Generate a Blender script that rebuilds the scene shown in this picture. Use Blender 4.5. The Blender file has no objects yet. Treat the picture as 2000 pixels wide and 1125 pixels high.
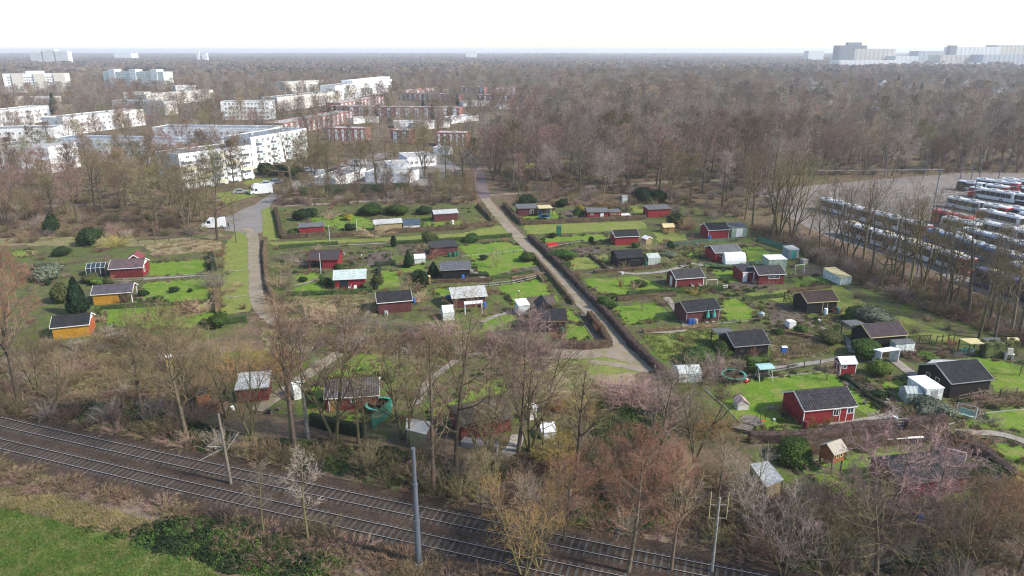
import bpy, math, random
import numpy as np
from mathutils import Vector, Matrix
R = math.radians
rnd = random.Random(7)
SC = bpy.context.scene
COL = SC.collection
# ------------------------------------------------------------------ camera, world, sun, exposure
FPX, CAMH = 1400.0, 42.0
PITCH = math.atan(462 / FPX)
cam_d = bpy.data.cameras.new('camera')
cam_d.sensor_width = 36.0
cam_d.lens = FPX / 2000 * 36
cam_d.clip_start = 0.5
cam_d.clip_end = 30000
cam = bpy.data.objects.new('camera', cam_d)
COL.objects.link(cam)
cam.location = (0, 0, CAMH)
cam.rotation_euler = (math.pi / 2 - PITCH, 0, 0)
SC.camera = cam
SUN_EL, SUN_AZ = R(39), R(110)          # azimuth measured clockwise from +Y: the sun stands to the right
wd = bpy.data.worlds.new('World')
SC.world = wd
wd.use_nodes = True
nt = wd.node_tree
bg = nt.nodes['Background']
sky = nt.nodes.new('ShaderNodeTexSky')
sky.sky_type = 'NISHITA'
sky.sun_disc = False
sky.sun_elevation = SUN_EL
sky.sun_rotation = SUN_AZ
sky.altitude = 30
sky.air_density = 1.0
sky.dust_density = 0.6
sky.ozone_density = 1.0
nt.links.new(sky.outputs[0], bg.inputs[0])
bg.inputs[1].default_value = 0.15
sun_d = bpy.data.lights.new('sun', 'SUN')
sun_d.energy = 3.7
sun_d.angle = R(4)
sun_d.color = (1.0, 0.92, 0.80)
sun = bpy.data.objects.new('sun', sun_d)
COL.objects.link(sun)
sdir = Vector((math.sin(SUN_AZ) * math.cos(SUN_EL), math.cos(SUN_AZ) * math.cos(SUN_EL), math.sin(SUN_EL)))
sun.rotation_euler = sdir.to_track_quat('Z', 'Y').to_euler()
SC.view_settings.view_transform = 'Standard'
SC.view_settings.look = 'None'
SC.view_settings.gamma = 1
SC.view_settings.use_curve_mapping = False
SC.view_settings.exposure = 0.86
SC.render.engine = 'CYCLES'
SC.cycles.max_bounces = 5
SC.cycles.diffuse_bounces = 2
SC.cycles.glossy_bounces = 2
SC.cycles.transmission_bounces = 4
SC.cycles.transparent_max_bounces = 6
SC.cycles.volume_bounces = 1
SC.cycles.use_denoising = True
SC.cycles.denoising_prefilter = 'NONE'
SC.cycles.filter_width = 1.15

# ------------------------------------------------------------------ survey helper: a point of the photograph on the ground (or at height z) in metres
def at(u, v, z=0.0):
    r = (u - 1000) / FPX
    up = (562.5 - v) / FPX
    Y = math.cos(PITCH) + up * math.sin(PITCH)
    Z = -math.sin(PITCH) + up * math.cos(PITCH)
    t = (CAMH - z) / -Z
    return Vector((r * t, Y * t, z))
def height_at(u, vb, vt):
    y = at(u, vb).y
    up = (562.5 - vt) / FPX
    Y = math.cos(PITCH) + up * math.sin(PITCH)
    Z = -math.sin(PITCH) + up * math.cos(PITCH)
    return CAMH + y * Z / Y
# ------------------------------------------------------------------ materials
MATS = {}
def M(name, c, rough=0.85, var=0.25, scale=1.5, c2=None, bump=0.0, orand=0.0, metal=0.0, fine=None, spec=0.3):
    if name in MATS:
        return MATS[name]
    m = bpy.data.materials.new(name)
    m.use_nodes = True
    n = m.node_tree.nodes
    L = m.node_tree.links
    b = n['Principled BSDF']
    b.inputs['Roughness'].default_value = rough
    b.inputs['Metallic'].default_value = metal
    b.inputs['Specular IOR Level'].default_value = spec
    tc = n.new('ShaderNodeTexCoord')
    nz = n.new('ShaderNodeTexNoise')
    nz.inputs['Scale'].default_value = scale
    nz.inputs['Detail'].default_value = 5
    nz.inputs['Roughness'].default_value = 0.65
    L.new(tc.outputs['Object'], nz.inputs['Vector'])
    c2 = c2 or tuple(x * (1 - var) for x in c)
    mp = n.new('ShaderNodeMapRange')
    mp.inputs[1].default_value = 0.32
    mp.inputs[2].default_value = 0.68
    L.new(nz.outputs[0], mp.inputs[0])
    mx = n.new('ShaderNodeMix')
    mx.data_type = 'RGBA'
    L.new(mp.outputs[0], mx.inputs[0])
    mx.inputs[6].default_value = (*c, 1)
    mx.inputs[7].default_value = (*c2, 1)
    out = mx.outputs[2]
    if fine:
        fz = n.new('ShaderNodeTexNoise')
        fz.inputs['Scale'].default_value = fine
        fz.inputs['Detail'].default_value = 4
        L.new(tc.outputs['Object'], fz.inputs['Vector'])
        fm = n.new('ShaderNodeMapRange')
        fm.inputs[1].default_value = 0.3
        fm.inputs[2].default_value = 0.7
        fm.inputs[3].default_value = 0.62
        fm.inputs[4].default_value = 1.3
        L.new(fz.outputs[0], fm.inputs[0])
        vm = n.new('ShaderNodeVectorMath')
        vm.operation = 'SCALE'
        L.new(out, vm.inputs[0])
        L.new(fm.outputs[0], vm.inputs['Scale'])
        out = vm.outputs[0]
    if orand:
        oi = n.new('ShaderNodeObjectInfo')
        hs = n.new('ShaderNodeHueSaturation')
        r1 = n.new('ShaderNodeMapRange')
        r1.inputs[3].default_value = 1 - orand
        r1.inputs[4].default_value = 1 + orand
        L.new(oi.outputs['Random'], r1.inputs[0])
        L.new(r1.outputs[0], hs.inputs['Value'])
        r2 = n.new('ShaderNodeMapRange')
        r2.inputs[3].default_value = 0.5 - orand * 0.06
        r2.inputs[4].default_value = 0.5 + orand * 0.06
        wn = n.new('ShaderNodeTexWhiteNoise')
        wn.noise_dimensions = '1D'
        L.new(oi.outputs['Random'], wn.inputs['W'])
        L.new(wn.outputs[0], r2.inputs[0])
        L.new(r2.outputs[0], hs.inputs['Hue'])
        L.new(out, hs.inputs['Color'])
        out = hs.outputs[0]
    L.new(out, b.inputs['Base Color'])
    if bump:
        bp = n.new('ShaderNodeBump')
        bp.inputs['Strength'].default_value = bump
        bp.inputs['Distance'].default_value = 0.05
        bz = n.new('ShaderNodeTexNoise')
        bz.inputs['Scale'].default_value = fine or scale * 6
        L.new(tc.outputs['Object'], bz.inputs['Vector'])
        L.new(bz.outputs[0], bp.inputs['Height'])
        L.new(bp.outputs[0], b.inputs['Normal'])
    MATS[name] = m
    return m
def M3(name, cols, scales, rough=0.95, fine=6.0, bump=0.3, stretch=None, fr=(0.55, 1.4)):
    """ground cover: three colours laid over one another by noises of different size, with a fine grain"""
    if name in MATS:
        return MATS[name]
    m = bpy.data.materials.new(name)
    m.use_nodes = True
    n = m.node_tree.nodes
    L = m.node_tree.links
    b = n['Principled BSDF']
    b.inputs['Roughness'].default_value = rough
    b.inputs['Specular IOR Level'].default_value = 0.1
    tc = n.new('ShaderNodeTexCoord')
    vec = tc.outputs['Object']
    if stretch:
        mpg = n.new('ShaderNodeMapping')
        mpg.inputs['Rotation'].default_value = (0, 0, stretch[0])
        mpg.inputs['Scale'].default_value = (stretch[1], stretch[2], 1)
        L.new(vec, mpg.inputs[0])
        vec = mpg.outputs[0]
    out = None
    for i in range(len(cols) - 1):
        nz = n.new('ShaderNodeTexNoise')
        nz.inputs['Scale'].default_value = scales[i]
        nz.inputs['Detail'].default_value = 6
        nz.inputs['Roughness'].default_value = 0.7
        nz.inputs['Distortion'].default_value = 0.4
        L.new(vec, nz.inputs['Vector'])
        mp = n.new('ShaderNodeMapRange')
        mp.inputs[1].default_value = 0.42 if i == 0 else 0.5
        mp.inputs[2].default_value = 0.6 if i == 0 else 0.63
        L.new(nz.outputs[0], mp.inputs[0])
        mx = n.new('ShaderNodeMix')
        mx.data_type = 'RGBA'
        L.new(mp.outputs[0], mx.inputs[0])
        if out is None:
            mx.inputs[6].default_value = (*cols[0], 1)
        else:
            L.new(out, mx.inputs[6])
        mx.inputs[7].default_value = (*cols[i + 1], 1)
        out = mx.outputs[2]
    fz = n.new('ShaderNodeTexNoise')
    fz.inputs['Scale'].default_value = fine
    fz.inputs['Detail'].default_value = 6
    fz.inputs['Roughness'].default_value = 0.75
    L.new(tc.outputs['Object'], fz.inputs['Vector'])
    fm = n.new('ShaderNodeMapRange')
    fm.inputs[1].default_value = 0.3
    fm.inputs[2].default_value = 0.7
    fm.inputs[3].default_value = fr[0]
    fm.inputs[4].default_value = fr[1]
    L.new(fz.outputs[0], fm.inputs[0])
    vm = n.new('ShaderNodeVectorMath')
    vm.operation = 'SCALE'
    L.new(out, vm.inputs[0])
    L.new(fm.outputs[0], vm.inputs['Scale'])
    L.new(vm.outputs[0], b.inputs['Base Color'])
    if bump:
        bp = n.new('ShaderNodeBump')
        bp.inputs['Strength'].default_value = bump
        bp.inputs['Distance'].default_value = 0.15
        L.new(fz.outputs[0], bp.inputs['Height'])
        L.new(bp.outputs[0], b.inputs['Normal'])
    MATS[name] = m
    return m
def MW(name, c, pitch=0.14, axis='x', depth=0.35, rough=0.8):
    """boarded wall: narrow boards with dark joints and uneven stain"""
    if name in MATS:
        return MATS[name]
    m = M(name, c, rough, 0.35, 1.2, fine=9)
    n = m.node_tree.nodes
    L = m.node_tree.links
    b = n['Principled BSDF']
    tc = n.new('ShaderNodeTexCoord')
    wv = n.new('ShaderNodeTexWave')
    wv.wave_profile = 'SAW'
    wv.bands_direction = axis.upper()
    wv.inputs['Scale'].default_value = 0.314 / pitch
    L.new(tc.outputs['Object'], wv.inputs['Vector'])
    bp = n.new('ShaderNodeBump')
    bp.inputs['Strength'].default_value = depth
    bp.inputs['Distance'].default_value = 0.03
    L.new(wv.outputs[1], bp.inputs['Height'])
    L.new(bp.outputs[0], b.inputs['Normal'])
    return m
def MGLASS(name='glass', c=(0.03, 0.04, 0.05)):
    if name in MATS:
        return MATS[name]
    m = M(name, c, 0.08, 0.3, 0.4, spec=0.6)
    return m
# ------------------------------------------------------------------ mesh building
class MB:
    def __init__(s):
        s.v, s.f, s.m = [], [], []
    def poly(s, pts, m=0):
        k = len(s.v)
        s.v.extend([tuple(p) for p in pts])
        s.f.append(tuple(range(k, k + len(pts))))
        s.m.append(m)
        return s
    def box(s, x0, y0, z0, x1, y1, z1, m=0):
        k = len(s.v)
        s.v.extend([(x0, y0, z0), (x1, y0, z0), (x1, y1, z0), (x0, y1, z0), (x0, y0, z1), (x1, y0, z1), (x1, y1, z1), (x0, y1, z1)])
        for q in ((0, 3, 2, 1), (4, 5, 6, 7), (0, 1, 5, 4), (1, 2, 6, 5), (2, 3, 7, 6), (3, 0, 4, 7)):
            s.f.append(tuple(k + i for i in q))
            s.m.append(m)
        return s
    def hexa(s, c, m=0):
        k = len(s.v)
        s.v.extend([tuple(p) for p in c])
        for q in ((0, 3, 2, 1), (4, 5, 6, 7), (0, 1, 5, 4), (1, 2, 6, 5), (2, 3, 7, 6), (3, 0, 4, 7)):
            s.f.append(tuple(k + i for i in q))
            s.m.append(m)
        return s
    def prism(s, prof, a, b, axis='x', m=0):
        """profile of (p, q) pairs swept from a to b along the axis: x takes (y, z), y takes (x, z), z takes (x, y)"""
        def pt(t, p, q):
            return (t, p, q) if axis == 'x' else (p, t, q) if axis == 'y' else (p, q, t)
        k = len(s.v)
        n = len(prof)
        s.v.extend([pt(a, *p) for p in prof] + [pt(b, *p) for p in prof])
        s.f.append(tuple(k + i for i in reversed(range(n))))
        s.f.append(tuple(k + n + i for i in range(n)))
        s.m.extend([m, m])
        for i in range(n):
            j = (i + 1) % n
            s.f.append((k + i, k + j, k + n + j, k + n + i))
            s.m.append(m)
        return s
    def tube(s, p0, p1, r0, r1=None, n=6, m=0, cap=True):
        r1 = r0 if r1 is None else r1
        p0, p1 = Vector(p0), Vector(p1)
        d = p1 - p0
        if d.length < 1e-6:
            return s
        d.normalize()
        a = d.orthogonal().normalized()
        b = d.cross(a)
        k = len(s.v)
        for p, r in ((p0, r0), (p1, r1)):
            for i in range(n):
                t = 2 * math.pi * i / n
                s.v.append(tuple(p + a * (math.cos(t) * r) + b * (math.sin(t) * r)))
        for i in range(n):
            j = (i + 1) % n
            s.f.append((k + i, k + j, k + n + j, k + n + i))
            s.m.append(m)
        if cap:
            s.f.append(tuple(k + i for i in reversed(range(n))))
            s.f.append(tuple(k + n + i for i in range(n)))
            s.m.extend([m, m])
        return s
    def lathe(s, prof, n=12, m=0, c=(0, 0)):
        k = len(s.v)
        for r, z in prof:
            for i in range(n):
                t = 2 * math.pi * i / n
                s.v.append((c[0] + r * math.cos(t), c[1] + r * math.sin(t), z))
        for j in range(len(prof) - 1):
            for i in range(n):
                i2 = (i + 1) % n
                s.f.append((k + j * n + i, k + j * n + i2, k + (j + 1) * n + i2, k + (j + 1) * n + i))
                s.m.append(m)
        s.f.append(tuple(k + (len(prof) - 1) * n + i for i in range(n)))
        s.m.append(m)
        return s
    def mesh(s, name, mats, smooth=False):
        me = bpy.data.meshes.new(name)
        me.from_pydata(s.v, [], s.f)
        if not isinstance(mats, (list, tuple)):
            mats = [mats]
        for q in mats:
            me.materials.append(q)
        if len(mats) > 1:
            me.polygons.foreach_set('material_index', s.m)
        if smooth:
            me.polygons.foreach_set('use_smooth', [True] * len(me.polygons))
        me.update()
        return me
    def build(s, name, mats, parent=None, smooth=False):
        return link(name, s.mesh(name, mats, smooth), parent)
def link(name, me, parent=None, loc=None, rz=None, scl=None):
    o = bpy.data.objects.new(name, me)
    COL.objects.link(o)
    if parent:
        o.parent = parent
    if loc is not None:
        o.location = loc
    if rz is not None:
        o.rotation_euler = (0, 0, rz)
    if scl is not None:
        o.scale = scl
    return o
def tag(o, label=None, cat=None, group=None, kind=None):
    if label:
        o['label'] = label
    if cat:
        o['category'] = cat
    if group:
        o['group'] = group
    if kind:
        o['kind'] = kind
    return o
def thing(name, label, cat, loc=(0, 0, 0), rz=0.0, group=None):
    o = bpy.data.objects.new(name, None)
    o.empty_display_size = 0.3
    COL.objects.link(o)
    o.location = loc
    o.rotation_euler = (0, 0, rz)
    return tag(o, label, cat, group)
def structure(name, mb, mat, parent=None):
    o = mb.build(name, mat, parent)
    if parent is None:
        o['kind'] = 'structure'
    return o
def fr(u1, v1, u2, v2, z=0.0):
    """frame on the ground: midpoint, length and heading of a surveyed edge"""
    a, b = at(u1, v1, z), at(u2, v2, z)
    d = b - a
    return (a + b) / 2, d.length, math.atan2(d.y, d.x)
# ------------------------------------------------------------------ plants: prototypes grown once, copied as individuals
def unit(a):
    return a / np.maximum(np.linalg.norm(a, axis=-1, keepdims=True), 1e-9)
def perp(rng, d):
    return unit(np.cross(d, rng.normal(size=d.shape)))
def tubes_np(P, Q, r0, r1, n):
    d = unit(Q - P)
    a = unit(np.cross(d, np.where(np.abs(d[:, 2:3]) > 0.9, np.array([[1.0, 0, 0]]), np.array([[0, 0, 1.0]]))))
    b = np.cross(d, a)
    t = np.arange(n) * 2 * np.pi / n
    ring = a[:, None, :] * np.cos(t)[None, :, None] + b[:, None, :] * np.sin(t)[None, :, None]
    V = np.concatenate([P[:, None] + ring * r0[:, None, None], Q[:, None] + ring * r1[:, None, None]], 1).reshape(-1, 3)
    i = np.arange(n)
    j = (i + 1) % n
    F = np.stack([i, j, n + j, n + i], 1)[None] + (np.arange(len(P)) * 2 * n)[:, None, None]
    return V, F.reshape(-1, 4)
class Geo:
    def __init__(s):
        s.V, s.F, s.n = [], [], 0
    def add(s, V, F):
        if len(V):
            s.V.append(V)
            s.F.extend((F + s.n).tolist())
            s.n += len(V)
    def mesh(s, name, mat, smooth=False):
        me = bpy.data.meshes.new(name)
        me.from_pydata(np.concatenate(s.V).tolist(), [], s.F)
        me.materials.append(mat)
        if smooth:
            me.polygons.foreach_set('use_smooth', [True] * len(me.polygons))
        me.update()
        return me
def blades(rng, B, D, L, w):
    """thin tapering twigs"""
    s = perp(rng, D) * np.reshape(w, (-1, 1))
    V = np.stack([B - s, B + s, B + D * np.reshape(L, (-1, 1))], 1).reshape(-1, 3)
    return V, np.arange(len(V)).reshape(-1, 3)
def leaves(rng, C, N, size, aspect=0.6):
    """leaf-sized faces at C facing roughly N"""
    a = perp(rng, N)
    b = np.cross(N, a)
    sz = np.reshape(size, (-1, 1))
    V = np.stack([C - a * sz * aspect, C - b * sz, C + a * sz * aspect, C + b * sz], 1).reshape(-1, 3)
    return V, np.arange(len(V)).reshape(-1, 4)
BARK = M('bark', (0.13, 0.103, 0.07), 0.95, 0.45, 1.6, fine=9, orand=0.35, bump=0.5)
BARKG = M('mossy_bark', (0.145, 0.125, 0.06), 0.95, 0.4, 1.6, fine=9, orand=0.3, bump=0.5)
BIRCH = M('pale_bark', (0.34, 0.31, 0.26), 0.9, 0.6, 2.2, fine=5, orand=0.2)
TW = {k: M('twigs_' + k, c, 0.95, 0.35, 0.35, orand=0.4, spec=0.1) for k, c in ((k_, tuple(x_ * .84 for x_ in c_)) for k_, c_ in dict(
    brown=(0.25, 0.175, 0.11), purple=(0.29, 0.195, 0.155), olive=(0.25, 0.205, 0.11), rust=(0.34, 0.18, 0.115),
    pink=(0.35, 0.24, 0.218), ochre=(0.38, 0.255, 0.09), grey=(0.35, 0.285, 0.235), straw=(0.39, 0.29, 0.18), yellow=(0.46, 0.36, 0.13)).items())}
STY = dict(
    alder=dict(clear=.35, n1=15, a1=(28, 48), l1=.30, up=.10, up0=.02, forks=1, wob=.05, rr=.017, tw=.36),
    vase=dict(clear=.16, n1=12, a1=(14, 36), l1=.48, up=.07, up0=.02, forks=3, wob=.06, rr=.016, tw=.28),
    oak=dict(clear=.26, n1=13, a1=(38, 74), l1=.46, up=.07, up0=.0, forks=1, wob=.11, rr=.02, tw=.42),
    dense=dict(clear=.30, n1=17, a1=(32, 62), l1=.36, up=.06, up0=.02, forks=1, wob=.05, rr=.014, tw=1.0),
    slim=dict(clear=.40, n1=11, a1=(30, 70), l1=.2, up=.03, up0=.0, forks=1, wob=.06, rr=.013, tw=.34),
    fruit=dict(clear=.20, n1=10, a1=(45, 78), l1=.62, up=.05, up0=.0, forks=2, wob=.12, rr=.024, tw=.55))
LOD = dict(
    near=dict(n2=8, n3=7, nt=9, w=.0105, tl=.66, sides=(7, 5, 3, 3)),
    mid=dict(n2=8, n3=5, nt=9, w=.018, tl=1.0, sides=(6, 4, 3, 3)),
    far=dict(n2=6, n3=3, nt=6, w=.045, tl=1.5, sides=(5, 3, 3, 3)))
def gen_tree(name, seed, H, style, lod, twm, barkm):
    rng = np.random.default_rng(seed)
    S, O = STY[style], LOD[lod]
    seg = [[], [], [], []]
    tw = [[], [], []]
    upv = np.array([0, 0, 1.0])
    ga = 2.399963
    def branch(p, d, L, r, lvl, tip):
        ns = (7, 5, 3, 2)[lvl]
        pts, ds = [p], [d]
        for i in range(ns):
            d = unit(d + rng.normal(0, S['wob'] * (0.45, 1.1, 1.7, 2)[lvl], 3) + upv * (S['up0'] if lvl == 0 else S['up']))
            q = p + d * (L / ns)
            a, b = r * (1 - (1 - tip) * i / ns), r * (1 - (1 - tip) * (i + 1) / ns)
            seg[lvl].append((*p, *q, a, b))
            p = q
            pts.append(p)
            ds.append(d)
        return pts, ds
    def on(pts, ds, t):
        k = min(int(t * (len(pts) - 1)), len(pts) - 2)
        g = t * (len(pts) - 1) - k
        return pts[k] * (1 - g) + pts[k + 1] * g, ds[k + 1]
    def child_dir(d, ang, az):
        a = unit(np.cross(d, np.array([0.31, 0.2, 0.93]) if abs(d[2]) < .9 else np.array([1.0, 0, 0])))
        b = np.cross(d, a)
        return unit(d * math.cos(ang) + (a * math.cos(az) + b * math.sin(az)) * math.sin(ang))
    def sub(pts, ds, L, r, lvl):
        n = (0, 0, O['n2'], O['n3'] if lod != 'near' or S['tw'] > .9 else O['n3'] - 2)[lvl]
        az0 = rng.uniform(0, 6.28)
        for i in range(n):
            t = 0.22 + 0.78 * (i + rng.uniform(0, 1)) / n
            p, d = on(pts, ds, t)
            dd = child_dir(d, R(rng.uniform(26, 58)), az0 + i * ga + rng.normal(0, .4))
            LL = L * (0.62 - 0.30 * t) * rng.uniform(.7, 1.25)
            rr = max(r * (1 - .7 * t) * .58, O['w'] * 1.1)
            pp, dq = branch(p, dd, LL, rr, lvl, .35)
            if lvl < 3:
                sub(pp, dq, LL, rr, lvl + 1)
            twig(pp, dq, LL)
    def twig(pp, dq, LL):
        for k in range(max(2, round(O['nt'] * (S['tw'] if lod == 'near' else 1)))):
            p, d = on(pp, dq, rng.uniform(.2, 1))
            tw[0].append(p)
            tw[1].append(d)
            tw[2].append(min(O['tl'], LL * .9) * rng.uniform(.5, 1.2))
    r0 = H * S['rr']
    lead = []
    for f in range(S['forks']):
        d = unit(np.array([rng.normal(0, .03), rng.normal(0, .03), 1.0]))
        b = np.zeros(3)
        if S['forks'] > 1:
            az = f * 6.283 / S['forks'] + rng.uniform(-.5, .5)
            d = unit(np.array([math.cos(az) * .24, math.sin(az) * .24, 1.0]))
            b = np.array([math.cos(az) * r0 * .7, math.sin(az) * r0 * .7, 0])
        lead.append(branch(b, d, H * rng.uniform(.84, .95), r0 * (1 if S['forks'] == 1 else .72), 0, .12))
    for pts, ds in lead:
        n = max(5, int(S['n1'] * (1 if S['forks'] == 1 else .6)))
        az0 = rng.uniform(0, 6.28)
        for i in range(n):
            t = S['clear'] + (1 - S['clear']) * (i + rng.uniform(0, .8)) / n
            p, d = on(pts, ds, min(t, .99))
            s = (t - S['clear']) / (1 - S['clear'])
            env = (0.62 + 1.1 * s - 1.42 * s * s)
            LL = max(.09, env * S['l1']) * H * rng.uniform(.8, 1.2)
            rr = max(r0 * (1 - .85 * t) * .52, .03)
            ang = S['a1'][1] + (S['a1'][0] - S['a1'][1]) * s
            pp, dq = branch(p, child_dir(d, R(ang + rng.normal(0, 6)), az0 + i * ga), LL, rr, 1, .25)
            sub(pp, dq, LL, rr, 2)
            twig(pp, dq, LL)
        twig(pts[-3:], ds[-3:], H * .1)
    T, C = Geo(), Geo()
    for lvl in range(4):
        if seg[lvl]:
            a = np.array(seg[lvl])
            V, F = tubes_np(a[:, :3], a[:, 3:6], a[:, 6], a[:, 7], O['sides'][lvl])
            (T if lvl < 2 else C).add(V, F)
    B, D, Lq = np.array(tw[0]), np.array(tw[1]), np.array(tw[2])
    D = unit(D + perp(rng, D) * rng.uniform(.4, 1.1, (len(D), 1)) + upv * .18)
    C.add(*blades(rng, B, D, Lq, O['w'] * rng.uniform(.6, 1.1, len(B))))
    return dict(trunk=T.mesh(name + '_trunk', barkm, True), crown=C.mesh(name + '_crown', twm), H=H)
def gen_bush(name, seed, H, wdt, stems, nt, w, mat, tl=.5, arch=.0):
    """bare multi-stemmed shrub"""
    rng = np.random.default_rng(seed)
    G = Geo()
    P, Q, A, B_ = [], [], [], []
    tb, td, tL = [], [], []
    for s in range(stems):
        az, lean = rng.uniform(0, 6.28), abs(rng.normal(0, .5)) * wdt / H
        p = np.array([math.cos(az), math.sin(az), 0]) * rng.uniform(0, .28) * wdt
        d = unit(np.array([math.cos(az) * lean, math.sin(az) * lean, 1.0]))
        L = H * rng.uniform(.6, 1.1)
        r = w * 1.9
        for i in range(4):
            d = unit(d + rng.normal(0, .13, 3) + np.array([math.cos(az) * arch, math.sin(az) * arch, -arch * i * .6]))
            q = p + d * L / 4
            q[2] = max(q[2], .04)
            P.append(p), Q.append(q), A.append(r * (1 - i * .2)), B_.append(r * (.8 - i * .2))
            for k in range(nt):
                g = rng.uniform()
                tb.append(p + (q - p) * g), td.append(d), tL.append(tl * rng.uniform(.5, 1.2))
            p = q
    V, F = tubes_np(np.array(P), np.array(Q), np.array(A), np.array(B_), 3)
    G.add(V, F)
    B, D = np.array(tb), np.array(td)
    D = unit(D + perp(rng, D) * rng.uniform(.4, 1.3, (len(D), 1)))
    G.add(*blades(rng, B, D, np.array(tL), np.full(len(B), w)))
    return G.mesh(name, mat)
def ico(sub=2):
    t = (1 + 5 ** .5) / 2
    v = [(-1, t, 0), (1, t, 0), (-1, -t, 0), (1, -t, 0), (0, -1, t), (0, 1, t), (0, -1, -t), (0, 1, -t), (t, 0, -1), (t, 0, 1), (-t, 0, -1), (-t, 0, 1)]
    f = [(0, 11, 5), (0, 5, 1), (0, 1, 7), (0, 7, 10), (0, 10, 11), (1, 5, 9), (5, 11, 4), (11, 10, 2), (10, 7, 6), (7, 1, 8), (3, 9, 4), (3, 4, 2), (3, 2, 6), (3, 6, 8), (3, 8, 9), (4, 9, 5), (2, 4, 11), (6, 2, 10), (8, 6, 7), (9, 8, 1)]
    v = [np.array(p) / np.linalg.norm(p) for p in v]
    for _ in range(sub):
        c, nf = {}, []
        def mid(a, b):
            k = (min(a, b), max(a, b))
            if k not in c:
                m = v[a] + v[b]
                v.append(m / np.linalg.norm(m))
                c[k] = len(v) - 1
            return c[k]
        for a, b, d in f:
            x, y, z = mid(a, b), mid(b, d), mid(d, a)
            nf += [(a, x, z), (b, y, x), (d, z, y), (x, y, z)]
        f = nf
    return np.array(v), np.array(f)
ICO2, ICO1 = ico(2), ico(1)
def lumps(rng, n=9, k=.35):
    c = unit(rng.normal(size=(n, 3)))
    h = rng.uniform(.3, 1, n) * k
    def f(d):
        return 1 - k * .5 + (np.exp(-((d[:, None, :] - c[None]) ** 2).sum(2) * 5) * h[None]).sum(1)
    return f
def gen_leafy(name, seed, shape, mat, n=1500, size=.09, rx=1., h=1.6):
    """evergreen shrub: 'round', 'cone', 'box' or 'column'; leaf faces over a lumpy inner mass"""
    rng = np.random.default_rng(seed)
    G = Geo()
    f = lumps(rng, 12, .42)
    def shape_pts(d, rad):
        if shape == 'round':
            return d * f(d)[:, None] * rad * np.array([rx, rx, h / 2]) + np.array([0, 0, h / 2])
        if shape == 'box':
            q = np.sign(d) * np.abs(d) ** .28
            q = q / np.abs(q).max(1, keepdims=True)
            return q * rad * np.array([rx, rx, h / 2]) * (1 + (f(d)[:, None] - 1) * .25) + np.array([0, 0, h / 2])
        z = (d[:, 2] + 1) / 2
        prof = (np.clip(1 - z, 0, 1) ** .72 * (1 - np.exp(-z * 14))) if shape == 'cone' else np.sin(np.pi * np.clip(z * .82 + .14, 0, 1)) ** .6
        az = np.arctan2(d[:, 1], d[:, 0])
        lob = 1 + .10 * np.sin(az * 5 + z * 9) + .07 * np.sin(az * 9 - z * 17)
        return np.stack([np.cos(az) * prof * rx * rad * lob, np.sin(az) * prof * rx * rad * lob, z * h * (rad * .5 + .5)], 1)
    V, F = ICO2
    G.add(shape_pts(V, .86), F)
    d = unit(rng.normal(size=(n, 3)))
    d[:, 2] = np.where(d[:, 2] < -.75, -d[:, 2], d[:, 2])
    P = shape_pts(d, rng.uniform(.84, 1.06, (n, 1)) if shape in ('round', 'box') else rng.uniform(.86, 1.08, n))
    N = unit(d + rng.normal(0, .55, (n, 3)) + np.array([0, 0, .25]))
    P[:, 2] = np.maximum(P[:, 2], .03)
    G.add(*leaves(rng, P, N, size * rng.uniform(.6, 1.3, n)))
    return G.mesh(name, mat)
EV = {k: M('leaves_' + k, c, 0.8, 0.5, 2.5, orand=0.25, fine=11, spec=0.12) for k, c in dict(
    laurel=(0.06, 0.105, 0.022), dark=(0.028, 0.05, 0.018), bright=(0.10, 0.16, 0.03), olive=(0.11, 0.125, 0.045),
    conifer=(0.026, 0.055, 0.024), yellow=(0.30, 0.25, 0.03), grey=(0.13, 0.15, 0.10)).items()}
PT = {}
def trees_setup():
    k = 11
    for st, H, tm, bm, cnt in (('alder', 16, 'brown', BARK, 3), ('vase', 14, 'olive', BARKG, 3), ('oak', 15, 'brown', BARK, 2), ('dense', 13, 'rust', BARK, 2), ('slim', 10, 'olive', BARKG, 2), ('fruit', 6, 'pink', BARK, 2)):
        PT[st] = [gen_tree(st, k + i, H, st, 'near', TW[tm], bm) for i in range(cnt)]
        k += 10
    for st, H, tm in (('alder', 17, 'brown'), ('vase', 15, 'purple'), ('oak', 16, 'brown'), ('dense', 15, 'purple')):
        PT['m_' + st] = [gen_tree('m' + st, k + i, H, st, 'mid', TW[tm], BARK) for i in range(2)]
        k += 10
    for st, H, tm in (('oak', 15, 'brown'), ('dense', 16, 'purple'), ('vase', 15, 'brown')):
        PT['f_' + st] = [gen_tree('f' + st, k, H, st, 'far', TW[tm], BARK)]
        k += 10
trees_setup()
BU = {}
for i, (nm, H, wd_, st, nt_, w, tl, ar) in enumerate((('thicket', 2.4, 3.0, 46, 9, .013, .55, .05), ('thicket', 3.0, 3.2, 50, 9, .013, .6, .03), ('spray', 2.2, 2.4, 34, 8, .011, .5, .12), ('upright', 2.0, 1.1, 26, 8, .010, .4, .0), ('low', .9, 1.7, 38, 8, .010, .32, .14), ('low', .7, 1.5, 36, 8, .010, .3, .2))):
    BU.setdefault(nm, []).append(gen_bush('bush_' + nm, 400 + i, H, wd_, st, nt_, w, TW['brown'], tl, ar))
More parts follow.
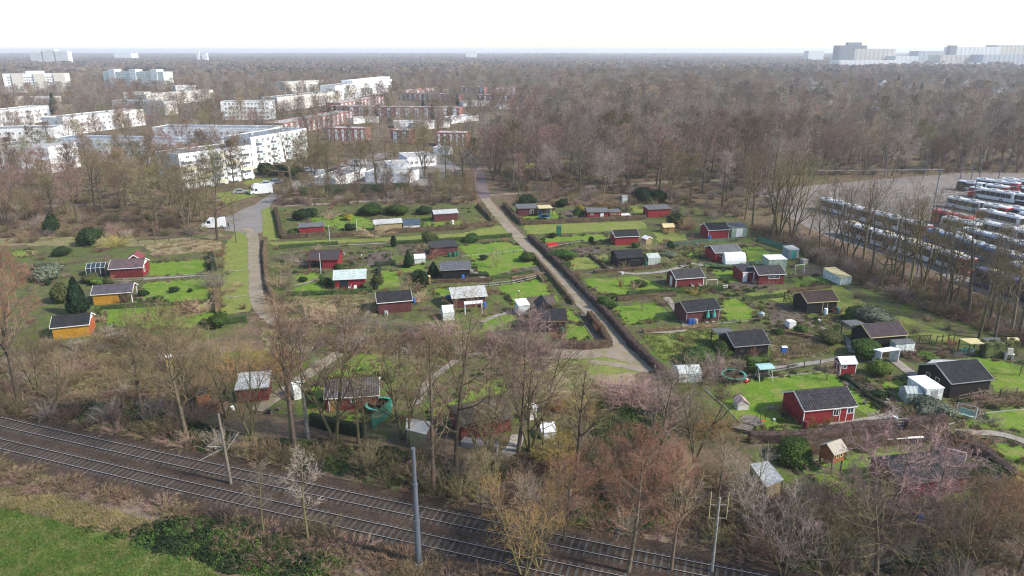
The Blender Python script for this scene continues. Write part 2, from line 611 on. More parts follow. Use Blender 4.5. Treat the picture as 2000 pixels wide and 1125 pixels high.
LE = dict(
    round=[gen_leafy('leafy_round', 500 + i, 'round', EV['laurel'], 1500, .10, 1.0, 1.7) for i in range(3)],
    big=[gen_leafy('leafy_big', 510 + i, 'round', EV['laurel'], 3200, .06, 1.0, 1.6) for i in range(2)],
    cone=[gen_leafy('leafy_cone', 520, 'cone', EV['conifer'], 4200, .05, .36, 1.0)],
    column=[gen_leafy('leafy_column', 530, 'column', EV['dark'], 2200, .045, .26, 1.0)],
    box=[gen_leafy('leafy_box', 540, 'box', EV['laurel'], 2600, .07, 1.0, 2.0)])
TWN = dict(brown='brown', purple='purple-brown', olive='olive', rust='russet', pink='pinkish', ochre='ochre', grey='grey', straw='straw-coloured', yellow='yellow')
def tree(u, v, h, st, twig, label, group, name='bare_tree', mat_bark=None, lean=0.0, pos=None, wide=1.0, seed=None):
    p = pos if pos is not None else at(u, v)
    q = PT[st][rnd.randrange(len(PT[st])) if seed is None else seed % len(PT[st])]
    look = {'alder': 'straight-trunked', 'vase': 'many-stemmed', 'oak': 'broad-crowned', 'dense': 'densely twigged', 'slim': 'slender', 'fruit': 'low spreading'}[st.split('_')[-1]]
    if name == 'bare_tree' and 'pink-twigged' not in label:
        label = '%s %s %s' % (look, TWN[twig], label)
    t = thing(name, label, 'tree', (p.x, p.y, -.02), rnd.uniform(0, 6.28), group)
    s = h / q['H']
    t.scale = (s * wide, s * wide, s)
    if lean:
        t.rotation_euler = (0, lean, rnd.uniform(-.3, .3))
    o = link('trunk', q['trunk'], t)
    if mat_bark:
        o.material_slots[0].link = 'OBJECT'
        o.material_slots[0].material = mat_bark
    c = link('crown', q['crown'], t)
    c.material_slots[0].link = 'OBJECT'
    c.material_slots[0].material = TW[twig]
    return t
def plant(name, me, pos, scl, mat, label, cat, group, rz=None):
    o = link(name, me, None, (pos[0], pos[1], -.02), rnd.uniform(0, 6.28) if rz is None else rz, scl)
    if mat:
        o.material_slots[0].link = 'OBJECT'
        o.material_slots[0].material = mat
    return tag(o, label, cat, group)
def in_poly(x, y, P):
    c = False
    j = len(P) - 1
    for i in range(len(P)):
        if (P[i][1] > y) != (P[j][1] > y) and x < (P[j][0] - P[i][0]) * (y - P[i][1]) / (P[j][1] - P[i][1]) + P[i][0]:
            c = not c
        j = i
    return c
def scatter(pix, n, dmin, avoid=(), tries=40):
    """n spots inside a surveyed outline, at least dmin apart and outside the polygons to avoid"""
    P = [at(*q) for q in pix]
    P = [(a.x, a.y) for a in P]
    x0, x1 = min(a[0] for a in P), max(a[0] for a in P)
    y0, y1 = min(a[1] for a in P), max(a[1] for a in P)
    out, grid = [], {}
    for _ in range(n * tries):
        if len(out) >= n:
            break
        x, y = rnd.uniform(x0, x1), rnd.uniform(y0, y1)
        if not in_poly(x, y, P) or any(in_poly(x, y, a) for a in avoid):
            continue
        g = (int(x // dmin), int(y // dmin))
        if any((x - a) ** 2 + (y - b) ** 2 < dmin * dmin for i in (-1, 0, 1) for j in (-1, 0, 1) for a, b in grid.get((g[0] + i, g[1] + j), ())):
            continue
        grid.setdefault(g, []).append((x, y))
        out.append((x, y))
    return out
def stuff_points(name, label, cat, pts, protos, mat_bits=None):
    """uncountable growth: one object whose geometry nodes put copies of a few plants on its points (x, y, k, scale, width)"""
    col = bpy.data.collections.new(name + '_kinds')
    for i, me in enumerate(protos):
        o = bpy.data.objects.new('%s_kind_%02d' % (name, i), me)
        col.objects.link(o)
    me = bpy.data.meshes.new(name)
    me.from_pydata([(p[0], p[1], p[5] if len(p) > 5 else -.03) for p in pts], [], [])
    for nm, idx, ty in (('pick', 2, 'INT'), ('size', 3, 'FLOAT'), ('wide', 4, 'FLOAT')):
        a = me.attributes.new(nm, ty, 'POINT')
        a.data.foreach_set('value', [p[idx] for p in pts])
    a = me.attributes.new('turn', 'FLOAT', 'POINT')
    a.data.foreach_set('value', [rnd.uniform(0, 6.28) for _ in pts])
    o = link(name, me)
    tag(o, label, cat, None, 'stuff')
    ng = bpy.data.node_groups.new(name + '_spread', 'GeometryNodeTree')
    ng.interface.new_socket('Geometry', in_out='INPUT', socket_type='NodeSocketGeometry')
    ng.interface.new_socket('Geometry', in_out='OUTPUT', socket_type='NodeSocketGeometry')
    N, L = ng.nodes, ng.links
    gi, go = N.new('NodeGroupInput'), N.new('NodeGroupOutput')
    ci = N.new('GeometryNodeCollectionInfo')
    ci.inputs['Collection'].default_value = col
    ci.inputs['Separate Children'].default_value = True
    ci.inputs['Reset Children'].default_value = True
    ip = N.new('GeometryNodeInstanceOnPoints')
    ip.inputs['Pick Instance'].default_value = True
    def attr(nm, ty):
        q = N.new('GeometryNodeInputNamedAttribute')
        q.data_type = ty
        q.inputs['Name'].default_value = nm
        return q.outputs['Attribute']
    L.new(gi.outputs[0], ip.inputs['Points'])
    L.new(ci.outputs[0], ip.inputs['Instance'])
    L.new(attr('pick', 'INT'), ip.inputs['Instance Index'])
    cx = N.new('ShaderNodeCombineXYZ')
    L.new(attr('turn', 'FLOAT'), cx.inputs[2])
    L.new(cx.outputs[0], ip.inputs['Rotation'])
    mu = N.new('ShaderNodeMath')
    mu.operation = 'MULTIPLY'
    sz = attr('size', 'FLOAT')
    L.new(sz, mu.inputs[0])
    L.new(attr('wide', 'FLOAT'), mu.inputs[1])
    cs = N.new('ShaderNodeCombineXYZ')
    L.new(mu.outputs[0], cs.inputs[0])
    L.new(mu.outputs[0], cs.inputs[1])
    L.new(sz, cs.inputs[2])
    L.new(cs.outputs[0], ip.inputs['Scale'])
    L.new(ip.outputs[0], go.inputs[0])
    md = o.modifiers.new('spread', 'NODES')
    md.node_group = ng
    return o
# ------------------------------------------------------------------ ground, lawns, paths, railway
G_WOOD = M3('leaf_litter', [(0.14, 0.096, 0.064), (0.095, 0.072, 0.043), (0.175, 0.122, 0.086), (0.085, 0.088, 0.032)], (0.22, 0.6, 0.11), fine=3.0, fr=(.45, 1.5))
G_GARD = M3('garden_soil', [(0.078, 0.115, 0.02), (0.082, 0.072, 0.034), (0.08, 0.14, 0.017), (0.062, 0.048, 0.034), (0.13, 0.104, 0.076)], (0.2, 0.6, 0.3, 0.9), fine=4.0, fr=(.5, 1.45))
G_LAWN = M3('lawn_grass', [(0.098, 0.18, 0.018), (0.14, 0.20, 0.028), (0.078, 0.145, 0.016), (0.17, 0.19, 0.05)], (0.22, 0.8, 0.35), fine=3.2, bump=.35, fr=(.62, 1.35))
G_LAWN2 = M3('mossy_lawn', [(0.15, 0.185, 0.04), (0.195, 0.195, 0.06), (0.115, 0.16, 0.032)], (0.3, 1.0), fine=3.2, bump=.35, fr=(.65, 1.3))
G_ROUGH = M3('rough_grass', [(0.16, 0.165, 0.06), (0.24, 0.19, 0.11), (0.11, 0.13, 0.045), (0.17, 0.125, 0.085)], (0.3, 0.8, 0.5), fine=4, fr=(.5, 1.5))
G_STRAW = M3('straw_grass', [(0.27, 0.215, 0.135), (0.19, 0.165, 0.075), (0.22, 0.16, 0.11)], (0.4, 1.1), fine=5, fr=(.5, 1.5))
G_OCHRE = M3('ochre_strip', [(0.235, 0.165, 0.075), (0.16, 0.14, 0.05), (0.12, 0.09, 0.07)], (0.45, 0.25), fine=5, fr=(.55, 1.4), stretch=(R(-15), .5, 1.4))
G_FIELD = M3('field_grass', [(0.075, 0.125, 0.024), (0.20, 0.185, 0.075), (0.06, 0.105, 0.02), (0.135, 0.15, 0.045)], (0.35, 0.55, 1.2), fine=2.6, bump=.8, fr=(.45, 1.5))
G_BED = M3('dug_bed', [(0.085, 0.065, 0.052), (0.13, 0.105, 0.085), (0.065, 0.06, 0.035)], (0.6, 1.2), fine=5, fr=(.5, 1.5))
G_PATH = M3('gravel_path', [(0.26, 0.215, 0.168), (0.205, 0.17, 0.128), (0.19, 0.175, 0.095)], (0.25, 0.5), fine=8, fr=(.8, 1.2))
G_PAVE = M3('slab_path', [(0.30, 0.265, 0.235), (0.23, 0.205, 0.18), (0.19, 0.18, 0.135)], (0.7, 1.5), fine=7, fr=(.7, 1.25))
G_ASPH = M3('worn_asphalt', [(0.20, 0.185, 0.175), (0.165, 0.155, 0.15), (0.22, 0.195, 0.175)], (0.12, 0.4), fine=6, fr=(.85, 1.15))
G_DEPOT = M3('yard_concrete', [(0.19, 0.165, 0.15), (0.16, 0.14, 0.13), (0.215, 0.185, 0.16)], (0.05, 0.2), fine=5, fr=(.85, 1.15))
G_BALL = M3('ballast', [(0.048, 0.035, 0.027), (0.068, 0.05, 0.039), (0.072, 0.047, 0.032)], (0.35, 1.1), fine=5.5, bump=1.0, fr=(.4, 1.6))
G_CESS = M3('cess', [(0.20, 0.145, 0.125), (0.15, 0.105, 0.08), (0.155, 0.14, 0.07)], (0.4, 0.9), fine=4.5, bump=.6, fr=(.5, 1.5))
g = MB()
X = [-9000, -3000, -900, -300, -120, 0, 120, 300, 900, 3000, 9000]
Y = [-300, 0, 60, 120, 200, 320, 600, 1200, 3000, 8000, 22000]
for i in range(10):
    for j in range(10):
        g.poly([(X[i], Y[j], 0), (X[i + 1], Y[j], 0), (X[i + 1], Y[j + 1], 0), (X[i], Y[j + 1], 0)])
structure('ground', g, G_WOOD)
ZL = [0.006]
def sheet(name, pix, mat, rough=.22, step=.9, z=None, world=False):
    """flat patch of ground with an uneven edge, laid a few millimetres over the one below"""
    P = [Vector(q) if world else at(*q) for q in pix]
    P = [Vector((q[0], q[1], 0)) for q in P]
    out = []
    ph = rnd.uniform(0, 99)
    k = 0
    for i in range(len(P)):
        a, b = P[i], P[(i + 1) % len(P)]
        d = b - a
        n = max(1, min(60, int(d.length / step)))
        nrm = Vector((-d.y, d.x, 0)).normalized()
        for j in range(n):
            k += 1
            w = math.sin(k * .9 + ph) * .5 + math.sin(k * 2.3 + ph * 2) * .3 + rnd.uniform(-.5, .5)
            out.append(a + d * (j / n) + nrm * w * rough)
    ZL[0] += .0009
    zz = ZL[0] if z is None else z
    mb = MB()
    mb.poly([(q.x, q.y, zz) for q in out])
    o = mb.build(name, mat)
    if o.data.polygons[0].normal.z < 0:
        o.data.flip_normals()
    o['kind'] = 'structure'
    return o
def ribbon(name, pix, width, mat, rough=.12, world=False, step=1.2):
    P = [Vector(q) if world else at(*q) for q in pix]
    C = []
    for i in range(len(P) - 1):
        p0, p1, p2, p3 = P[max(i - 1, 0)], P[i], P[i + 1], P[min(i + 2, len(P) - 1)]
        n = max(2, int((p2 - p1).length / step))
        for j in range(n):
            t = j / n
            C.append(.5 * ((2 * p1) + (p2 - p0) * t + (2 * p0 - 5 * p1 + 4 * p2 - p3) * t * t + (3 * p1 - p0 - 3 * p2 + p3) * t ** 3))
    C.append(P[-1])
    Lf, Rt = [], []
    for i in range(len(C)):
        d = (C[min(i + 1, len(C) - 1)] - C[max(i - 1, 0)])
        d.z = 0
        d.normalize()
        n = Vector((-d.y, d.x, 0))
        w = width if not isinstance(width, (list, tuple)) else width[0] + (width[1] - width[0]) * i / (len(C) - 1)
        Lf.append(C[i] + n * (w / 2 + rnd.uniform(-rough, rough)))
        Rt.append(C[i] - n * (w / 2 + rnd.uniform(-rough, rough)))
    ZL[0] += .0009
    mb = MB()
    for i in range(len(C) - 1):
        mb.poly([(q.x, q.y, ZL[0]) for q in (Rt[i], Rt[i + 1], Lf[i + 1], Lf[i])])
    o = mb.build(name, mat)
    o['kind'] = 'structure'
    return o, C
for nm, P in (('left', [(-60, 488), (440, 468), (500, 610), (470, 640), (150, 770), (-60, 745)]),
              ('middle', [(515, 405), (930, 398), (1010, 450), (1235, 690), (700, 682), (530, 625)]),
              ('right', [(990, 405), (1380, 402), (1480, 440), (1700, 545), (2080, 690), (2080, 985), (1560, 985), (1430, 870), (1280, 730), (1020, 455)]),
              ('railway_side', [(420, 690), (700, 672), (1150, 702), (1250, 735), (1120, 790), (1000, 850), (640, 825), (420, 780)])):
    sheet('garden_ground', P, G_GARD, .6, 2.0)
sheet('bus_yard', [(1470, 372), (1700, 352), (1880, 338), (2200, 338), (2300, 420), (2250, 640), (1950, 588), (1800, 520), (1620, 465), (1530, 420)], G_DEPOT, .3, 4)
sheet('street', [(432, 428), (500, 398), (522, 383), (600, 344), (700, 306), (760, 296), (762, 304), (720, 318), (640, 352), (560, 376), (532, 394), (522, 412), (512, 454), (482, 458), (440, 450)], G_ASPH, .3, 2)
sheet('car_park', [(640, 345), (712, 318), (860, 300), (900, 330), (842, 362), (700, 362)], G_ASPH, .3, 3)
for P, w in (([(-20, 404), (200, 399), (430, 391)], 2.4), ([(545, 402), (640, 398), (760, 390), (900, 384), (1030, 376), (1200, 361), (1450, 350)], 2.6), ([(560, 389), (760, 384), (935, 379)], 1.4)):
    ribbon('footpath', P, w, G_PATH, .25)
ribbon('footpath', [(948, 388), (940, 362), (934, 338), (922, 312), (905, 290)], 3.6, M3('red_tarmac', [(0.16, 0.125, 0.125), (0.13, 0.105, 0.105)], (.4,), fine=6), .2)
LAWNS = dict(
    a=[(293, 512), (408, 506), (405, 535), (290, 541)], b=[(280, 558), (290, 551), (395, 545), (412, 548), (418, 585), (330, 590), (268, 586)],
    c=[(197, 606), (420, 592), (418, 615), (380, 640), (260, 645), (200, 630)], d=[(20, 492), (62, 488), (55, 503), (33, 503)],
    e=[(572, 535), (622, 530), (632, 545), (575, 556)], f=[(576, 562), (625, 548), (645, 570), (578, 574)], g=[(738, 527), (775, 529), (782, 560), (735, 566)],
    h=[(780, 522), (830, 515), (835, 530), (790, 533)], i=[(895, 480), (985, 471), (1012, 478), (1045, 512), (1048, 520), (960, 538), (930, 532), (920, 505)],
    j=[(845, 565), (878, 560), (880, 578), (860, 581), (845, 573)], k=[(968, 556), (1060, 545), (1088, 580), (1092, 597), (1012, 602), (985, 574)],
    l=[(940, 618), (1000, 612), (1012, 640), (945, 650)], m=[(1105, 606), (1119, 604), (1137, 628), (1108, 630)], n=[(1105, 633), (1141, 635), (1158, 662), (1090, 668), (1092, 655)],
    o=[(1058, 465), (1182, 456), (1186, 470), (1060, 476)], p=[(1140, 545), (1240, 540), (1302, 560), (1302, 574), (1180, 579), (1152, 560)],
    q=[(1195, 600), (1280, 592), (1318, 620), (1225, 634)], r=[(1335, 495), (1362, 490), (1366, 507), (1350, 511)], s=[(1445, 485), (1482, 480), (1512, 500), (1480, 511), (1455, 513)],
    t=[(1385, 530), (1450, 525), (1472, 545), (1420, 553)], u=[(1405, 585), (1440, 583), (1478, 610), (1472, 630), (1410, 628)], v=[(1545, 545), (1610, 537), (1624, 550), (1560, 561)],
    w=[(1418, 748), (1500, 737), (1610, 725), (1643, 735), (1722, 795), (1716, 806), (1690, 809), (1662, 792), (1540, 792), (1528, 842), (1450, 832), (1402, 784)],
    x=[(1710, 741), (1768, 742), (1776, 752), (1760, 764), (1730, 758)], y=[(1865, 702), (1920, 698), (2040, 722), (2040, 770), (1945, 772), (1928, 732)],
    z=[(1862, 830), (1930, 805), (2040, 796), (2040, 842), (1930, 837)], aa=[(1922, 862), (1990, 870), (2040, 910), (1962, 892)],
    ab=[(1552, 906), (1700, 885), (1830, 878), (1884, 915), (1850, 922), (1760, 946), (1670, 976), (1600, 956)], ac=[(640, 736), (700, 690), (748, 690), (742, 730), (660, 738)],
    ad=[(600, 752), (632, 755), (634, 812), (603, 818)], ae=[(632, 820), (702, 810), (702, 832), (640, 833)], af=[(830, 805), (872, 790), (980, 732), (992, 765), (890, 795), (842, 818)],
    ag=[(1013, 427), (1030, 422), (1080, 408), (1098, 427), (1060, 432)], ah=[(600, 425), (700, 420), (762, 440), (720, 450), (640, 446)], ai=[(825, 425), (900, 428), (908, 440), (830, 444)])
for k, P in LAWNS.items():
    sheet('lawn', P, G_LAWN, .14, .7)
for P in ([(440, 478), (462, 452), (484, 458), (489, 500), (494, 600), (488, 609), (430, 615), (430, 590), (436, 540)], [(511, 410), (526, 404), (546, 468), (514, 472)], [(540, 480), (720, 473), (900, 463), (1000, 459), (1006, 446), (970, 441), (900, 456), (720, 466), (513, 474)],
          [(1022, 440), (1255, 432), (1266, 446), (1200, 451), (1060, 458), (1030, 457)], [(1110, 506), (1185, 497), (1190, 520), (1120, 528)], [(1450, 574), (1640, 558), (1672, 580), (1692, 596), (1660, 612), (1640, 614), (1570, 602), (1530, 593)],
          [(1733, 622), (1760, 617), (1872, 660), (1866, 671), (1780, 669)], [(1230, 403), (1292, 400), (1282, 416), (1240, 416)], [(1255, 656), (1390, 645), (1402, 690), (1330, 706), (1290, 701)], [(1275, 452), (1332, 452), (1344, 470), (1290, 479)],
          [(1130, 702), (1200, 694), (1235, 712), (1250, 728), (1180, 745), (1110, 730)], [(1000, 322), (1050, 318), (1060, 330), (1005, 334)], [(1520, 268), (1570, 262), (1580, 272), (1530, 280)], [(1690, 262), (1760, 255), (1780, 266), (1700, 274)], [(1300, 236), (1330, 232), (1340, 238), (1310, 242)], [(470, 352), (545, 345), (560, 352), (480, 362)], [(420, 378), (500, 368), (520, 378), (440, 398)]):
    sheet('mossy_lawn', P, G_LAWN2, .3, .8)
for P in ([(100, 690), (230, 680), (320, 715), (280, 765), (120, 745)], [(560, 585), (700, 575), (738, 592), (732, 622), (620, 604)], [(-30, 468), (110, 462), (300, 470), (430, 455), (440, 462), (300, 482), (-30, 480)], [(510, 640), (640, 662), (600, 690), (520, 690)], [(1010, 700), (1130, 708), (1180, 770), (1060, 800), (1000, 760)]):
    sheet('rough_grass', P, G_ROUGH, .5, .8)
for P in ([(1507, 652), (1600, 665), (1622, 690), (1512, 706)], [(280, 478), (430, 465), (432, 490), (300, 500)], [(1130, 735), (1230, 728), (1250, 755), (1180, 780)]):
    sheet('straw_grass', P, G_STRAW, .5, .8)
for P in ([(1108, 488), (1172, 480), (1180, 494), (1116, 500)], [(722, 494), (762, 489), (768, 514), (716, 519)], [(775, 478), (832, 472), (838, 500), (784, 500)], [(1000, 527), (1048, 520), (1060, 535), (1004, 543)], [(1500, 590), (1560, 600), (1580, 625), (1505, 640)],
          [(1555, 530), (1600, 512), (1640, 545), (1570, 535)], [(1780, 672), (1820, 668), (1850, 690), (1790, 688)], [(1130, 608), (1145, 606), (1185, 668), (1166, 668)], [(1095, 412), (1140, 405), (1150, 425), (1110, 428)], [(1425, 552), (1490, 548), (1500, 560), (1430, 566)],
          [(1640, 745), (1680, 735), (1760, 800), (1720, 795)], [(1010, 585), (1080, 575), (1092, 598), (1030, 604)], [(230, 640), (270, 635), (250, 655), (210, 660)]):
    sheet('dug_bed', P, G_BED, .2, .7)
ribbon('gravel_path', [(480, 446), (494, 465), (497, 520), (502, 580), (518, 613), (556, 638), (620, 656), (700, 670), (800, 676), (870, 681), (960, 690), (1060, 691), (1150, 690), (1210, 686)], 2.5, G_PATH, .18)
ribbon('gravel_path', [(947, 388), (973, 420), (1006, 457), (1044, 496), (1064, 517), (1100, 552), (1137, 590), (1166, 620), (1197, 660), (1212, 682), (1238, 702), (1268, 726)], 2.9, G_PATH, .18)
sheet('gravel_junction', [(870, 675), (1000, 682), (1100, 684), (1160, 681), (1205, 676), (1240, 695), (1275, 722), (1264, 730), (1225, 707), (1190, 699), (1100, 702), (1000, 700), (870, 690)], G_PATH, .35, .8)
ribbon('gravel_path', [(1150, 708), (1200, 712), (1255, 722)], 1.6, G_PATH, .2)
ribbon('slab_path', [(703, 664), (640, 705), (570, 754), (500, 803)], 2.0, G_PATH, .06)
ribbon('slab_path', [(890, 704), (860, 728), (832, 750), (815, 790)], 1.1, G_PAVE, .06)
for P, w in (([(573, 559), (600, 553), (628, 543)], .7), ([(1650, 742), (1700, 775), (1745, 795), (1740, 810), (1690, 822), (1600, 835)], 1.2), ([(1740, 700), (1790, 738), (1800, 748)], 1.6), ([(1180, 520), (1230, 535), (1300, 530), (1350, 515), (1372, 520)], 1.2), ([(920, 528), (945, 545), (930, 550)], 1.0),
             ([(1300, 580), (1340, 640), (1260, 648)], 1.3), ([(1680, 700), (1720, 660), (1800, 690), (1900, 690)], 1.0), ([(1870, 845), (1960, 850), (2040, 880)], 1.3), ([(280, 545), (400, 538)], .6), ([(440, 530), (480, 528)], .5), ([(440, 582), (480, 578)], .5), ([(90, 680), (180, 664), (230, 650)], 1.0),
             ([(940, 630), (990, 612), (1060, 612)], 1.0), ([(540, 485), (720, 477), (900, 467)], .7), ([(960, 900), (1000, 880), (1010, 850)], 1.6), ([(1600, 640), (1650, 660), (1665, 690)], 1.0), ([(1505, 720), (1600, 708), (1640, 700)], .8)):
    ribbon('slab_path', P, w, G_PAVE, .06)
sheet('field', [(-900, 930), (-200, 955), (0, 988), (120, 1022), (260, 1062), (400, 1108), (520, 1190), (300, 1330), (-600, 1330), (-900, 1100)], G_FIELD, .4, 1.2)
sheet('ochre_strip', [(-260, 915), (0, 958), (90, 966), (250, 1008), (335, 1032), (310, 1056), (180, 1036), (60, 1004), (0, 992), (-260, 950)], G_OCHRE, .5, .9)
# the double-track railway, its curve taken from the rails
def fit(rows, z=.5):
    p = [at(u, v, z) for u, v in rows]
    return np.polyfit([q.x for q in p], [q.y for q in p], 2)
near_c = (fit([(0, 875), (490, 989), (807, 1060), (1000, 1101.5)]) + fit([(0, 856.5), (470, 963), (807, 1038), (1000, 1079)])) / 2
far_c = (fit([(0, 818), (465, 918), (807, 989), (1000, 1029), (1485, 1125)]) + fit([(120, 844), (447, 933), (807, 1009), (1000, 1049), (1380, 1125)])) / 2
def curve(cf, off=0.0, x0=-110, x1=75, step=1.0):
    out = []
    x = x0
    while x < x1:
        y = np.polyval(cf, x)
        s = 2 * cf[0] * x + cf[1]
        L = math.hypot(1, s)
        out.append((x - s / L * off, y + 1 / L * off, s))
        x += step
    return out
mid_gap = float(np.mean([np.polyval(far_c, x) - np.polyval(near_c, x) for x in range(-60, 30, 5)])) * .95
def sweep(name, prof, mat, cf, parent=None, step=2.0, off0=0.0):
    rows = [curve(cf, o + off0, step=step) for o, z in prof]
    mb = MB()
    for i in range(len(rows[0]) - 1):
        for j in range(len(prof) - 1):
            mb.poly([(rows[j][i][0], rows[j][i][1], prof[j][1]), (rows[j][i + 1][0], rows[j][i + 1][1], prof[j][1]), (rows[j + 1][i + 1][0], rows[j + 1][i + 1][1], prof[j + 1][1]), (rows[j + 1][i][0], rows[j + 1][i][1], prof[j + 1][1])])
    o = mb.build(name, mat, parent)
    if parent is None:
        o['kind'] = 'structure'
    return o
sweep('cess_strip', [(-6.2, .075), (-2.2, .10), (mid_gap + 2.2, .10), (mid_gap + 5.2, .075)], G_CESS, near_c)
sweep('ballast_bed', [(-3.6, .0), (-2.5, .24), (-1.6, .30), (1.4, .30), (mid_gap / 2, .24), (mid_gap - 1.4, .30), (mid_gap + 1.6, .30), (mid_gap + 2.5, .24), (mid_gap + 3.4, .0)], G_BALL, near_c)
RUST = M('rail_rust', (0.055, 0.038, 0.03), .9, .3, 3)
STEEL = M('rail_steel', (0.46, 0.43, 0.41), 0.4, .3, 3, metal=.3)
SLEEP = M('sleeper_concrete', (0.085, 0.077, 0.069), .9, .4, 2, orand=.25, fine=8)
slp = MB()
slp.box(-1.3, -.13, -.16, 1.3, .13, 0)
slp.box(-1.0, -.11, 0, -.5, .11, .025)
slp.box(.5, -.11, 0, 1.0, .11, .025)
slp = slp.mesh('sleeper', SLEEP)
for k, off in enumerate((0.0, mid_gap)):
    t = thing('railway_track', ('railway track with clean sleepers beside the mown field', 'railway track with rusty ballast beside the wooded bank')[k], 'railway track')
    for s in (-.75, .75):
        sweep('rail', [(s - .065, .335), (s - .012, .35), (s - .03, .47), (s + .03, .47), (s + .012, .35), (s + .065, .335)], RUST, near_c, t, off0=off)
        sweep('rail_head', [(s - .027, .473), (s + .027, .473)], STEEL, near_c, t, off0=off)
    pts = curve(near_c, off, step=.05, x0=-66, x1=46)
    acc, last = 0, None
    for x, y, s in pts:
        if last:
            acc += math.hypot(x - last[0], y - last[1])
        last = (x, y)
        if acc >= .66:
            acc -= .66
            link('sleeper', slp, t, (x, y, .325), math.atan(s) + math.pi / 2 + rnd.uniform(-.012, .012))
# ------------------------------------------------------------------ allotment huts
RED = MW('red_boards', (0.26, 0.022, 0.028), axis='z')
DRED = MW('dark_red_boards', (0.15, 0.022, 0.026), axis='z')
MAROON = MW('maroon_boards', (0.115, 0.035, 0.036), axis='x')
BLACKW = MW('black_boards', (0.011, 0.010, 0.011), axis='x')
BROWNW = MW('brown_boards', (0.10, 0.055, 0.035), axis='x')
OCHREW = MW('ochre_boards', (0.46, 0.235, 0.025), axis='z')
ORANGEW = MW('orange_boards', (0.42, 0.105, 0.03), axis='x')
HONEY = MW('honey_boards', (0.36, 0.215, 0.085), axis='z')
TANW = MW('tan_boards', (0.34, 0.27, 0.14), axis='x')
MINTW = MW('mint_boards', (0.33, 0.43, 0.34), axis='x')
WHITE = M('white_paint', (0.72, 0.72, 0.70), .6, .15, 2)
CREAM = M('cream_trim', (0.55, 0.46, 0.24), .7, .2, 2)
RFELT = M('roof_felt', (0.036, 0.036, 0.040), .95, .4, .8, c2=(0.055, 0.053, 0.056), fine=5, spec=.12)
RFELTB = M('roof_felt_black', (0.018, 0.018, 0.021), .95, .4, .8, c2=(0.032, 0.032, 0.036), fine=5, spec=.12)
RGREY = M('roof_grey', (0.12, 0.125, 0.13), .85, .3, .7, fine=4)
RLIGHT = M('roof_light', (0.42, 0.43, 0.42), .7, .25, .8, fine=4)
RMINT = M('roof_mint', (0.42, 0.50, 0.47), .7, .2, .6, fine=4)
RBROWN = M('roof_brown', (0.045, 0.028, 0.027), .9, .4, .8, fine=5)
RPURP = M('roof_purple', (0.055, 0.042, 0.047), .9, .3, .8, fine=5)
RWHITE = M('roof_white', (0.74, 0.76, 0.78), .6, .12, .7)
RTILE = M('roof_tiles', (0.028, 0.028, 0.031), .85, .5, 1.5, c2=(0.062, 0.06, 0.062), fine=6, spec=.2)
POLY = M('translucent_sheet', (0.62, 0.66, 0.64), .5, .25, 1.2, c2=(0.45, 0.48, 0.44), fine=3)
PANE = MGLASS()
GHG = M('greenhouse_glass', (0.40, 0.46, 0.42), .15, .35, .8, spec=.6)
ALU = M('bare_metal', (0.48, 0.49, 0.50), .4, .2, 2, metal=.5)
CONC = M('concrete', (0.33, 0.31, 0.285), .9, .3, 1.2, fine=7)
WOODG = M('weathered_wood', (0.20, 0.17, 0.14), .9, .4, 2, fine=8)
DWOOD = M('dark_wood', (0.055, 0.042, 0.035), .9, .4, 2, fine=8)
BLUEP = M('blue_plastic', (0.035, 0.12, 0.38), .5, .2, 2)
GREENP = M('green_plastic', (0.02, 0.12, 0.07), .5, .2, 2)
REDP = M('red_plastic', (0.55, 0.02, 0.02), .5, .2, 2)
TEAL = M('teal_cloth', (0.06, 0.33, 0.27), .8, .25, 2)
BLACKP = M('black_plastic', (0.02, 0.02, 0.022), .6, .3, 2)
ORANGEP = M('orange_plastic', (0.6, 0.11, 0.02), .5, .2, 2)
def add_window(parent, x, z, w, h, face, fy, frame=WHITE, lit=None, name='window'):
    """framed window with a pane and a glazing bar on face 'f' (front), 'l', 'r' at distance fy"""
    mb = MB()
    b = .07
    for a in ((-w / 2, -h / 2, w / 2, -h / 2 + b), (-w / 2, h / 2 - b, w / 2, h / 2), (-w / 2, -h / 2 + b, -w / 2 + b, h / 2 - b), (w / 2 - b, -h / 2 + b, w / 2, h / 2 - b)):
        mb.box(a[0], -.05, a[1], a[2], .02, a[3])
    if w > .7:
        mb.box(-.025, -.045, -h / 2 + b, .025, .02, h / 2 - b)
    o = mb.build(name, frame, parent)
    pn = MB()
    pn.box(-w / 2 + b, -.02, -h / 2 + b, w / 2 - b, .01, h / 2 - b)
    pn.build('pane', lit or PANE, o)
    place_face(o, x, z, face, fy)
    return o
def place_face(o, x, z, face, fy):
    if face == 'f':
        o.location = (x, -fy, z)
    elif face == 'l':
        o.location, o.rotation_euler = (-fy, x, z), (0, 0, -math.pi / 2)
    elif face == 'r':
        o.location, o.rotation_euler = (fy, x, z), (0, 0, math.pi / 2)
    elif face == 'b':
        o.location, o.rotation_euler = (x, fy, z), (0, 0, math.pi)
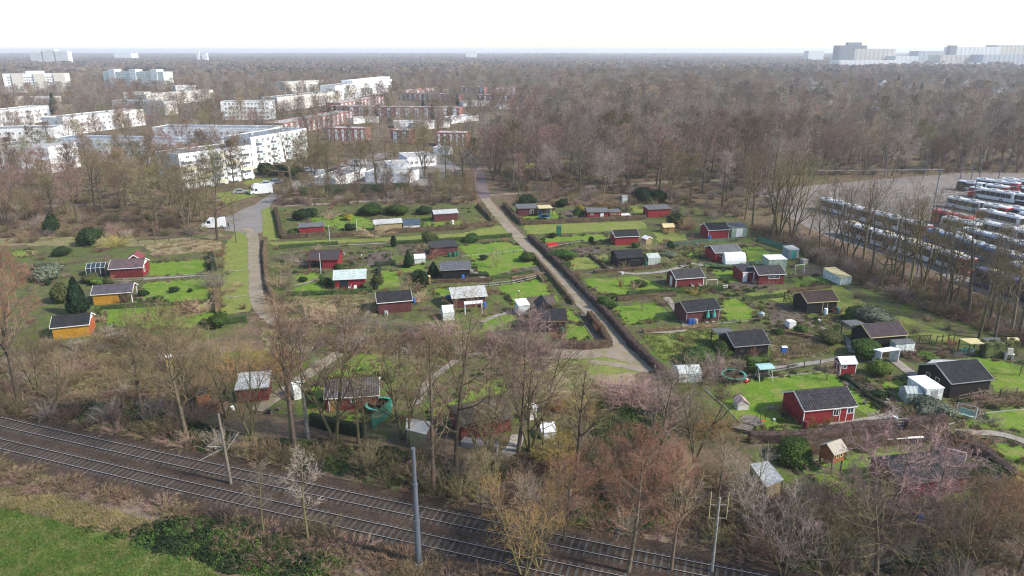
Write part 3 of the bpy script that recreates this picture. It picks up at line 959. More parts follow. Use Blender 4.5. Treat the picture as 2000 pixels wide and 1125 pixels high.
def roof_slab(w, y0, z0, y1, z1, th=.09, tile=False):
    mb = MB()
    if not tile:
        mb.prism([(y0, z0 - th), (y1, z1 - th), (y1, z1), (y0, z0)] if y1 > y0 else [(y1, z1 - th), (y0, z0 - th), (y0, z0), (y1, z1)], -w / 2, w / 2, 'x')
        nb = max(2, int(w / 1.0))
        L = math.hypot(y1 - y0, z1 - z0)
        for i in range(1, nb):            # lapped felt joints
            x = -w / 2 + w * i / nb
            nz = .012
            mb.hexa([(x - .03, y0, z0 - .01), (x + .03, y0, z0 - .01), (x + .03, y1, z1 - .01), (x - .03, y1, z1 - .01), (x - .03, y0, z0 + nz), (x + .03, y0, z0 + nz), (x + .03, y1, z1 + nz), (x - .03, y1, z1 + nz)])
        return mb
    nc = int(w / .30) * 4                 # pantiles: waves across, steps down
    nr = max(4, int(math.hypot(y1 - y0, z1 - z0) / .36))
    base = 0
    for r in range(nr):
        for e in (0, 1):
            t = (r + e) / nr
            for i in range(nc + 1):
                x = -w / 2 + w * i / nc
                wv = (.045, .0, -.03, .0)[i % 4]
                mb.v.append((x, y0 + (y1 - y0) * t, z0 + (z1 - z0) * t + wv + (.06 if e == 0 else .0)))
    for r in range(nr * 2 - 1):
        for i in range(nc):
            a = r * (nc + 1) + i
            mb.f.append((a, a + 1, a + nc + 2, a + nc + 1))
            mb.m.append(0)
    return mb
def hut(name, label, eL, eR, depth=4.2, he=2.15, rise=.95, roof='gable', wall=RED, roofm=RFELT, trim=WHITE, win=(), doors=(), over=.22, tile=False, cat='shed', porch=None, gable=None, group=None, corner=None, endwall=None):
    """garden hut placed by its front eave; rise = ridge over eave; roof gable (ridge along the front), gfront (ridge front to back), mono, flat"""
    c, Lr, rz = fr(*eL, *eR, he)
    n = Vector((-math.sin(rz), math.cos(rz), 0))
    w = Lr - 2 * over
    o = c + n * (depth / 2 + over)
    t = thing(name, label, cat, (o.x, o.y, 0), rz, group)
    d = depth
    mb = MB()
    if roof == 'gable':
        pr = [(-d / 2, 0), (d / 2, 0), (d / 2, he - .02), (0, he + rise - .06), (-d / 2, he - .02)]
        mb.prism(pr, -w / 2, w / 2, 'x')
    elif roof == 'gfront':
        mb.prism([(-w / 2, 0), (w / 2, 0), (w / 2, he - .02), (0, he + rise - .06), (-w / 2, he - .02)], -d / 2, d / 2, 'y')
    elif roof == 'mono':
        mb.prism([(-d / 2, 0), (d / 2, 0), (d / 2, he + rise - .06), (-d / 2, he - .06)], -w / 2, w / 2, 'x')
    else:
        mb.box(-w / 2, -d / 2, 0, w / 2, d / 2, he - .03)
    if porch:      # an open bay cut from one end, its roof carried on a post
        mb = MB()
        xa, xb = (-w / 2, w / 2 - porch) if porch > 0 else (-w / 2 - porch, w / 2)
        mb.prism([(-d / 2, 0), (d / 2, 0), (d / 2, he - .02), (0, he + rise - .06), (-d / 2, he - .02)], xa, xb, 'x')
        px = w / 2 - .06 if porch > 0 else -w / 2 + .06
        for yy in (-d / 2 + .06, d / 2 - .06):
            MB().box(px - .06, yy - .06, 0, px + .06, yy + .06, he - .03).build('post', trim or wall, t)
    mb.build('wall', wall, t)
    W = w / 2 + over
    if roof == 'gable':
        sl = rise / (d / 2)
        ey = d / 2 + over
        for s in (-1, 1):
            roof_slab(2 * W, s * ey, he - over * sl, 0, he + rise, tile=tile).build('roof', roofm, t)
        MB().prism([(-.14, he + rise - .05), (.14, he + rise - .05), (0, he + rise + .055)], -W, W, 'x').build('ridge_cap', roofm, t)
        if trim:
            for s in (-1, 1):
                b = MB()
                x0, x1 = (s * W, s * (W + .035)) if s > 0 else (s * (W + .035), s * W)
                for q in (-1, 1):
                    b.prism([(q * ey, he - over * sl - .15), (q * ey, he - over * sl + .05), (0, he + rise + .06), (0, he + rise - .15)][::q], x0, x1, 'x')
                b.build('bargeboard', trim, t)
            MB().box(-W, -ey - .05, he - over * sl - .12, W, -ey - .005, he - over * sl - .02).build('gutter', trim, t)
    elif roof == 'gfront':
        sl = rise / (w / 2)
        for s in (-1, 1):
            r = roof_slab(d + 2 * over, s * W, he - over * sl, 0, he + rise, tile=tile).build('roof', roofm, t)
            r.rotation_euler = (0, 0, -math.pi / 2)
        if trim:
            b = MB()
            for q in (-1, 1):
                b.prism([(q * W, he - over * sl - .15), (q * W, he - over * sl + .05), (0, he + rise + .06), (0, he + rise - .15)][::-q], -d / 2 - over - .035, -d / 2 - over, 'y')
            b.build('bargeboard', trim, t)
    else:
        z1 = he + (rise if roof == 'mono' else .02)
        roof_slab(2 * W, -d / 2 - over, he - .01, d / 2 + over, z1, th=.1).build('roof', roofm, t)
        if trim:
            MB().box(-W, -d / 2 - over - .04, he - .14, W, -d / 2 - over - .004, he + .01).build('fascia', trim, t)
    if corner:
        for sx in (-1, 1):
            MB().box(sx * w / 2 - .05, -d / 2 - .03, 0, sx * w / 2 + .05, -d / 2 + .05, he - .1).build('corner_board', corner, t)
    for q in win:
        f, x, z, ww, hh = q[:5]
        fy = d / 2 if f in 'fb' else w / 2
        add_window(t, x * (w if f in 'fb' else d), z, ww, hh, f, fy, q[5] if len(q) > 5 else WHITE)
    for q in doors:
        f, x, ww, hh = q[:4]
        fy = d / 2 if f in 'fb' else w / 2
        m = q[4] if len(q) > 4 else wall
        o2 = MB().box(-ww / 2, -.05, .02, ww / 2, .02, hh).build('door', m, t)
        place_face(o2, x * (w if f in 'fb' else d), .02, f, fy)
        fm = MB()
        fm.box(-ww / 2 - .07, -.06, 0, -ww / 2, .02, hh + .05).box(ww / 2, -.06, 0, ww / 2 + .07, .02, hh + .05).box(-ww / 2 - .07, -.06, hh + .05, ww / 2 + .07, .02, hh + .12)
        o3 = fm.build('door_frame', trim or wall, o2)
        MB().box(ww / 2 - .18, -.09, 1.0, ww / 2 - .08, -.05, 1.06).build('handle', BLACKP, o2)
    if endwall:
        k = 1 if endwall[0] == 'r' else -1
        x0, x1 = sorted((k * w / 2, k * (w / 2 + .02)))
        MB().prism([(-d / 2, .01), (d / 2, .01), (d / 2, he), (0, he + rise - .08), (-d / 2, he)], x0, x1, 'x').build('end_wall', endwall[1], t)
        xa, xb = sorted((k * (w / 2 + .015), k * (w / 2 + .05)))
        MB().box(xa, -.45, .02, xb, .45, 1.85).build('door', endwall[1], t)
    if gable:
        b = MB()
        for s in gable[0]:
            k = 1 if s == 'r' else -1
            b.prism([(-d / 2, he), (d / 2, he), (0, he + rise - .08)][::k], k * w / 2, k * (w / 2 + .045), 'x') if k > 0 else b.prism([(-d / 2, he), (d / 2, he), (0, he + rise - .08)], k * (w / 2 + .045), k * w / 2, 'x')
        b.build('gable_panel', gable[1], t)
    return t
def carport(name, label, corners, h=2.3, roofm=RGREY, post=DWOOD, back=None, group=None, cat='shelter'):
    """flat roof on posts, its four roof corners surveyed at height h (front-left, front-right, back-right, back-left)"""
    P = [at(u, v, h) for u, v in corners]
    c = sum(P, Vector()) / 4
    t = thing(name, label, cat, (c.x, c.y, 0), 0, group)
    L = [(p.x - c.x, p.y - c.y) for p in P]
    mb = MB()
    mb.hexa([(x, y, h - .1) for x, y in L] + [(x, y, h) for x, y in L])
    mb.build('roof', roofm, t)
    for x, y in L:
        MB().box(x * .92 - .06, y * .92 - .06, 0, x * .92 + .06, y * .92 + .06, h - .1).build('post', post, t)
    if back:
        for i, j in back[0]:
            a, b = Vector((*L[i], 0)) * .9, Vector((*L[j], 0)) * .9
            d = (b - a).normalized() * .03
            nn = Vector((-d.y, d.x, 0))
            MB().hexa([a - nn, b - nn, b + nn, a + nn] + [q + Vector((0, 0, h * .9)) for q in (a - nn, b - nn, b + nn, a + nn)]).build('side_panel', back[1], t)
    return t
def boxshed(name, label, bl, br, depth, h, wall, roofm, rise=.15, cat='shed', group=None, lid=True, door=None):
    c, w, rz = fr(*bl, *br)
    n = Vector((-math.sin(rz), math.cos(rz), 0))
    o = c + n * depth / 2
    t = thing(name, label, cat, (o.x, o.y, 0), rz, group)
    MB().prism([(-depth / 2, 0), (depth / 2, 0), (depth / 2, h + rise), (-depth / 2, h)], -w / 2, w / 2, 'x').build('wall', wall, t)
    if lid:
        MB().prism([(-depth / 2 - .08, h), (depth / 2 + .08, h + rise + .01), (depth / 2 + .08, h + rise + .08), (-depth / 2 - .08, h + .07)], -w / 2 - .08, w / 2 + .08, 'x').build('roof', roofm, t)
    if door:
        MB().box(-w * .2, -depth / 2 - .03, .05, w * .2, -depth / 2, h * .9).build('door', door, t)
    return t
def greenhouse(name, label, bl, br, depth, he=1.5, rise=.6, glass=GHG, frame=WHITE, group=None, tunnel=False):
    c, w, rz = fr(*bl, *br)
    n = Vector((-math.sin(rz), math.cos(rz), 0))
    o = c + n * depth / 2
    t = thing(name, label, 'greenhouse', (o.x, o.y, 0), rz, group)
    d = depth
    if tunnel:
        prof = [(math.cos(a) * d / 2, math.sin(a) * (he + rise)) for a in [math.pi * i / 10 for i in range(11)]]
        MB().prism(prof, -w / 2, w / 2, 'x').build('cover', glass, t)
        for i in range(5):
            x = -w / 2 + w * i / 4
            MB().prism([(p[0] * 1.01, p[1] * 1.01) for p in prof], x - .03, x + .03, 'x').build('hoop', frame, t)
        MB().box(-w / 2 - .04, -.4, 0, -w / 2 - .005, .4, 1.6).build('door', frame, t)
        return t
    prof = [(-d / 2, 0), (d / 2, 0), (d / 2, he), (0, he + rise), (-d / 2, he)]
    MB().prism(prof, -w / 2, w / 2, 'x').build('glazing', glass, t)
    f = MB()
    for i in range(5):
        x = -w / 2 + w * i / 4
        q = [(y, z) for y, z in prof]
        for a, b in zip(q[1:], q[2:] + q[:1]):
            f.tube((x, a[0] * 1.01, a[1] * 1.005), (x, b[0] * 1.01, b[1] * 1.005), .03, n=4)
    for y, z in prof[2:]:
        f.tube((-w / 2, y * 1.01, z), (w / 2, y * 1.01, z), .03, n=4)
    f.build('frame', frame, t)
    MB().box(-w / 2 - .05, -.35, 0, -w / 2 - .01, .35, he).build('door', frame, t)
    return t
H = hut
# right of the diagonal path
H('garden_hut', 'bright red hut with pantiled roof, white-framed windows and steps beside the lawn', (1571, 801), (1676, 791), 4.6, 2.2, 1.25, wall=RED, roofm=RTILE, tile=True, corner=WHITE, win=(('f', .13, 1.35, .75, .85), ('f', .42, 1.45, .8, .75)), doors=(('f', .28, .8, 1.9),))
H('playhouse_shed', 'small red shed with white roof and white-framed double doors beside a round bush', (1643, 710), (1676, 709), 1.9, 1.75, .55, wall=RED, roofm=RWHITE, corner=WHITE, over=.12, win=(('f', -.25, 1.2, .6, .5),), doors=(('l', -.2, .55, 1.4), ('l', .2, .55, 1.4)))
H('garden_hut', 'large black hut with bare felt roof and two pale windows in its gable', (1859, 748), (1942, 739), 5.6, 2.3, 1.35, wall=BLACKW, roofm=RFELTB, trim=ALU, win=(('l', -.1, 1.5, .7, .8, CREAM), ('l', .18, 1.5, .7, .8, CREAM)))
carport('lean_to', 'light grey flat lean-to roof behind the large black hut', [(1806, 712), (1860, 709), (1873, 703), (1822, 702)], 2.35, RLIGHT, DWOOD)
H('garden_hut', 'dark hut with yellow bargeboards and purple-black roof beside a grey carport', (1701, 658), (1775, 652), 4.4, 2.1, 1.1, wall=BLACKW, roofm=RPURP, trim=CREAM)
carport('carport', 'grey flat carport on dark posts beside the yellow-edged dark hut', [(1666, 640), (1697, 634), (1672, 624), (1644, 626)], 2.3, RGREY, DWOOD)
carport('shelter', 'white flat shelter with pale side panels beside a big laurel', [(1722, 687), (1760, 682), (1741, 677), (1706, 682)], 2.1, RWHITE, WHITE, (((1, 2), (0, 3)), POLY))
for k, (a, b) in enumerate((((1747, 689), (1766, 688)), ((1767, 688), (1785, 686)))):
    boxshed('storage_box', ('grey storage box touching the white shelter', 'grey storage box beside the stake fence')[k], a, b, 1.3, 1.35, POLY, RGREY, .1, cat='box')
carport('shelter', 'beige flat shelter with green chairs stacked under it', [(1895, 671), (1923, 671), (1907, 660), (1873, 661)], 2.2, CREAM, DWOOD)
carport('shelter', 'dark flat shelter behind the clipped green hedge blocks', [(1925, 666), (1962, 666), (1950, 659), (1917, 660)], 2.2, RGREY, DWOOD)
carport('shelter', 'small pale roofed shelter at the thicket edge beyond the hedge blocks', [(1969, 664), (1992, 664), (1988, 659), (1967, 659)], 2.1, CREAM, DWOOD)
H('garden_hut', 'low dark brown hut with yellow gable boards and lattice screen', (1577, 590), (1640, 586), 4.2, 2.2, 1.05, wall=BLACKW, roofm=RBROWN, trim=CREAM, doors=(('f', .1, .8, 1.8),))
H('garden_hut', 'long red hut with dark roof, strip window and white door in its left annex', (1482, 536), (1536, 534), 4.6, 2.2, .95, wall=DRED, roofm=RFELT, win=(('f', .1, 1.45, 2.2, .5),), doors=(('l', 0, .8, 1.8, WHITE),))
H('annex', 'red annex with low grey roof joined to the long red hut', (1450, 532), (1480, 530), 3.6, 2.0, .5, 'mono', wall=RED, roofm=RFELT, trim=WHITE, over=.1, doors=(('f', -.3, .8, 1.7, WHITE),), cat='shed')
boxshed('container_shed', 'mint green shed with white roof behind the long red hut', (1500, 528), (1535, 527), 3.0, 2.2, MINTW, RWHITE)
greenhouse('polytunnel', 'white rounded polytunnel beside the grey-roofed red hut', (1417, 517), (1457, 516), 3.0, 1.4, .8, glass=M('tunnel_sheet', (.66, .69, .70), .4, .12, 1), tunnel=True)
H('garden_hut', 'red hut with grey roof and barred white window beside the polytunnel', (1397, 493), (1449, 490), 4.6, 2.2, .9, wall=RED, roofm=RGREY, win=(('f', -.15, 1.5, 2.0, .6),), gable=('l', BLACKW))
H('garden_hut', 'dark red hut with white eaves and white chairs at its front', (1320, 544), (1378, 540), 4.2, 2.2, .95, wall=DRED, roofm=RFELT, corner=WHITE, doors=(('l', 0, .8, 1.8, WHITE),))
H('garden_hut', 'dull red hut with blue barrels and two folded green parasols at its wall', (1341, 609), (1409, 602), 4.2, 2.2, 1.0, wall=MAROON, roofm=RFELTB, trim=ALU, corner=ALU)
H('annex', 'maroon side room with windows and flat felt roof joined to the dull red hut', (1328, 592), (1341, 598), 4.0, 2.2, .15, 'flat', wall=MAROON, roofm=RFELT, trim=WOODG, over=.1, win=(('f', .0, 1.5, .9, .6, WOODG),))
H('garden_hut', 'black hut with felt roof beside a hedge block and canopy swing', (1434, 676), (1506, 670), 4.8, 2.1, 1.1, wall=BLACKW, roofm=RFELTB, trim=ALU)
carport('carport', 'grey carport with white edge joined to the black hut by the laurel', [(1406, 655), (1440, 651), (1422, 640), (1389, 642)], 2.3, RGREY, DWOOD)
H('garden_hut', 'red hut with dark roof and blue barrel beside a pale green shed', (1384, 449), (1427, 447), 4.6, 2.3, 1.0, wall=RED, roofm=RFELTB, corner=WHITE)
boxshed('garden_shed', 'pale green shed with grey roof against the tall red hut', (1428, 464), (1458, 462), 3.2, 2.3, MINTW, RGREY, .4, door=WHITE)
H('garden_hut', 'red hut with dark roof and white left gable beside a round little tree', (1201, 462), (1250, 460), 4.0, 2.15, .95, wall=RED, roofm=RFELTB, gable=('l', WHITE))
H('garden_hut', 'black hut with felt roof beside the diagonal path and the pale greenhouse', (1205, 504), (1259, 501), 4.2, 2.15, 1.0, wall=BLACKW, roofm=RFELTB, trim=None, win=(('f', .2, 1.5, 1.9, .5, DWOOD),))
greenhouse('greenhouse', 'pale glass greenhouse beside the black hut with felt roof', (1266, 518), (1289, 516), 2.6, 1.5, .6)
H('playhouse', 'small honey-coloured wooden playhouse on the back lane grass', (1296, 444), (1319, 443), 2.2, 1.5, .6, 'gable', wall=HONEY, roofm=CREAM, trim=HONEY, over=.12, win=(('f', -.1, .95, .6, .5, HONEY),), cat='playhouse')
H('hutch', 'tiny white-roofed hutch beside the red hut with white gable', (1262, 467), (1275, 465), 1.6, 1.3, .5, 'gfront', wall=TANW, roofm=RWHITE, trim=WHITE, over=.1, cat='hutch')
H('garden_hut', 'red-brown hut with low grey roof and white window beside the trampoline', (1010, 407), (1051, 406), 3.8, 2.2, .35, 'mono', wall=MAROON, roofm=RGREY, trim=WOODG, win=(('f', .22, 1.2, 1.0, 1.0),))
carport('pavilion', 'pavilion with beige roof between the trampoline and the red-brown hut', [(1052, 407), (1080, 406), (1074, 400), (1049, 401)], 2.4, CREAM, DWOOD, (((2, 3),), DWOOD))
H('garden_hut', 'red hut with grey roof and white door along the back hedge', (1147, 414), (1190, 413), 3.8, 2.2, .55, 'gable', wall=RED, roofm=RGREY, trim=WOODG, win=(('f', -.3, 1.5, .9, .4),), doors=(('f', .2, .9, 1.8, WHITE),))
H('annex', 'red veranda with long window joined to the hut along the back hedge', (1190, 414), (1214, 413), 2.6, 2.0, .2, 'mono', wall=RED, roofm=RGREY, trim=WOODG, over=.08, win=(('f', 0, 1.4, 2.4, .5, CREAM),))
boxshed('cold_frame', 'white cold frame on the grass beside the red veranda', (1216, 427), (1232, 426), 1.6, .6, WHITE, POLY, .3, cat='cold frame')
H('garden_hut', 'red hut with flat grey roof at the woodland edge behind the lane', (1266, 409), (1312, 407), 3.8, 2.3, .3, 'mono', wall=RED, roofm=RGREY, trim=WOODG)
boxshed('toilet_box', 'grey metal cabin standing under bare trees behind the hedge', (1215, 399), (1225, 399), 1.4, 2.2, POLY, ALU, .1, cat='cabin')
boxshed('toilet_box', 'dark green portable toilet on the mown lane', (1087, 461), (1096, 461), 1.1, 2.2, GREENP, GREENP, .08, cat='toilet', door=M('green_door', (.03, .16, .10), .6))
boxshed('sand_box', 'bright red sand box on the lawn beside a laurel', (1070, 482), (1090, 480), 1.6, .55, REDP, REDP, .0, cat='sandbox', lid=False)
boxshed('garden_shed', 'small grey shed with teal door beside the green fence', (1540, 506), (1559, 504), 2.2, 1.9, M('grey_boards', (.26, .30, .30), .8), RLIGHT, .35, door=TEAL)
boxshed('storage_box', 'grey concrete box by the thicket beside the small teal-doored shed', (1569, 517), (1578, 516), 1.0, .9, CONC, CONC, .05, cat='box')
boxshed('lean_to_shed', 'white-ended lean-to with beige roof at the depot thicket', (1640, 557), (1662, 555), 5.0, 1.4, POLY, CREAM, .5)
# between the two paths
H('garden_hut', 'bright red hut with grey roof and brown door at the clipped hedge', (582, 444), (634, 441), 3.2, 2.1, .55, wall=RED, roofm=RGREY, trim=None, doors=(('f', .48, .25, 2.0, ORANGEW), ('f', .0, .08, 2.0, ORANGEW)))
H('garden_hut', 'tan hut with pale grey roof and orange door behind a bare bush', (730, 438), (787, 434), 3.6, 2.1, .6, wall=TANW, roofm=RLIGHT, trim=None, doors=(('r', 0, .9, 1.8, ORANGEW),))
boxshed('cold_frame', 'long cold frame with dark glass beside the tan hut', (788, 445), (820, 444), 4.5, .6, WHITE, PANE, .5, cat='cold frame')
H('garden_hut', 'brown hut with light grey roof and white barrel before the laurel row', (847, 418), (896, 415), 3.8, 2.2, .55, wall=MAROON, roofm=RLIGHT, trim=None)
H('garden_hut', 'red hut with purple-brown roof and open dark porch beside a white flagpole', (600, 507), (661, 506), 5.4, 2.1, 1.2, wall=RED, roofm=RPURP, trim=RED, porch=-2.6)
H('garden_hut', 'red hut with pale mint roof and white garden chairs at its front', (650, 545), (715, 542), 4.6, 2.2, .9, 'gable', wall=RED, roofm=RMINT, trim=WHITE, win=(('f', -.2, 1.2, 1.6, 1.5, DWOOD),), over=.3)
H('garden_hut', 'maroon hut with black roof edged in white beside a blue barrel', (736, 591), (806, 585), 4.2, 2.2, 1.0, wall=MAROON, roofm=RFELTB, trim=WHITE)
H('garden_hut', 'maroon hut with wide pale grey roof and small white awning', (882, 581), (952, 576), 4.8, 2.2, .85, 'gable', wall=MAROON, roofm=RLIGHT, trim=WHITE, over=.35)
carport('awning', 'small white awning at the front of the pale-roofed maroon hut', [(907, 594), (943, 591), (942, 586), (906, 589)], 1.9, RWHITE, WHITE, cat='awning')
H('garden_hut', 'black hut with smooth slate-grey roof beside a dark conifer', (861, 527), (920, 524), 4.2, 2.2, .9, wall=BLACKW, roofm=M('roof_slate', (.10, .105, .12), .8, .3, .8, fine=4), trim=ALU)
H('garden_hut', 'low brown hut with dark flat-pitched roof and green barrels', (841, 484), (896, 480), 3.6, 2.0, .4, 'mono', wall=MAROON, roofm=RFELT, trim=RFELT)
H('garden_hut', 'black hut with black roof and orange-brown eaves beside the diagonal path', (1037, 627), (1109, 625), 4.4, 2.1, 1.05, wall=BLACKW, roofm=RFELTB, trim=HONEY, over=.3)
H('gazebo', 'dark pyramid-roofed gazebo behind the black hut with orange eaves', (1050, 602), (1083, 600), 3.4, 2.1, 1.0, 'gfront', wall=BLACKW, roofm=RFELT, trim=DWOOD, cat='gazebo')
boxshed('tarp_shelter', 'white tarpaulin shelter against the black hut with orange eaves', (1013, 616), (1034, 614), 2.4, 1.7, POLY, RWHITE, .3, cat='shelter')
greenhouse('greenhouse', 'small white foil greenhouse among shrubs below the pale-roofed maroon hut', (866, 627), (888, 625), 2.4, 1.4, .9, glass=POLY)
boxshed('garden_cupboard', 'honey wood cupboard beside the dark conifer and the black slate-roofed hut', (832, 556), (841, 555), .8, 1.4, HONEY, CREAM, .1, cat='cupboard')
boxshed('cold_frame', 'white foil cold frame on the lawn beside a dark conifer', (810, 515), (831, 514), 1.8, 1.0, POLY, POLY, .5, cat='cold frame')
# left of the gravel path
H('garden_hut', 'red hut with purple stained roof and white-and-red gable beside the green lawn', (210, 525), (279, 521), 4.8, 2.1, 1.05, wall=DRED, roofm=M('roof_stained', (.13, .075, .08), .85, .4, .9, c2=(.055, .05, .055), fine=5), trim=WHITE, gable=('r', WHITE), endwall=('r', RED), win=(('r', -.25, 1.3, 1.0, 1.1),))  # sunlit side put into the colour: end wall brighter red than the shaded front
H('annex', 'red cross wing with red roof behind the purple-roofed hut', (246, 507), (276, 505), 3.4, 2.2, .85, 'gfront', wall=RED, roofm=M('roof_red', (.20, .055, .06), .85, .35, 1), trim=WHITE)
greenhouse('greenhouse', 'dark lean-to greenhouse at the left end of the purple-roofed red hut', (170, 541), (207, 538), 3.4, 1.7, .6, glass=PANE)
H('garden_hut', 'ochre yellow hut with slate roof, open porch and brick-red gable', (176, 575), (258, 569), 4.0, 2.1, .9, wall=OCHREW, roofm=M('roof_slate_p', (.085, .075, .09), .85, .35, .8, fine=5), trim=WHITE, porch=2.2, gable=('r', RED))
H('garden_hut', 'ochre yellow hut with orange gable end, black roof and white gable panel', (96, 640), (174, 632), 4.2, 2.1, 1.0, wall=OCHREW, roofm=RFELTB, trim=WHITE, gable=('r', WHITE), endwall=('r', ORANGEW))
# along the railway
H('garden_hut', 'brick red hut with dark corrugated roof behind the green mesh fence', (632, 777), (741, 770), 4.6, 2.0, 1.1, wall=DRED, roofm=M('roof_corrugated', (.11, .10, .102), .85, .4, 1, fine=5), tile=True, trim=WHITE, win=(('f', .02, 1.35, .6, .7),), doors=(('f', -.38, .8, 1.8, HONEY),))
H('garden_hut', 'brick red hut with mossy brown tiled roof seen through tall trees', (897, 832), (1003, 813), 4.8, 2.0, 1.1, wall=DRED, roofm=M('roof_mossy', (.13, .112, .092), .9, .4, 1, fine=5), tile=True, trim=WOODG)
H('garden_hut', 'dark red hut with white corrugated roof beside the small orange shed', (457, 762), (525, 756), 3.4, 2.0, .6, 'mono', wall=DRED, roofm=RLIGHT, tile=False, trim=WOODG)
H('garden_shed', 'small orange-red wooden shed with brown roof above the ivy bank', (381, 772), (408, 768), 2.0, 1.9, .5, wall=ORANGEW, roofm=RBROWN, trim=None, over=.12)
carport('shelter', 'white flat-roofed shelter beside the green mesh fence', [(792, 838), (832, 848), (845, 824), (794, 816)], 2.2, M('roof_cream', (.52, .48, .41), .8, .2, 1), WOODG, (((0, 1),), TANW))
greenhouse('greenhouse', 'white foil greenhouse beside the slab path behind a twin-trunk tree', (576, 782), (594, 778), 2.0, 1.4, .7, glass=POLY)
boxshed('potting_bench', 'pale stone bench wall in front of the mossy-roofed red hut', (900, 873), (970, 885), 1.2, .7, CONC, CONC, .0, cat='bench', lid=False)
boxshed('covered_pile', 'pile under a white sheet among shrubs beside the railway bank', (1059, 859), (1086, 857), 1.6, .9, POLY, RWHITE, .3, cat='pile')
boxshed('white_board', 'leaning white panel beside the mossy-roofed red hut', (1032, 822), (1048, 818), .5, 1.5, POLY, RWHITE, .3, cat='panel')
greenhouse('greenhouse', 'white greenhouse overgrown by a bare shrub at the end of the long hedge', (1326, 748), (1370, 746), 2.8, 1.3, .6, glass=POLY)
carport('shelter', 'pale flat-roofed shelter behind the thorn thicket beside a laurel ball', [(1497, 951), (1531, 936), (1500, 900), (1465, 906)], 2.1, RLIGHT, WOODG, (((0, 1), (0, 3)), TANW))
H('garden_hut', 'hut with dark ribbed roof under the pink-twigged tree', (1758, 944), (1896, 928), 4.4, 2.1, 1.0, wall=DRED, roofm=RTILE, tile=True, trim=WOODG)
H('dog_house', 'little pink-roofed white toy house with a blue round window on the lawn', (1441, 789), (1465, 788), 1.5, .95, .5, 'gfront', wall=M('shell_white', (.62, .57, .52), .7, .15, 2), roofm=M('roof_pink', (.48, .33, .31), .7, .2, 2), trim=None, over=.08, cat='playhouse')
boxshed('white_shed', 'white flat shed beside the glass lean-to of the large black hut', (1805, 789), (1838, 786), 3.4, 2.0, POLY, RWHITE, .12, door=ALU)
greenhouse('greenhouse', 'small clear greenhouse against the white flat shed', (1768, 787), (1800, 788), 2.0, 1.3, .6, frame=ALU)
# ------------------------------------------------------------------ garden furniture and play equipment
def spot(u, v):
    p = at(u, v)
    return (p.x, p.y, 0)
t = thing('stilt_playhouse', 'wooden playhouse on four stilts with pale gabled roof beside the pink-twigged tree', 'playhouse', spot(1620, 916), R(28))
for x in (-.75, .75):
    for y in (-.75, .75):
        MB().box(x - .06, y - .06, 0, x + .06, y + .06, 1.3).build('stilt', DWOOD, t)
MB().prism([(-.85, 1.3), (.85, 1.3), (.85, 2.6), (0, 3.2), (-.85, 2.6)], -.85, .85, 'x').build('wall', MW('playhouse_boards', (.33, .12, .05), axis='z'), t)
for s in (-1, 1):
    roof_slab(2.2, s * 1.1, 2.52, 0, 3.35, .07).build('roof', M('roof_tan', (.36, .33, .27), .85, .2, 2), t)
for x in (-.3, .3):
    add_window(t, x, 2.1, .4, .5, 'f', .85, CREAM)
def swing_bench(name, label, loc, rz, seatm, frm, canopy=None, w=1.9):
    t = thing(name, label, 'swing', loc, rz)
    for s in (-1, 1):
        f = MB()
        x = s * w / 2
        f.tube((x, -.75, 0), (x, 0, 1.85), .045, n=6).tube((x, .75, 0), (x, 0, 1.85), .045, n=6).tube((x, -.55, .5), (x, .55, .5), .035, n=6)
        f.build('side_frame', frm, t)
    MB().tube((-w / 2, 0, 1.85), (w / 2, 0, 1.85), .05, n=6).build('top_bar', frm, t)
    MB().box(-w / 2 + .2, -.3, .48, w / 2 - .2, .25, .56).build('seat', seatm, t)
    MB().hexa([(-w / 2 + .2, .22, .5), (w / 2 - .2, .22, .5), (w / 2 - .2, .28, .5), (-w / 2 + .2, .28, .5), (-w / 2 + .2, .4, 1.15), (w / 2 - .2, .4, 1.15), (w / 2 - .2, .46, 1.15), (-w / 2 + .2, .46, 1.15)]).build('backrest', seatm, t)
    for s in (-1, 1):
        for y in (-.25, .3):
            MB().tube((s * (w / 2 - .25), y, .56), (s * (w / 2 - .25), 0, 1.85), .015, n=4).build('hanger', frm, t)
    if canopy:
        MB().prism([(-.75, 1.8), (.75, 1.95), (.75, 2.03), (0, 2.1), (-.75, 1.9)], -w / 2 - .15, w / 2 + .15, 'x').build('canopy', canopy, t)
    return t
swing_bench('garden_swing', 'canopy swing with turquoise roof beside the hedge block on the lawn', spot(1491, 741), R(10), BLACKP, M('cream_metal', (.6, .58, .5), .5), M('turquoise_cloth', (.30, .48, .47), .8, .2, 2))
swing_bench('garden_swing', 'white swing bench with grey seat on the lawn by the dark hedge', spot(1856, 908), R(-35), M('grey_seat', (.30, .33, .36), .7, .2, 2), WHITE, None, 2.4)
swing_bench('garden_swing', 'metal swing bench with pale green seat on the plot below the large black hut', spot(1885, 818), R(-40), M('green_seat', (.28, .40, .33), .7, .2, 2), ALU, None, 2.0)
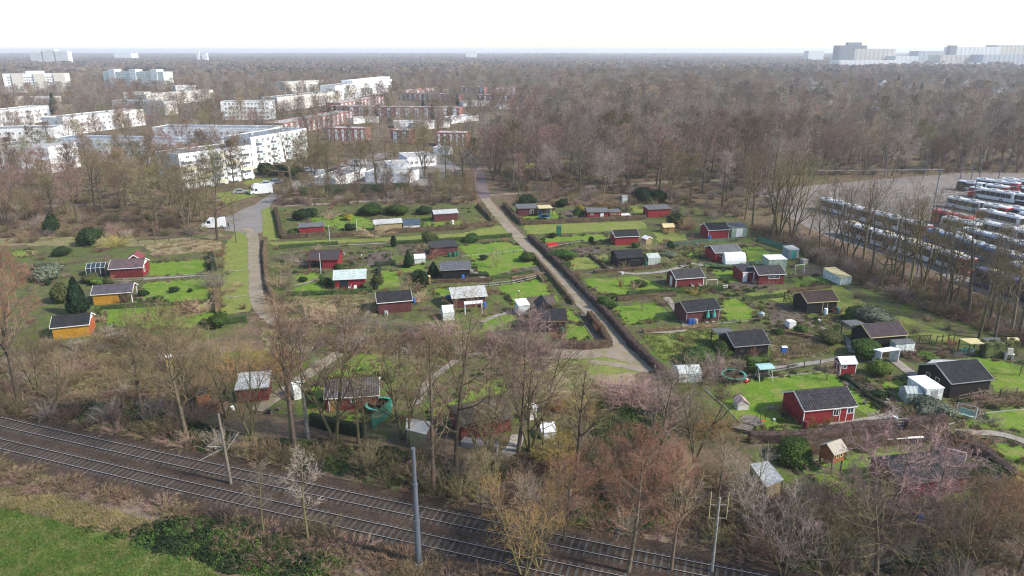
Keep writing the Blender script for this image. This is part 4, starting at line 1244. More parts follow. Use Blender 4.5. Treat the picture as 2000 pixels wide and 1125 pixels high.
def ring_trampoline(name, label, loc, r, net=None):
    t = thing(name, label, 'trampoline', loc)
    f = MB()
    n = 20
    for i in range(n):
        a, b = 2 * math.pi * i / n, 2 * math.pi * (i + 1) / n
        f.hexa([(r * k * math.cos(q), r * k * math.sin(q), z) for z in (.78, .86) for k, q in ((.82, a), (1, a), (1, b), (.82, b))])
    f.build('rim_pad', BLUEP if net else TEAL, t)
    m = MB()
    m.lathe([(.02, .80), (r * .83, .80)], n)
    m.build('mat', BLACKP, t)
    for i in range(6):
        a = 2 * math.pi * i / 6
        MB().tube((r * .9 * math.cos(a), r * .9 * math.sin(a), 0), (r * .9 * math.cos(a), r * .9 * math.sin(a), .8), .03, n=6).build('leg', ALU, t)
        if net:
            MB().tube((r * .98 * math.cos(a), r * .98 * math.sin(a), .8), (r * .98 * math.cos(a), r * .98 * math.sin(a), 2.6), .04, n=6).build('net_pole', BLUEP, t)
    if net:
        q = MB()
        for i in range(24):
            a = 2 * math.pi * i / 24
            q.tube((r * .95 * math.cos(a), r * .95 * math.sin(a), .86), (r * .95 * math.cos(a), r * .95 * math.sin(a), 2.5), .018, n=3)
        for z in (1.0, 1.3, 1.6, 1.9, 2.2, 2.5):
            for i in range(24):
                a, b = 2 * math.pi * i / 24, 2 * math.pi * (i + 1) / 24
                q.tube((r * .95 * math.cos(a), r * .95 * math.sin(a), z), (r * .95 * math.cos(b), r * .95 * math.sin(b), z), .015, n=3)
        q.build('safety_net', BLACKP, t)
    return t
ring_trampoline('trampoline', 'trampoline with blue rim and tall safety net before the beige pavilion', spot(1063, 428), 1.6, True)
ring_trampoline('trampoline', 'low trampoline with teal rim under a bare shrub beside the lawn', spot(1432, 742), 1.7)
ring_trampoline('trampoline', 'sunken trampoline with dark mat inside the green mesh fence', spot(742, 800), 1.8)
t = thing('fire_bowl', 'round brown paved fire ring on the lawn beside the tripod', 'fire pit', spot(1468, 822))
MB().lathe([(1.35, .0), (1.35, .08), (1.2, .1), (1.1, .06), (.1, .05)], 20).build('ring', WOODG, t)
t = thing('swing_tripod', 'thin dark swing frame on the lawn beside the fire ring', 'swing', spot(1490, 828), R(25))
for x in (-.9, .9):
    for y in (-.7, .7):
        MB().tube((x, y, 0), (x * .85, 0, 2.1), .035, n=6).build('leg', DWOOD, t)
MB().tube((-.9, 0, 2.1), (.9, 0, 2.1), .04, n=6).build('top_bar', DWOOD, t)
MB().box(-.25, -.12, .45, .25, .12, .49).build('seat', ORANGEP, t)
for x in (-.22, .22):
    MB().tube((x, 0, .49), (x, 0, 2.1), .012, n=4).build('rope', DWOOD, t)
def chair(label, loc, rz, m=WHITE, group=None):
    t = thing('garden_chair', label, 'chair', loc, rz, group)
    MB().box(-.25, -.25, .42, .25, .25, .47).build('seat', m, t)
    MB().hexa([(-.25, .22, .45), (.25, .22, .45), (.25, .27, .45), (-.25, .27, .45), (-.25, .34, 1.0), (.25, .34, 1.0), (.25, .39, 1.0), (-.25, .39, 1.0)]).build('backrest', m, t)
    for x in (-.22, .22):
        for y in (-.22, .22):
            MB().box(x - .025, y - .025, 0, x + .025, y + .025, .42).build('leg', m, t)
        MB().box(x - .03, -.24, .62, x + .03, .26, .66).build('armrest', m, t)
    return t
chair('white plastic garden chair at the maroon hut with black roof', spot(755, 616), R(180))
for u, v in ((683, 566), (694, 568)):
    chair('white garden chair in front of the mint-roofed red hut', spot(u, v), R(rnd.uniform(0, 360)), group='white chairs at the mint-roofed hut')
for u, v in ((1353, 564), (1368, 563)):
    chair('white plastic chair in front of the dark red hut with white eaves', spot(u, v), R(rnd.uniform(0, 360)), group='white chairs at the white-eaved hut')
chair('white chair under the beige flat shelter', spot(1897, 691), R(200))
for u, v in ((1880, 688), (1888, 690)):
    chair('green chair stacked under the beige flat shelter', spot(u, v), R(190), TEAL, 'green chairs under the beige shelter')
def barrel(label, loc, m, h=.95, r=.3, group=None, name='barrel'):
    t = thing(name, label, 'barrel', loc, rnd.uniform(0, 6), group)
    MB().lathe([(r * .88, 0), (r, .1 * h), (r * 1.02, .33 * h), (r * .98, .36 * h), (r * 1.02, .66 * h), (r * .98, .70 * h), (r * .9, .97 * h), (r * .85, h)], 14).build('body', m, t)
    MB().lathe([(r * .87, h), (r * .87, h + .04), (r * .5, h + .05), (.02, h + .05)], 14).build('lid', m, t)
    return t
for u, v in ((1347, 634), (1353, 634)):
    barrel('blue barrel against the dull red hut with folded parasols', spot(u, v), BLUEP, group='blue barrels at the dull red hut')
barrel('grey barrel beside the blue barrels at the dull red hut', spot(1359, 634), CONC)
for lab, u, v, m in (('blue barrel at the red hut beside the pale green shed', 1386, 468, BLUEP), ('blue barrel at the right end of the black-roofed maroon hut', 809, 592, BLUEP), ('blue barrel beside the small white awning', 946, 601, BLUEP), ('dark red barrel at the corner of the bright red pantiled hut', 1572, 838, M('barrel_red', (.14, .03, .03), .6)),
                     ('white barrel in front of the brown hut before the laurels', 884, 438, WHITE), ('green barrel beside the black hut and pale greenhouse', 1261, 521, GREENP), ('blue barrel at the black slate-roofed hut', 904, 547, BLUEP), ('green barrel at the front of the black slate-roofed hut', 868, 546, GREENP), ('blue tub at the left side of the pale-roofed maroon hut', 876, 583, BLUEP),
                     ('blue barrel under the pink-twigged tree', 1797, 1024, BLUEP), ('blue rain barrel by the dark lattice hut', 1636, 612, M('teal_barrel', (.05, .2, .22), .5)), ('white water drum beside the dark lattice hut', 1612, 614, WHITE), ('green bin among the clutter at the orange-eaved black hut', 1098, 652, GREENP)):
    barrel(lab, spot(u, v), m, 1.0 if 'tub' not in lab else .6, .34)
for u, v in ((878, 502), (888, 501), (893, 500)):
    barrel('green water barrel at the low brown hut', spot(u, v), GREENP, 1.0, .36, 'green barrels at the low brown hut')
for u, v in ((1381, 630), (1393, 629)):
    t = thing('parasol', 'folded green parasol standing against the dull red hut', 'parasol', spot(u, v), 0, 'folded parasols at the dull red hut')
    MB().tube((0, 0, 0), (0, 0, 2.3), .03, n=6).build('pole', WOODG, t)
    MB().lathe([(.10, .75), (.34, .95), (.30, 1.3), (.16, 1.9), (.03, 2.25)], 9).build('canopy', TEAL, t)
    MB().box(-.25, -.25, 0, .25, .25, .12).build('base', CONC, t)
t = thing('water_tank', 'white square water tank on the cluttered bed beside the lattice hut', 'tank', spot(1543, 640), R(15))
MB().box(-.6, -.6, .15, .6, .6, 1.2).build('tank', WHITE, t)
MB().box(-.62, -.62, 0, .62, .62, .14).build('pallet', WOODG, t)
for z in (.3, .6, .9, 1.15):
    MB().box(-.63, -.63, z - .015, .63, .63, z + .015).build('cage_bar', ALU, t)
for lab, u, v, m, h in (('blue post box on a dark pole beside the straw grass', 1528, 705, BLUEP, 1.5),):
    t = thing('post_box', lab, 'box', spot(u, v))
    MB().tube((0, 0, 0), (0, 0, h), .04, n=6).build('post', DWOOD, t)
    MB().box(-.35, -.3, h - .1, .35, .3, h + .7).build('box', m, t)
    MB().prism([(-.36, h + .7), (.36, h + .7), (0, h + .85)], -.38, .38, 'x').build('lid', WHITE, t)
def flagpole(label, u, v, h):
    t = thing('flagpole', label, 'pole', spot(u, v))
    MB().tube((0, 0, 0), (0, 0, h), .06, .035, n=8).build('pole', WHITE, t)
    MB().lathe([(.02, h), (.07, h + .05), (.07, h + .1), (.01, h + .15)], 8).build('knob', WHITE, t)
    MB().lathe([(.2, 0), (.2, .08), (.1, .1)], 8).build('foot', CONC, t)
flagpole('tall white flagpole behind the purple-roofed red hut', 645, 479, 4.6)
flagpole('white flagpole in front of the purple-roofed red hut', 627, 534, 4.0)
flagpole('slim white pole beside the round bush on the hedged garden', 697, 451, 2.8)
t = thing('tall_garden_lamp', 'thin dark garden lamp on the lawn above the black hut with orange eaves', 'lamp', spot(1013, 597))
MB().tube((0, 0, 0), (0, 0, 2.6), .035, n=6).build('post', DWOOD, t)
MB().lathe([(.05, 2.55), (.16, 2.62), (.18, 2.75), (.05, 2.85)], 8).build('lamp_head', M('frosted', (.6, .6, .55), .6), t)
t = thing('garden_bench', 'grey-painted board on trestles against the brown hedge', 'bench', spot(1765, 868), R(5))
MB().box(-2.2, -.15, .8, 2.2, .15, .88).build('board', WHITE, t)
for x in (-1.6, 1.6):
    MB().box(x - .08, -.12, 0, x + .08, .12, .8).build('leg', WOODG, t)
t = thing('stone_grill', 'white masonry garden grill beside the clipped hedge blocks', 'grill', spot(1969, 702), R(-20))
MB().box(-.55, -.35, 0, -.25, .35, .8).box(.25, -.35, 0, .55, .35, .8).build('leg_wall', M('lime_wash', (.55, .5, .42), .9), t)
MB().box(-.6, -.4, .8, .6, .4, .95).build('slab', M('lime_wash', (.55, .5, .42), .9), t)
MB().prism([(-.35, .95), (.35, .95), (.15, 1.7), (-.15, 1.7)], -.35, .35, 'x').build('hood', M('lime_wash', (.55, .5, .42), .9), t)
t = thing('slide_tower', 'yellow slide with pale hood among bare shrubs above the ivy bank', 'slide', spot(334, 730), R(20))
MB().hexa([(-.35, -.9, 0), (.35, -.9, 0), (.35, -.8, 0), (-.35, -.8, 0), (-.35, .7, 1.5), (.35, .7, 1.5), (.35, .8, 1.5), (-.35, .8, 1.5)]).build('chute', M('slide_yellow', (.62, .42, .02), .5, .15, 2), t)
for x in (-.35, .35):
    MB().box(x - .05, .72, 0, x + .05, .82, 2.3).build('post', M('slide_yellow', (.62, .42, .02), .5, .15, 2), t)
MB().prism([(.4, 2.2), (1.1, 2.2), (.75, 2.6)], -.45, .45, 'x').build('hood', WHITE, t)
t = thing('wood_stack', 'flat stack of grey boards beside the hedge end at the lawn', 'wood pile', spot(1447, 840), R(-25))
for i in range(5):
    for j in range(4):
        MB().box(-1.1 + rnd.uniform(-.1, .1), -.7 + j * .36, i * .1, 1.1 + rnd.uniform(-.2, .2), -.7 + j * .36 + .3, i * .1 + .09).build('board', WOODG, t)
t = thing('toy_car', 'red toy car on the lawn beside the canopy swing', 'toy', spot(1457, 747), R(40))
MB().box(-.35, -.2, .12, .35, .2, .38).build('body', REDP, t)
MB().box(-.1, -.16, .38, .22, .16, .58).build('cabin', WHITE, t)
for x in (-.22, .22):
    for y in (-.22, .22):
        MB().tube((x, y - .03, .12), (x, y + .03, .12), .12, n=8).build('wheel', BLACKP, t)
def goal(label, u, v, rz, w=2.4, h=1.7):
    t = thing('goal_frame', label, 'frame', spot(u, v), rz)
    for s in (-1, 1):
        MB().tube((s * w / 2, 0, 0), (s * w / 2, 0, h), .045, n=6).build('post', WHITE, t)
        MB().tube((s * w / 2, .9, 0), (s * w / 2, 0, h), .03, n=6).build('stay', WHITE, t)
    MB().tube((-w / 2, 0, h), (w / 2, 0, h), .045, n=6).build('crossbar', WHITE, t)
goal('pale swing frame on the bare bed behind the little lawn by the depot thicket', 1561, 536, R(20), 2.2, 2.0)
goal('thin white frame at the terrace of the dark red hut with white eaves', 1390, 560, R(10), 2.2, 1.4)
t = thing('garden_gate', 'grey wire garden gate between two brown hedges', 'gate', spot(1759, 838), R(5))
for s in (-.75, .75):
    MB().tube((s, 0, 0), (s, 0, 1.5), .04, n=6).build('post', ALU, t)
for z in (.15, .6, 1.0, 1.4):
    MB().tube((-.75, 0, z), (.75, 0, z), .02, n=5).build('rail', ALU, t)
for i in range(7):
    MB().tube((-.6 + i * .2, 0, .15), (-.6 + i * .2, 0, 1.4), .012, n=4).build('bar', ALU, t)
t = thing('satellite_pole', 'grey raised tank on a stand beside the lattice hut clutter', 'tank', spot(1487, 622))
MB().lathe([(.4, .5), (.5, .6), (.5, .95), (.2, 1.15)], 12).build('tank', ALU, t)
for i in range(3):
    a = i * 2.1
    MB().tube((.35 * math.cos(a), .35 * math.sin(a), 0), (.3 * math.cos(a), .3 * math.sin(a), .55), .04, n=5).build('leg', ALU, t)
# small clutter that every plot shows: buckets, pots, stones
cl = [(u, v) for u, v in ((672, 498), (706, 500), (715, 506), (760, 518), (784, 514), (1163, 566), (1215, 536), (1236, 530), (1330, 487), (1345, 482), (1361, 478), (1460, 452), (1480, 470), (1500, 660), (1558, 650), (1580, 634), (1600, 628), (1628, 625), (1688, 790), (1719, 776), (1734, 784), (1748, 820), (1872, 770), (1895, 770), (1910, 795), (1505, 800), (1512, 822), (1528, 812), (920, 700), (470, 805), (440, 800), (455, 800), (525, 808), (545, 802), (970, 880), (985, 890), (610, 575), (700, 572), (945, 560), (1120, 520))]
for i, (u, v) in enumerate(cl):
    m = (CONC, WHITE, BLACKP, WOODG, M('terracotta', (.32, .12, .06), .8, .2, 3))[i % 5]
    r_ = rnd.uniform(.16, .32)
    o = MB().lathe([(r_ * .7, 0), (r_, r_ * 1.5), (r_ * 1.05, r_ * 1.6), (r_ * .9, r_ * 1.62), (r_ * .85, r_ * 1.3), (.02, r_ * 1.28)], 10).build('plant_pot', m)
    o.location = spot(u, v)
    tag(o, ('grey', 'white', 'black', 'brown', 'terracotta')[i % 5] + ' plant pot standing on a garden plot', 'pot', ('grey', 'white', 'black', 'brown', 'terracotta')[i % 5] + ' plant pots about the gardens')
# concrete edgings of beds and lawns, one kerb stone after the other
KERB = MB().box(-.49, -.04, -.05, .49, .04, .11).mesh('kerb_stone', CONC)
def edging(label, pix):
    t = thing('lawn_edging', label, 'edging', (0, 0, 0))
    P = [at(*q) for q in pix]
    n = 0
    for a, b in zip(P, P[1:]):
        d = b - a
        k = max(1, int(d.length / 1.0))
        for i in range(k):
            p = a + d * ((i + .5) / k)
            link('kerb_stone', KERB, t, (p.x, p.y, .02), math.atan2(d.y, d.x) + rnd.uniform(-.02, .02))
edging('kerb stones round the lawn of the bright red pantiled hut', [(1500, 739), (1608, 726), (1645, 737), (1722, 797), (1712, 809), (1688, 811)])
edging('kerb stones between the lawn and the sloping bed by the hedge end', [(1372, 758), (1420, 800), (1448, 828)])
edging('kerb stones along the lawn of the purple-roofed red hut', [(282, 546), (400, 539)])
edging('kerb stones along the lawn of the dull red hut', [(1246, 648), (1360, 636), (1478, 626)])
edging('kerb stones round the plot below the large black hut', [(1852, 830), (1930, 807), (2000, 800)])
edging('kerb stones along the lawn strip by the swing bench', [(1560, 904), (1640, 894)])
edging('kerb stones along the bed beside the diagonal path', [(1120, 604), (1158, 660)])
edging('kerb stones round the vegetable plot behind the low mint-roofed hut', [(716, 519), (768, 514), (762, 489)])
# fences
def fence(name, label, pix, h=.9, post=WOODG, rail=WOODG, gap=2.0, rails=2, slats=0, slat_m=None, cat='fence', mesh=None):
    P = [at(*q) for q in pix]
    t = thing(name, label, cat, (0, 0, 0))
    for a, b in zip(P, P[1:]):
        d = b - a
        n = max(1, int(d.length / gap))
        rz = math.atan2(d.y, d.x)
        for i in range(n + 1):
            p = a + d * (i / n)
            o = MB().box(-.05, -.05, 0, .05, .05, h + .08).build('post', post, t)
            o.location, o.rotation_euler = (p.x, p.y, 0), (0, 0, rz)
        for r_ in range(rails):
            z = h * (.95 - .55 * r_ / max(1, rails - 1)) if rails > 1 else h * .9
            o = MB().box(0, -.02, z - .04, d.length, .02, z + .04).build('rail', rail, t)
            o.location, o.rotation_euler = (a.x, a.y, 0), (0, 0, rz)
        if slats:
            m = MB().box(-.05, -.045, .05, .05, -.022, h).mesh('slat', slat_m or rail)
            k = int(d.length / slats)
            for i in range(k):
                p = a + d * ((i + .5) / k)
                link('slat', m, t, (p.x, p.y, rnd.uniform(-.03, .03)), rz)
        if mesh:
            mb = MB()
            k = int(d.length / .28)
            for i in range(k):
                mb.tube((d.length * i / k, 0, .03), (d.length * i / k, 0, h), .014, n=3)
            for i in range(7):
                mb.tube((0, 0, .05 + (h - .08) * i / 6), (d.length, 0, .05 + (h - .08) * i / 6), .014, n=3)
            o = mb.build('wire_mesh', mesh, t)
            o.location, o.rotation_euler = (a.x, a.y, 0), (0, 0, rz)
    return t
fence('rail_fence', 'low grey board fence along the lawn of the purple-roofed red hut', [(205, 552), (280, 549), (400, 540)], .7, WOODG, CONC, 2.5, 2)
fence('rail_fence', 'low dark post fence below the ochre yellow hut', [(188, 606), (260, 600), (330, 595)], .7, DWOOD, DWOOD, 2.0, 1)
GMESH = M('green_mesh', (0.03, 0.17, 0.12), .6, .2, 2)
fence('mesh_fence', 'green mesh fence round the dug-in trampoline', [(728, 838), (764, 808), (764, 793)], 1.9, GMESH, GMESH, 1.8, 2, .14, GMESH, mesh=GMESH)
fence('mesh_fence', 'green windbreak fence at the depot thicket', [(1480, 470), (1538, 490), (1545, 497)], 1.2, GMESH, GMESH, 2, 2, .16, GMESH)
fence('mesh_fence', 'low pale green mesh fence across the plots behind the polytunnel', [(1300, 482), (1380, 474), (1440, 470)], .8, GMESH, GMESH, 2.4, 1, mesh=M('pale_mesh', (.17, .33, .25), .7, .2, 1))
fence('mesh_fence', 'green mesh fence in front of the white polytunnel', [(1375, 521), (1430, 524), (1500, 512)], .8, GMESH, GMESH, 2.4, 1, mesh=M('pale_mesh', (.17, .33, .25), .7, .2, 1))
fence('stake_fence', 'dark stake fence at the right of the yellow-edged hut', [(1772, 674), (1815, 672)], 1.5, DWOOD, DWOOD, 1.5, 2, .22, DWOOD)
fence('wire_fence', 'grey wire fence along the brown lane below the straw grass', [(1505, 730), (1570, 718), (1632, 712)], .9, DWOOD, ALU, 2.2, 2)
fence('wire_fence', 'thin post fence along the lower lawns beside the diagonal path', [(930, 563), (1000, 556), (1048, 545)], .8, DWOOD, ALU, 2.2, 2)
fence('wire_fence', 'post fence between the straight lawns above the black slate-roofed hut', [(900, 506), (960, 500), (1025, 492)], .7, DWOOD, ALU, 2.2, 1)
fence('wire_fence', 'thin fence in front of the lawn by the white little gable hut', [(1070, 488), (1120, 478), (1190, 472)], .7, DWOOD, ALU, 2.2, 1)
fence('wire_fence', 'low fence below the round-hedged lawn by the dull red hut', [(1410, 634), (1480, 628), (1500, 622)], .6, DWOOD, WOODG, 2.2, 1)
fence('rail_fence', 'grey low sleeper wall along the gravel path below the thicket', [(712, 664), (760, 672), (812, 684)], .5, WOODG, WOODG, 2, 2)
fence('lattice_screen', 'dark lattice screen at the left of the low dark brown hut', [(1530, 590), (1552, 592)], 1.8, DWOOD, DWOOD, 1.2, 3, .2, DWOOD)
fence('wire_fence', 'rustic fence round the plot below the large black hut', [(1870, 785), (1920, 775), (1985, 770)], .9, DWOOD, WOODG, 1.6, 2)
fence('rail_fence', 'white rail fence beside the terrace of the dark red white-eaved hut', [(1372, 567), (1420, 563)], .6, WHITE, WHITE, 1.6, 2)
fence('post_row', 'row of thin dark stakes on the yellowish lawn by the beige shelter', [(1828, 672), (1862, 668)], 1.3, DWOOD, DWOOD, .9, 1)
fence('wire_fence', 'depot boundary fence behind the parked buses', [(1560, 352), (1760, 345), (2060, 338)], 2.0, DWOOD, DWOOD, 5.0, 1)
fence('post_fence', 'wooden posts along the scrub behind the purple-roofed red hut', [(270, 478), (330, 474), (420, 466)], 1.1, DWOOD, DWOOD, 4.0, 1)
fence('wire_fence', 'weathered fence between the vegetable beds and the big laurel', [(540, 500), (590, 494)], .7, WOODG, WOODG, 2, 2)
# hedges
HB = {k: M('hedge_' + k, c, .95, .45, .7, orand=.15, fine=7) for k, c in dict(brown=(.115, .078, .048), purple=(.095, .064, .052), green=(.05, .085, .022), tan=(.18, .125, .07), dark=(.03, .045, .02)).items()}
def hedge(label, pix, w, h, kind, twig=True, dens=150, group=None):
    """clipped hedge: uneven inner mass with short shoots or leaves standing out all round"""
    P = [at(*q) for q in pix]
    rng = np.random.default_rng(abs(hash(str(pix))) % 99991 if False else int(sum(a * 7 + b * 13 for a, b in pix)))
    G = Geo()
    o0 = P[0]
    tb, td = [], []
    for a, b in zip(P, P[1:]):
        d = b - a
        L = d.length
        x = np.array([d.x / L, d.y / L, 0])
        y = np.array([-x[1], x[0], 0])
        n = max(2, int(L / .7))
        prof = [(-.5, 0), (-.5, .55), (-.44, .92), (-.2, 1.0), (.2, 1.0), (.44, .92), (.5, .55), (.5, 0)]
        V = []
        A = np.array([a.x - o0.x, a.y - o0.y, 0])
        for i in range(n + 1):
            for py, pz in prof:
                V.append(A + x * (L * i / n + rng.normal(0, .05)) + y * (py * w + rng.normal(0, .06)) + np.array([0, 0, max(0, pz * h * .95 + (rng.normal(0, .05) if pz else 0))]))
        V = np.array(V)
        F = [(i * 8 + j, (i + 1) * 8 + j, (i + 1) * 8 + j + 1, i * 8 + j + 1) for i in range(n) for j in range(7)]
        G.add(V, np.array(F))
        G.add(V[np.array([0, 1, 2, 3, 4, 5, 6, 7, -8, -7, -6, -5, -4, -3, -2, -1])], np.array([(0, 1, 2, 3), (3, 4, 7, 0), (4, 5, 6, 7), (11, 10, 9, 8), (8, 15, 12, 11), (15, 14, 13, 12)]))
        k = int(L * dens)
        s = rng.uniform(0, 1, k)
        j = rng.integers(0, 7, k)
        tt = rng.uniform(0, 1, k)
        pa = np.array(prof)
        q = pa[j] * (1 - tt[:, None]) + pa[j + 1] * tt[:, None]
        B = A[None] + x[None] * (s * L)[:, None] + y[None] * (q[:, 0] * w)[:, None] + np.array([0, 0, 1.0])[None] * (q[:, 1] * h * .96)[:, None]
        N = unit(y[None] * q[:, :1] * 1.6 + np.array([[0, 0, 1.0]]) * (q[:, 1:] ** 3) + rng.normal(0, .45, (k, 3)))
        tb.append(B), td.append(N)
    B, D = np.concatenate(tb), np.concatenate(td)
    if twig:
        G.add(*blades(rng, B - D * .05, unit(D + np.array([0, 0, .6])), rng.uniform(.15, .48, len(B)), np.full(len(B), .016)))
    else:
        G.add(*leaves(rng, B, D, rng.uniform(.05, .11, len(B))))
    o = link('hedge', G.mesh('hedge', HB[kind]), None, (o0.x, o0.y, 0))
    return tag(o, label, 'hedge', group)
hedge('long brown clipped hedge along the right side of the diagonal path', [(1034, 466), (1062, 490), (1100, 528), (1145, 577), (1194, 628), (1231, 672), (1292, 732)], 1.0, 1.15, 'purple')
hedge('brown hedge on the left side of the diagonal path beside the lawns', [(1040, 500), (1080, 545), (1120, 595)], .6, .8, 'tan', dens=60)
hedge('brown hedge corner at the lower end of the diagonal path', [(1095, 680), (1140, 682), (1190, 678), (1175, 650), (1150, 620)], .9, 1.2, 'brown')
hedge('long dark brown hedge below the bright red pantiled hut', [(1462, 862), (1560, 862), (1660, 846), (1745, 838)], 1.1, 1.3, 'purple')
hedge('brown hedge beyond the wire gate below the white flat shed', [(1766, 838), (1812, 832), (1842, 826)], 1.0, 1.3, 'purple')
hedge('olive brown hedge bordering the lawn with the stilt playhouse', [(1545, 886), (1640, 876), (1750, 864), (1850, 852)], 1.2, 1.3, 'brown')
hedge('clipped hedge round the back garden of the bright red hut by the street', [(538, 412), (545, 440), (550, 466), (600, 464), (634, 460)], .9, 1.1, 'brown')
hedge('clipped hedge from the bright red hut to the long cold frame', [(645, 464), (700, 461), (760, 456), (830, 452)], .9, 1.1, 'brown')
hedge('clipped hedge below the brown hut along the back lane', [(835, 452), (900, 448), (966, 440), (955, 425), (935, 404)], .9, 1.1, 'brown')
hedge('tall brown hedge below the trampoline and the red huts on the back lane', [(1016, 440), (1100, 436), (1180, 432), (1262, 428)], .9, 1.2, 'brown')
hedge('brown hedge at the path corner opposite the back lane', [(985, 402), (1000, 420), (1018, 438)], 1.0, 1.2, 'brown')
hedge('thin hedge between the mown lane and the vegetable gardens', [(770, 478), (850, 474), (930, 468), (1000, 462)], .6, .8, 'green')
hedge('dark low hedge round the vegetable plot beside the conifers', [(732, 520), (772, 516)], .9, .9, 'dark', False)
hedge('low dark hedge below the dark red hut with white eaves', [(1225, 578), (1310, 572), (1410, 565)], .8, .9, 'green')
hedge('brown hedge below the terrace lawn beside the long diagonal hedge', [(1205, 588), (1290, 580), (1320, 578)], .9, .8, 'brown')
hedge('tan hedge stub beside the gravel path on the left verge', [(421, 575), (426, 612)], .8, 1.3, 'tan')
hedge('dark green hedge at the bend of the gravel path', [(440, 632), (482, 628)], 1.1, 1.1, 'green', False)
hedge('dark hedge between the lawn and the gravel path on the left verge', [(412, 502), (418, 530)], 1.0, 1.3, 'dark')
hedge('black yew hedge in front of the brick red hut with corrugated roof', [(610, 828), (660, 842), (712, 852)], 1.0, 1.5, 'dark', False)
hedge('brown hedge along the right edge of the swing-bench lawn', [(1870, 858), (1930, 900), (1985, 945)], 1.4, 1.2, 'purple')
hedge('brown hedge beside the street verge along the gravel path', [(520, 470), (516, 500), (524, 560), (535, 590)], .8, 1.0, 'tan', dens=60)
hedge('dark evergreen hedge along the street behind the gardens', [(585, 382), (680, 376), (800, 374)], 2.4, 2.8, 'dark', dens=70)
for pix, h_, c_, lab in (([(960, 546), (1042, 533)], .6, 'green', 'low green hedge above the lower lawn by the garden lamp'), ([(1160, 534), (1240, 528), (1292, 523)], .7, 'brown', 'low brown hedge below the black felt-roofed hut'), ([(1255, 650), (1330, 644), (1400, 638)], .6, 'tan', 'low straw hedge above the rough lawn'), ([(1452, 588), (1530, 580)], .7, 'green', 'low green hedge left of the lattice screen'), ([(560, 578), (650, 575), (728, 570)], .8, 'green', 'green hedge below the mint-roofed red hut'),
                         ([(735, 566), (742, 524)], .7, 'dark', 'dark hedge right of the mint-roofed red hut'), ([(850, 553), (960, 549)], .7, 'brown', 'brown hedge below the black slate-roofed hut'), ([(545, 486), (600, 482), (660, 479)], .9, 'green', 'green hedge behind the purple-roofed hut with porch'), ([(1062, 482), (1110, 476)], .6, 'brown', 'brown hedge beside the sand box'), ([(1290, 480), (1382, 472)], .7, 'brown', 'brown hedge behind the rockery plot'), ([(1540, 572), (1622, 562)], .6, 'brown', 'brown hedge above the dark lattice hut'),
                         ([(1700, 694), (1790, 694), (1860, 692)], .6, 'brown', 'low brown hedge before the large black hut'), ([(1655, 742), (1700, 778), (1738, 802)], .5, 'dark', 'dark low hedge along the sloping bed by the pantiled hut'), ([(1850, 804), (1920, 792), (1990, 786)], .8, 'brown', 'brown hedge below the terrace of the large black hut'), ([(198, 604), (300, 598), (410, 590)], .5, 'green', 'low green hedge below the ochre hut lawn'), ([(900, 540), (955, 540)], .6, 'dark', 'dark hedge at the slab corner of the black slate-roofed hut'),
                         ([(1385, 524), (1440, 528), (1500, 520)], .6, 'green', 'low green hedge under the polytunnel fence'), ([(1190, 530), (1152, 500)], .6, 'brown', 'brown hedge left of the black felt-roofed hut'), ([(1000, 545), (1052, 540), (1062, 552)], .6, 'tan', 'tan hedge round the dug corner bed'), ([(1505, 648), (1560, 658), (1610, 668)], .7, 'tan', 'tan hedge above the straw grass')):
    hedge(lab, pix, .6, h_, c_, c_ != 'dark', 90)
for k, (u, v) in enumerate(((1928, 697), (1950, 696), (1967, 693))):
    plant('hedge_block', LE['box'][0], spot(u, v), (1.0, .7, 1.15), EV['olive'], 'clipped dark olive hedge block beside the beige shelter', 'hedge', 'clipped hedge blocks by the shelter', R(5))
plant('hedge_block', LE['box'][0], spot(1476, 730), (1.5, .9, 1.2), EV['laurel'], 'clipped bright laurel block behind the canopy swing', 'hedge', None, R(5))
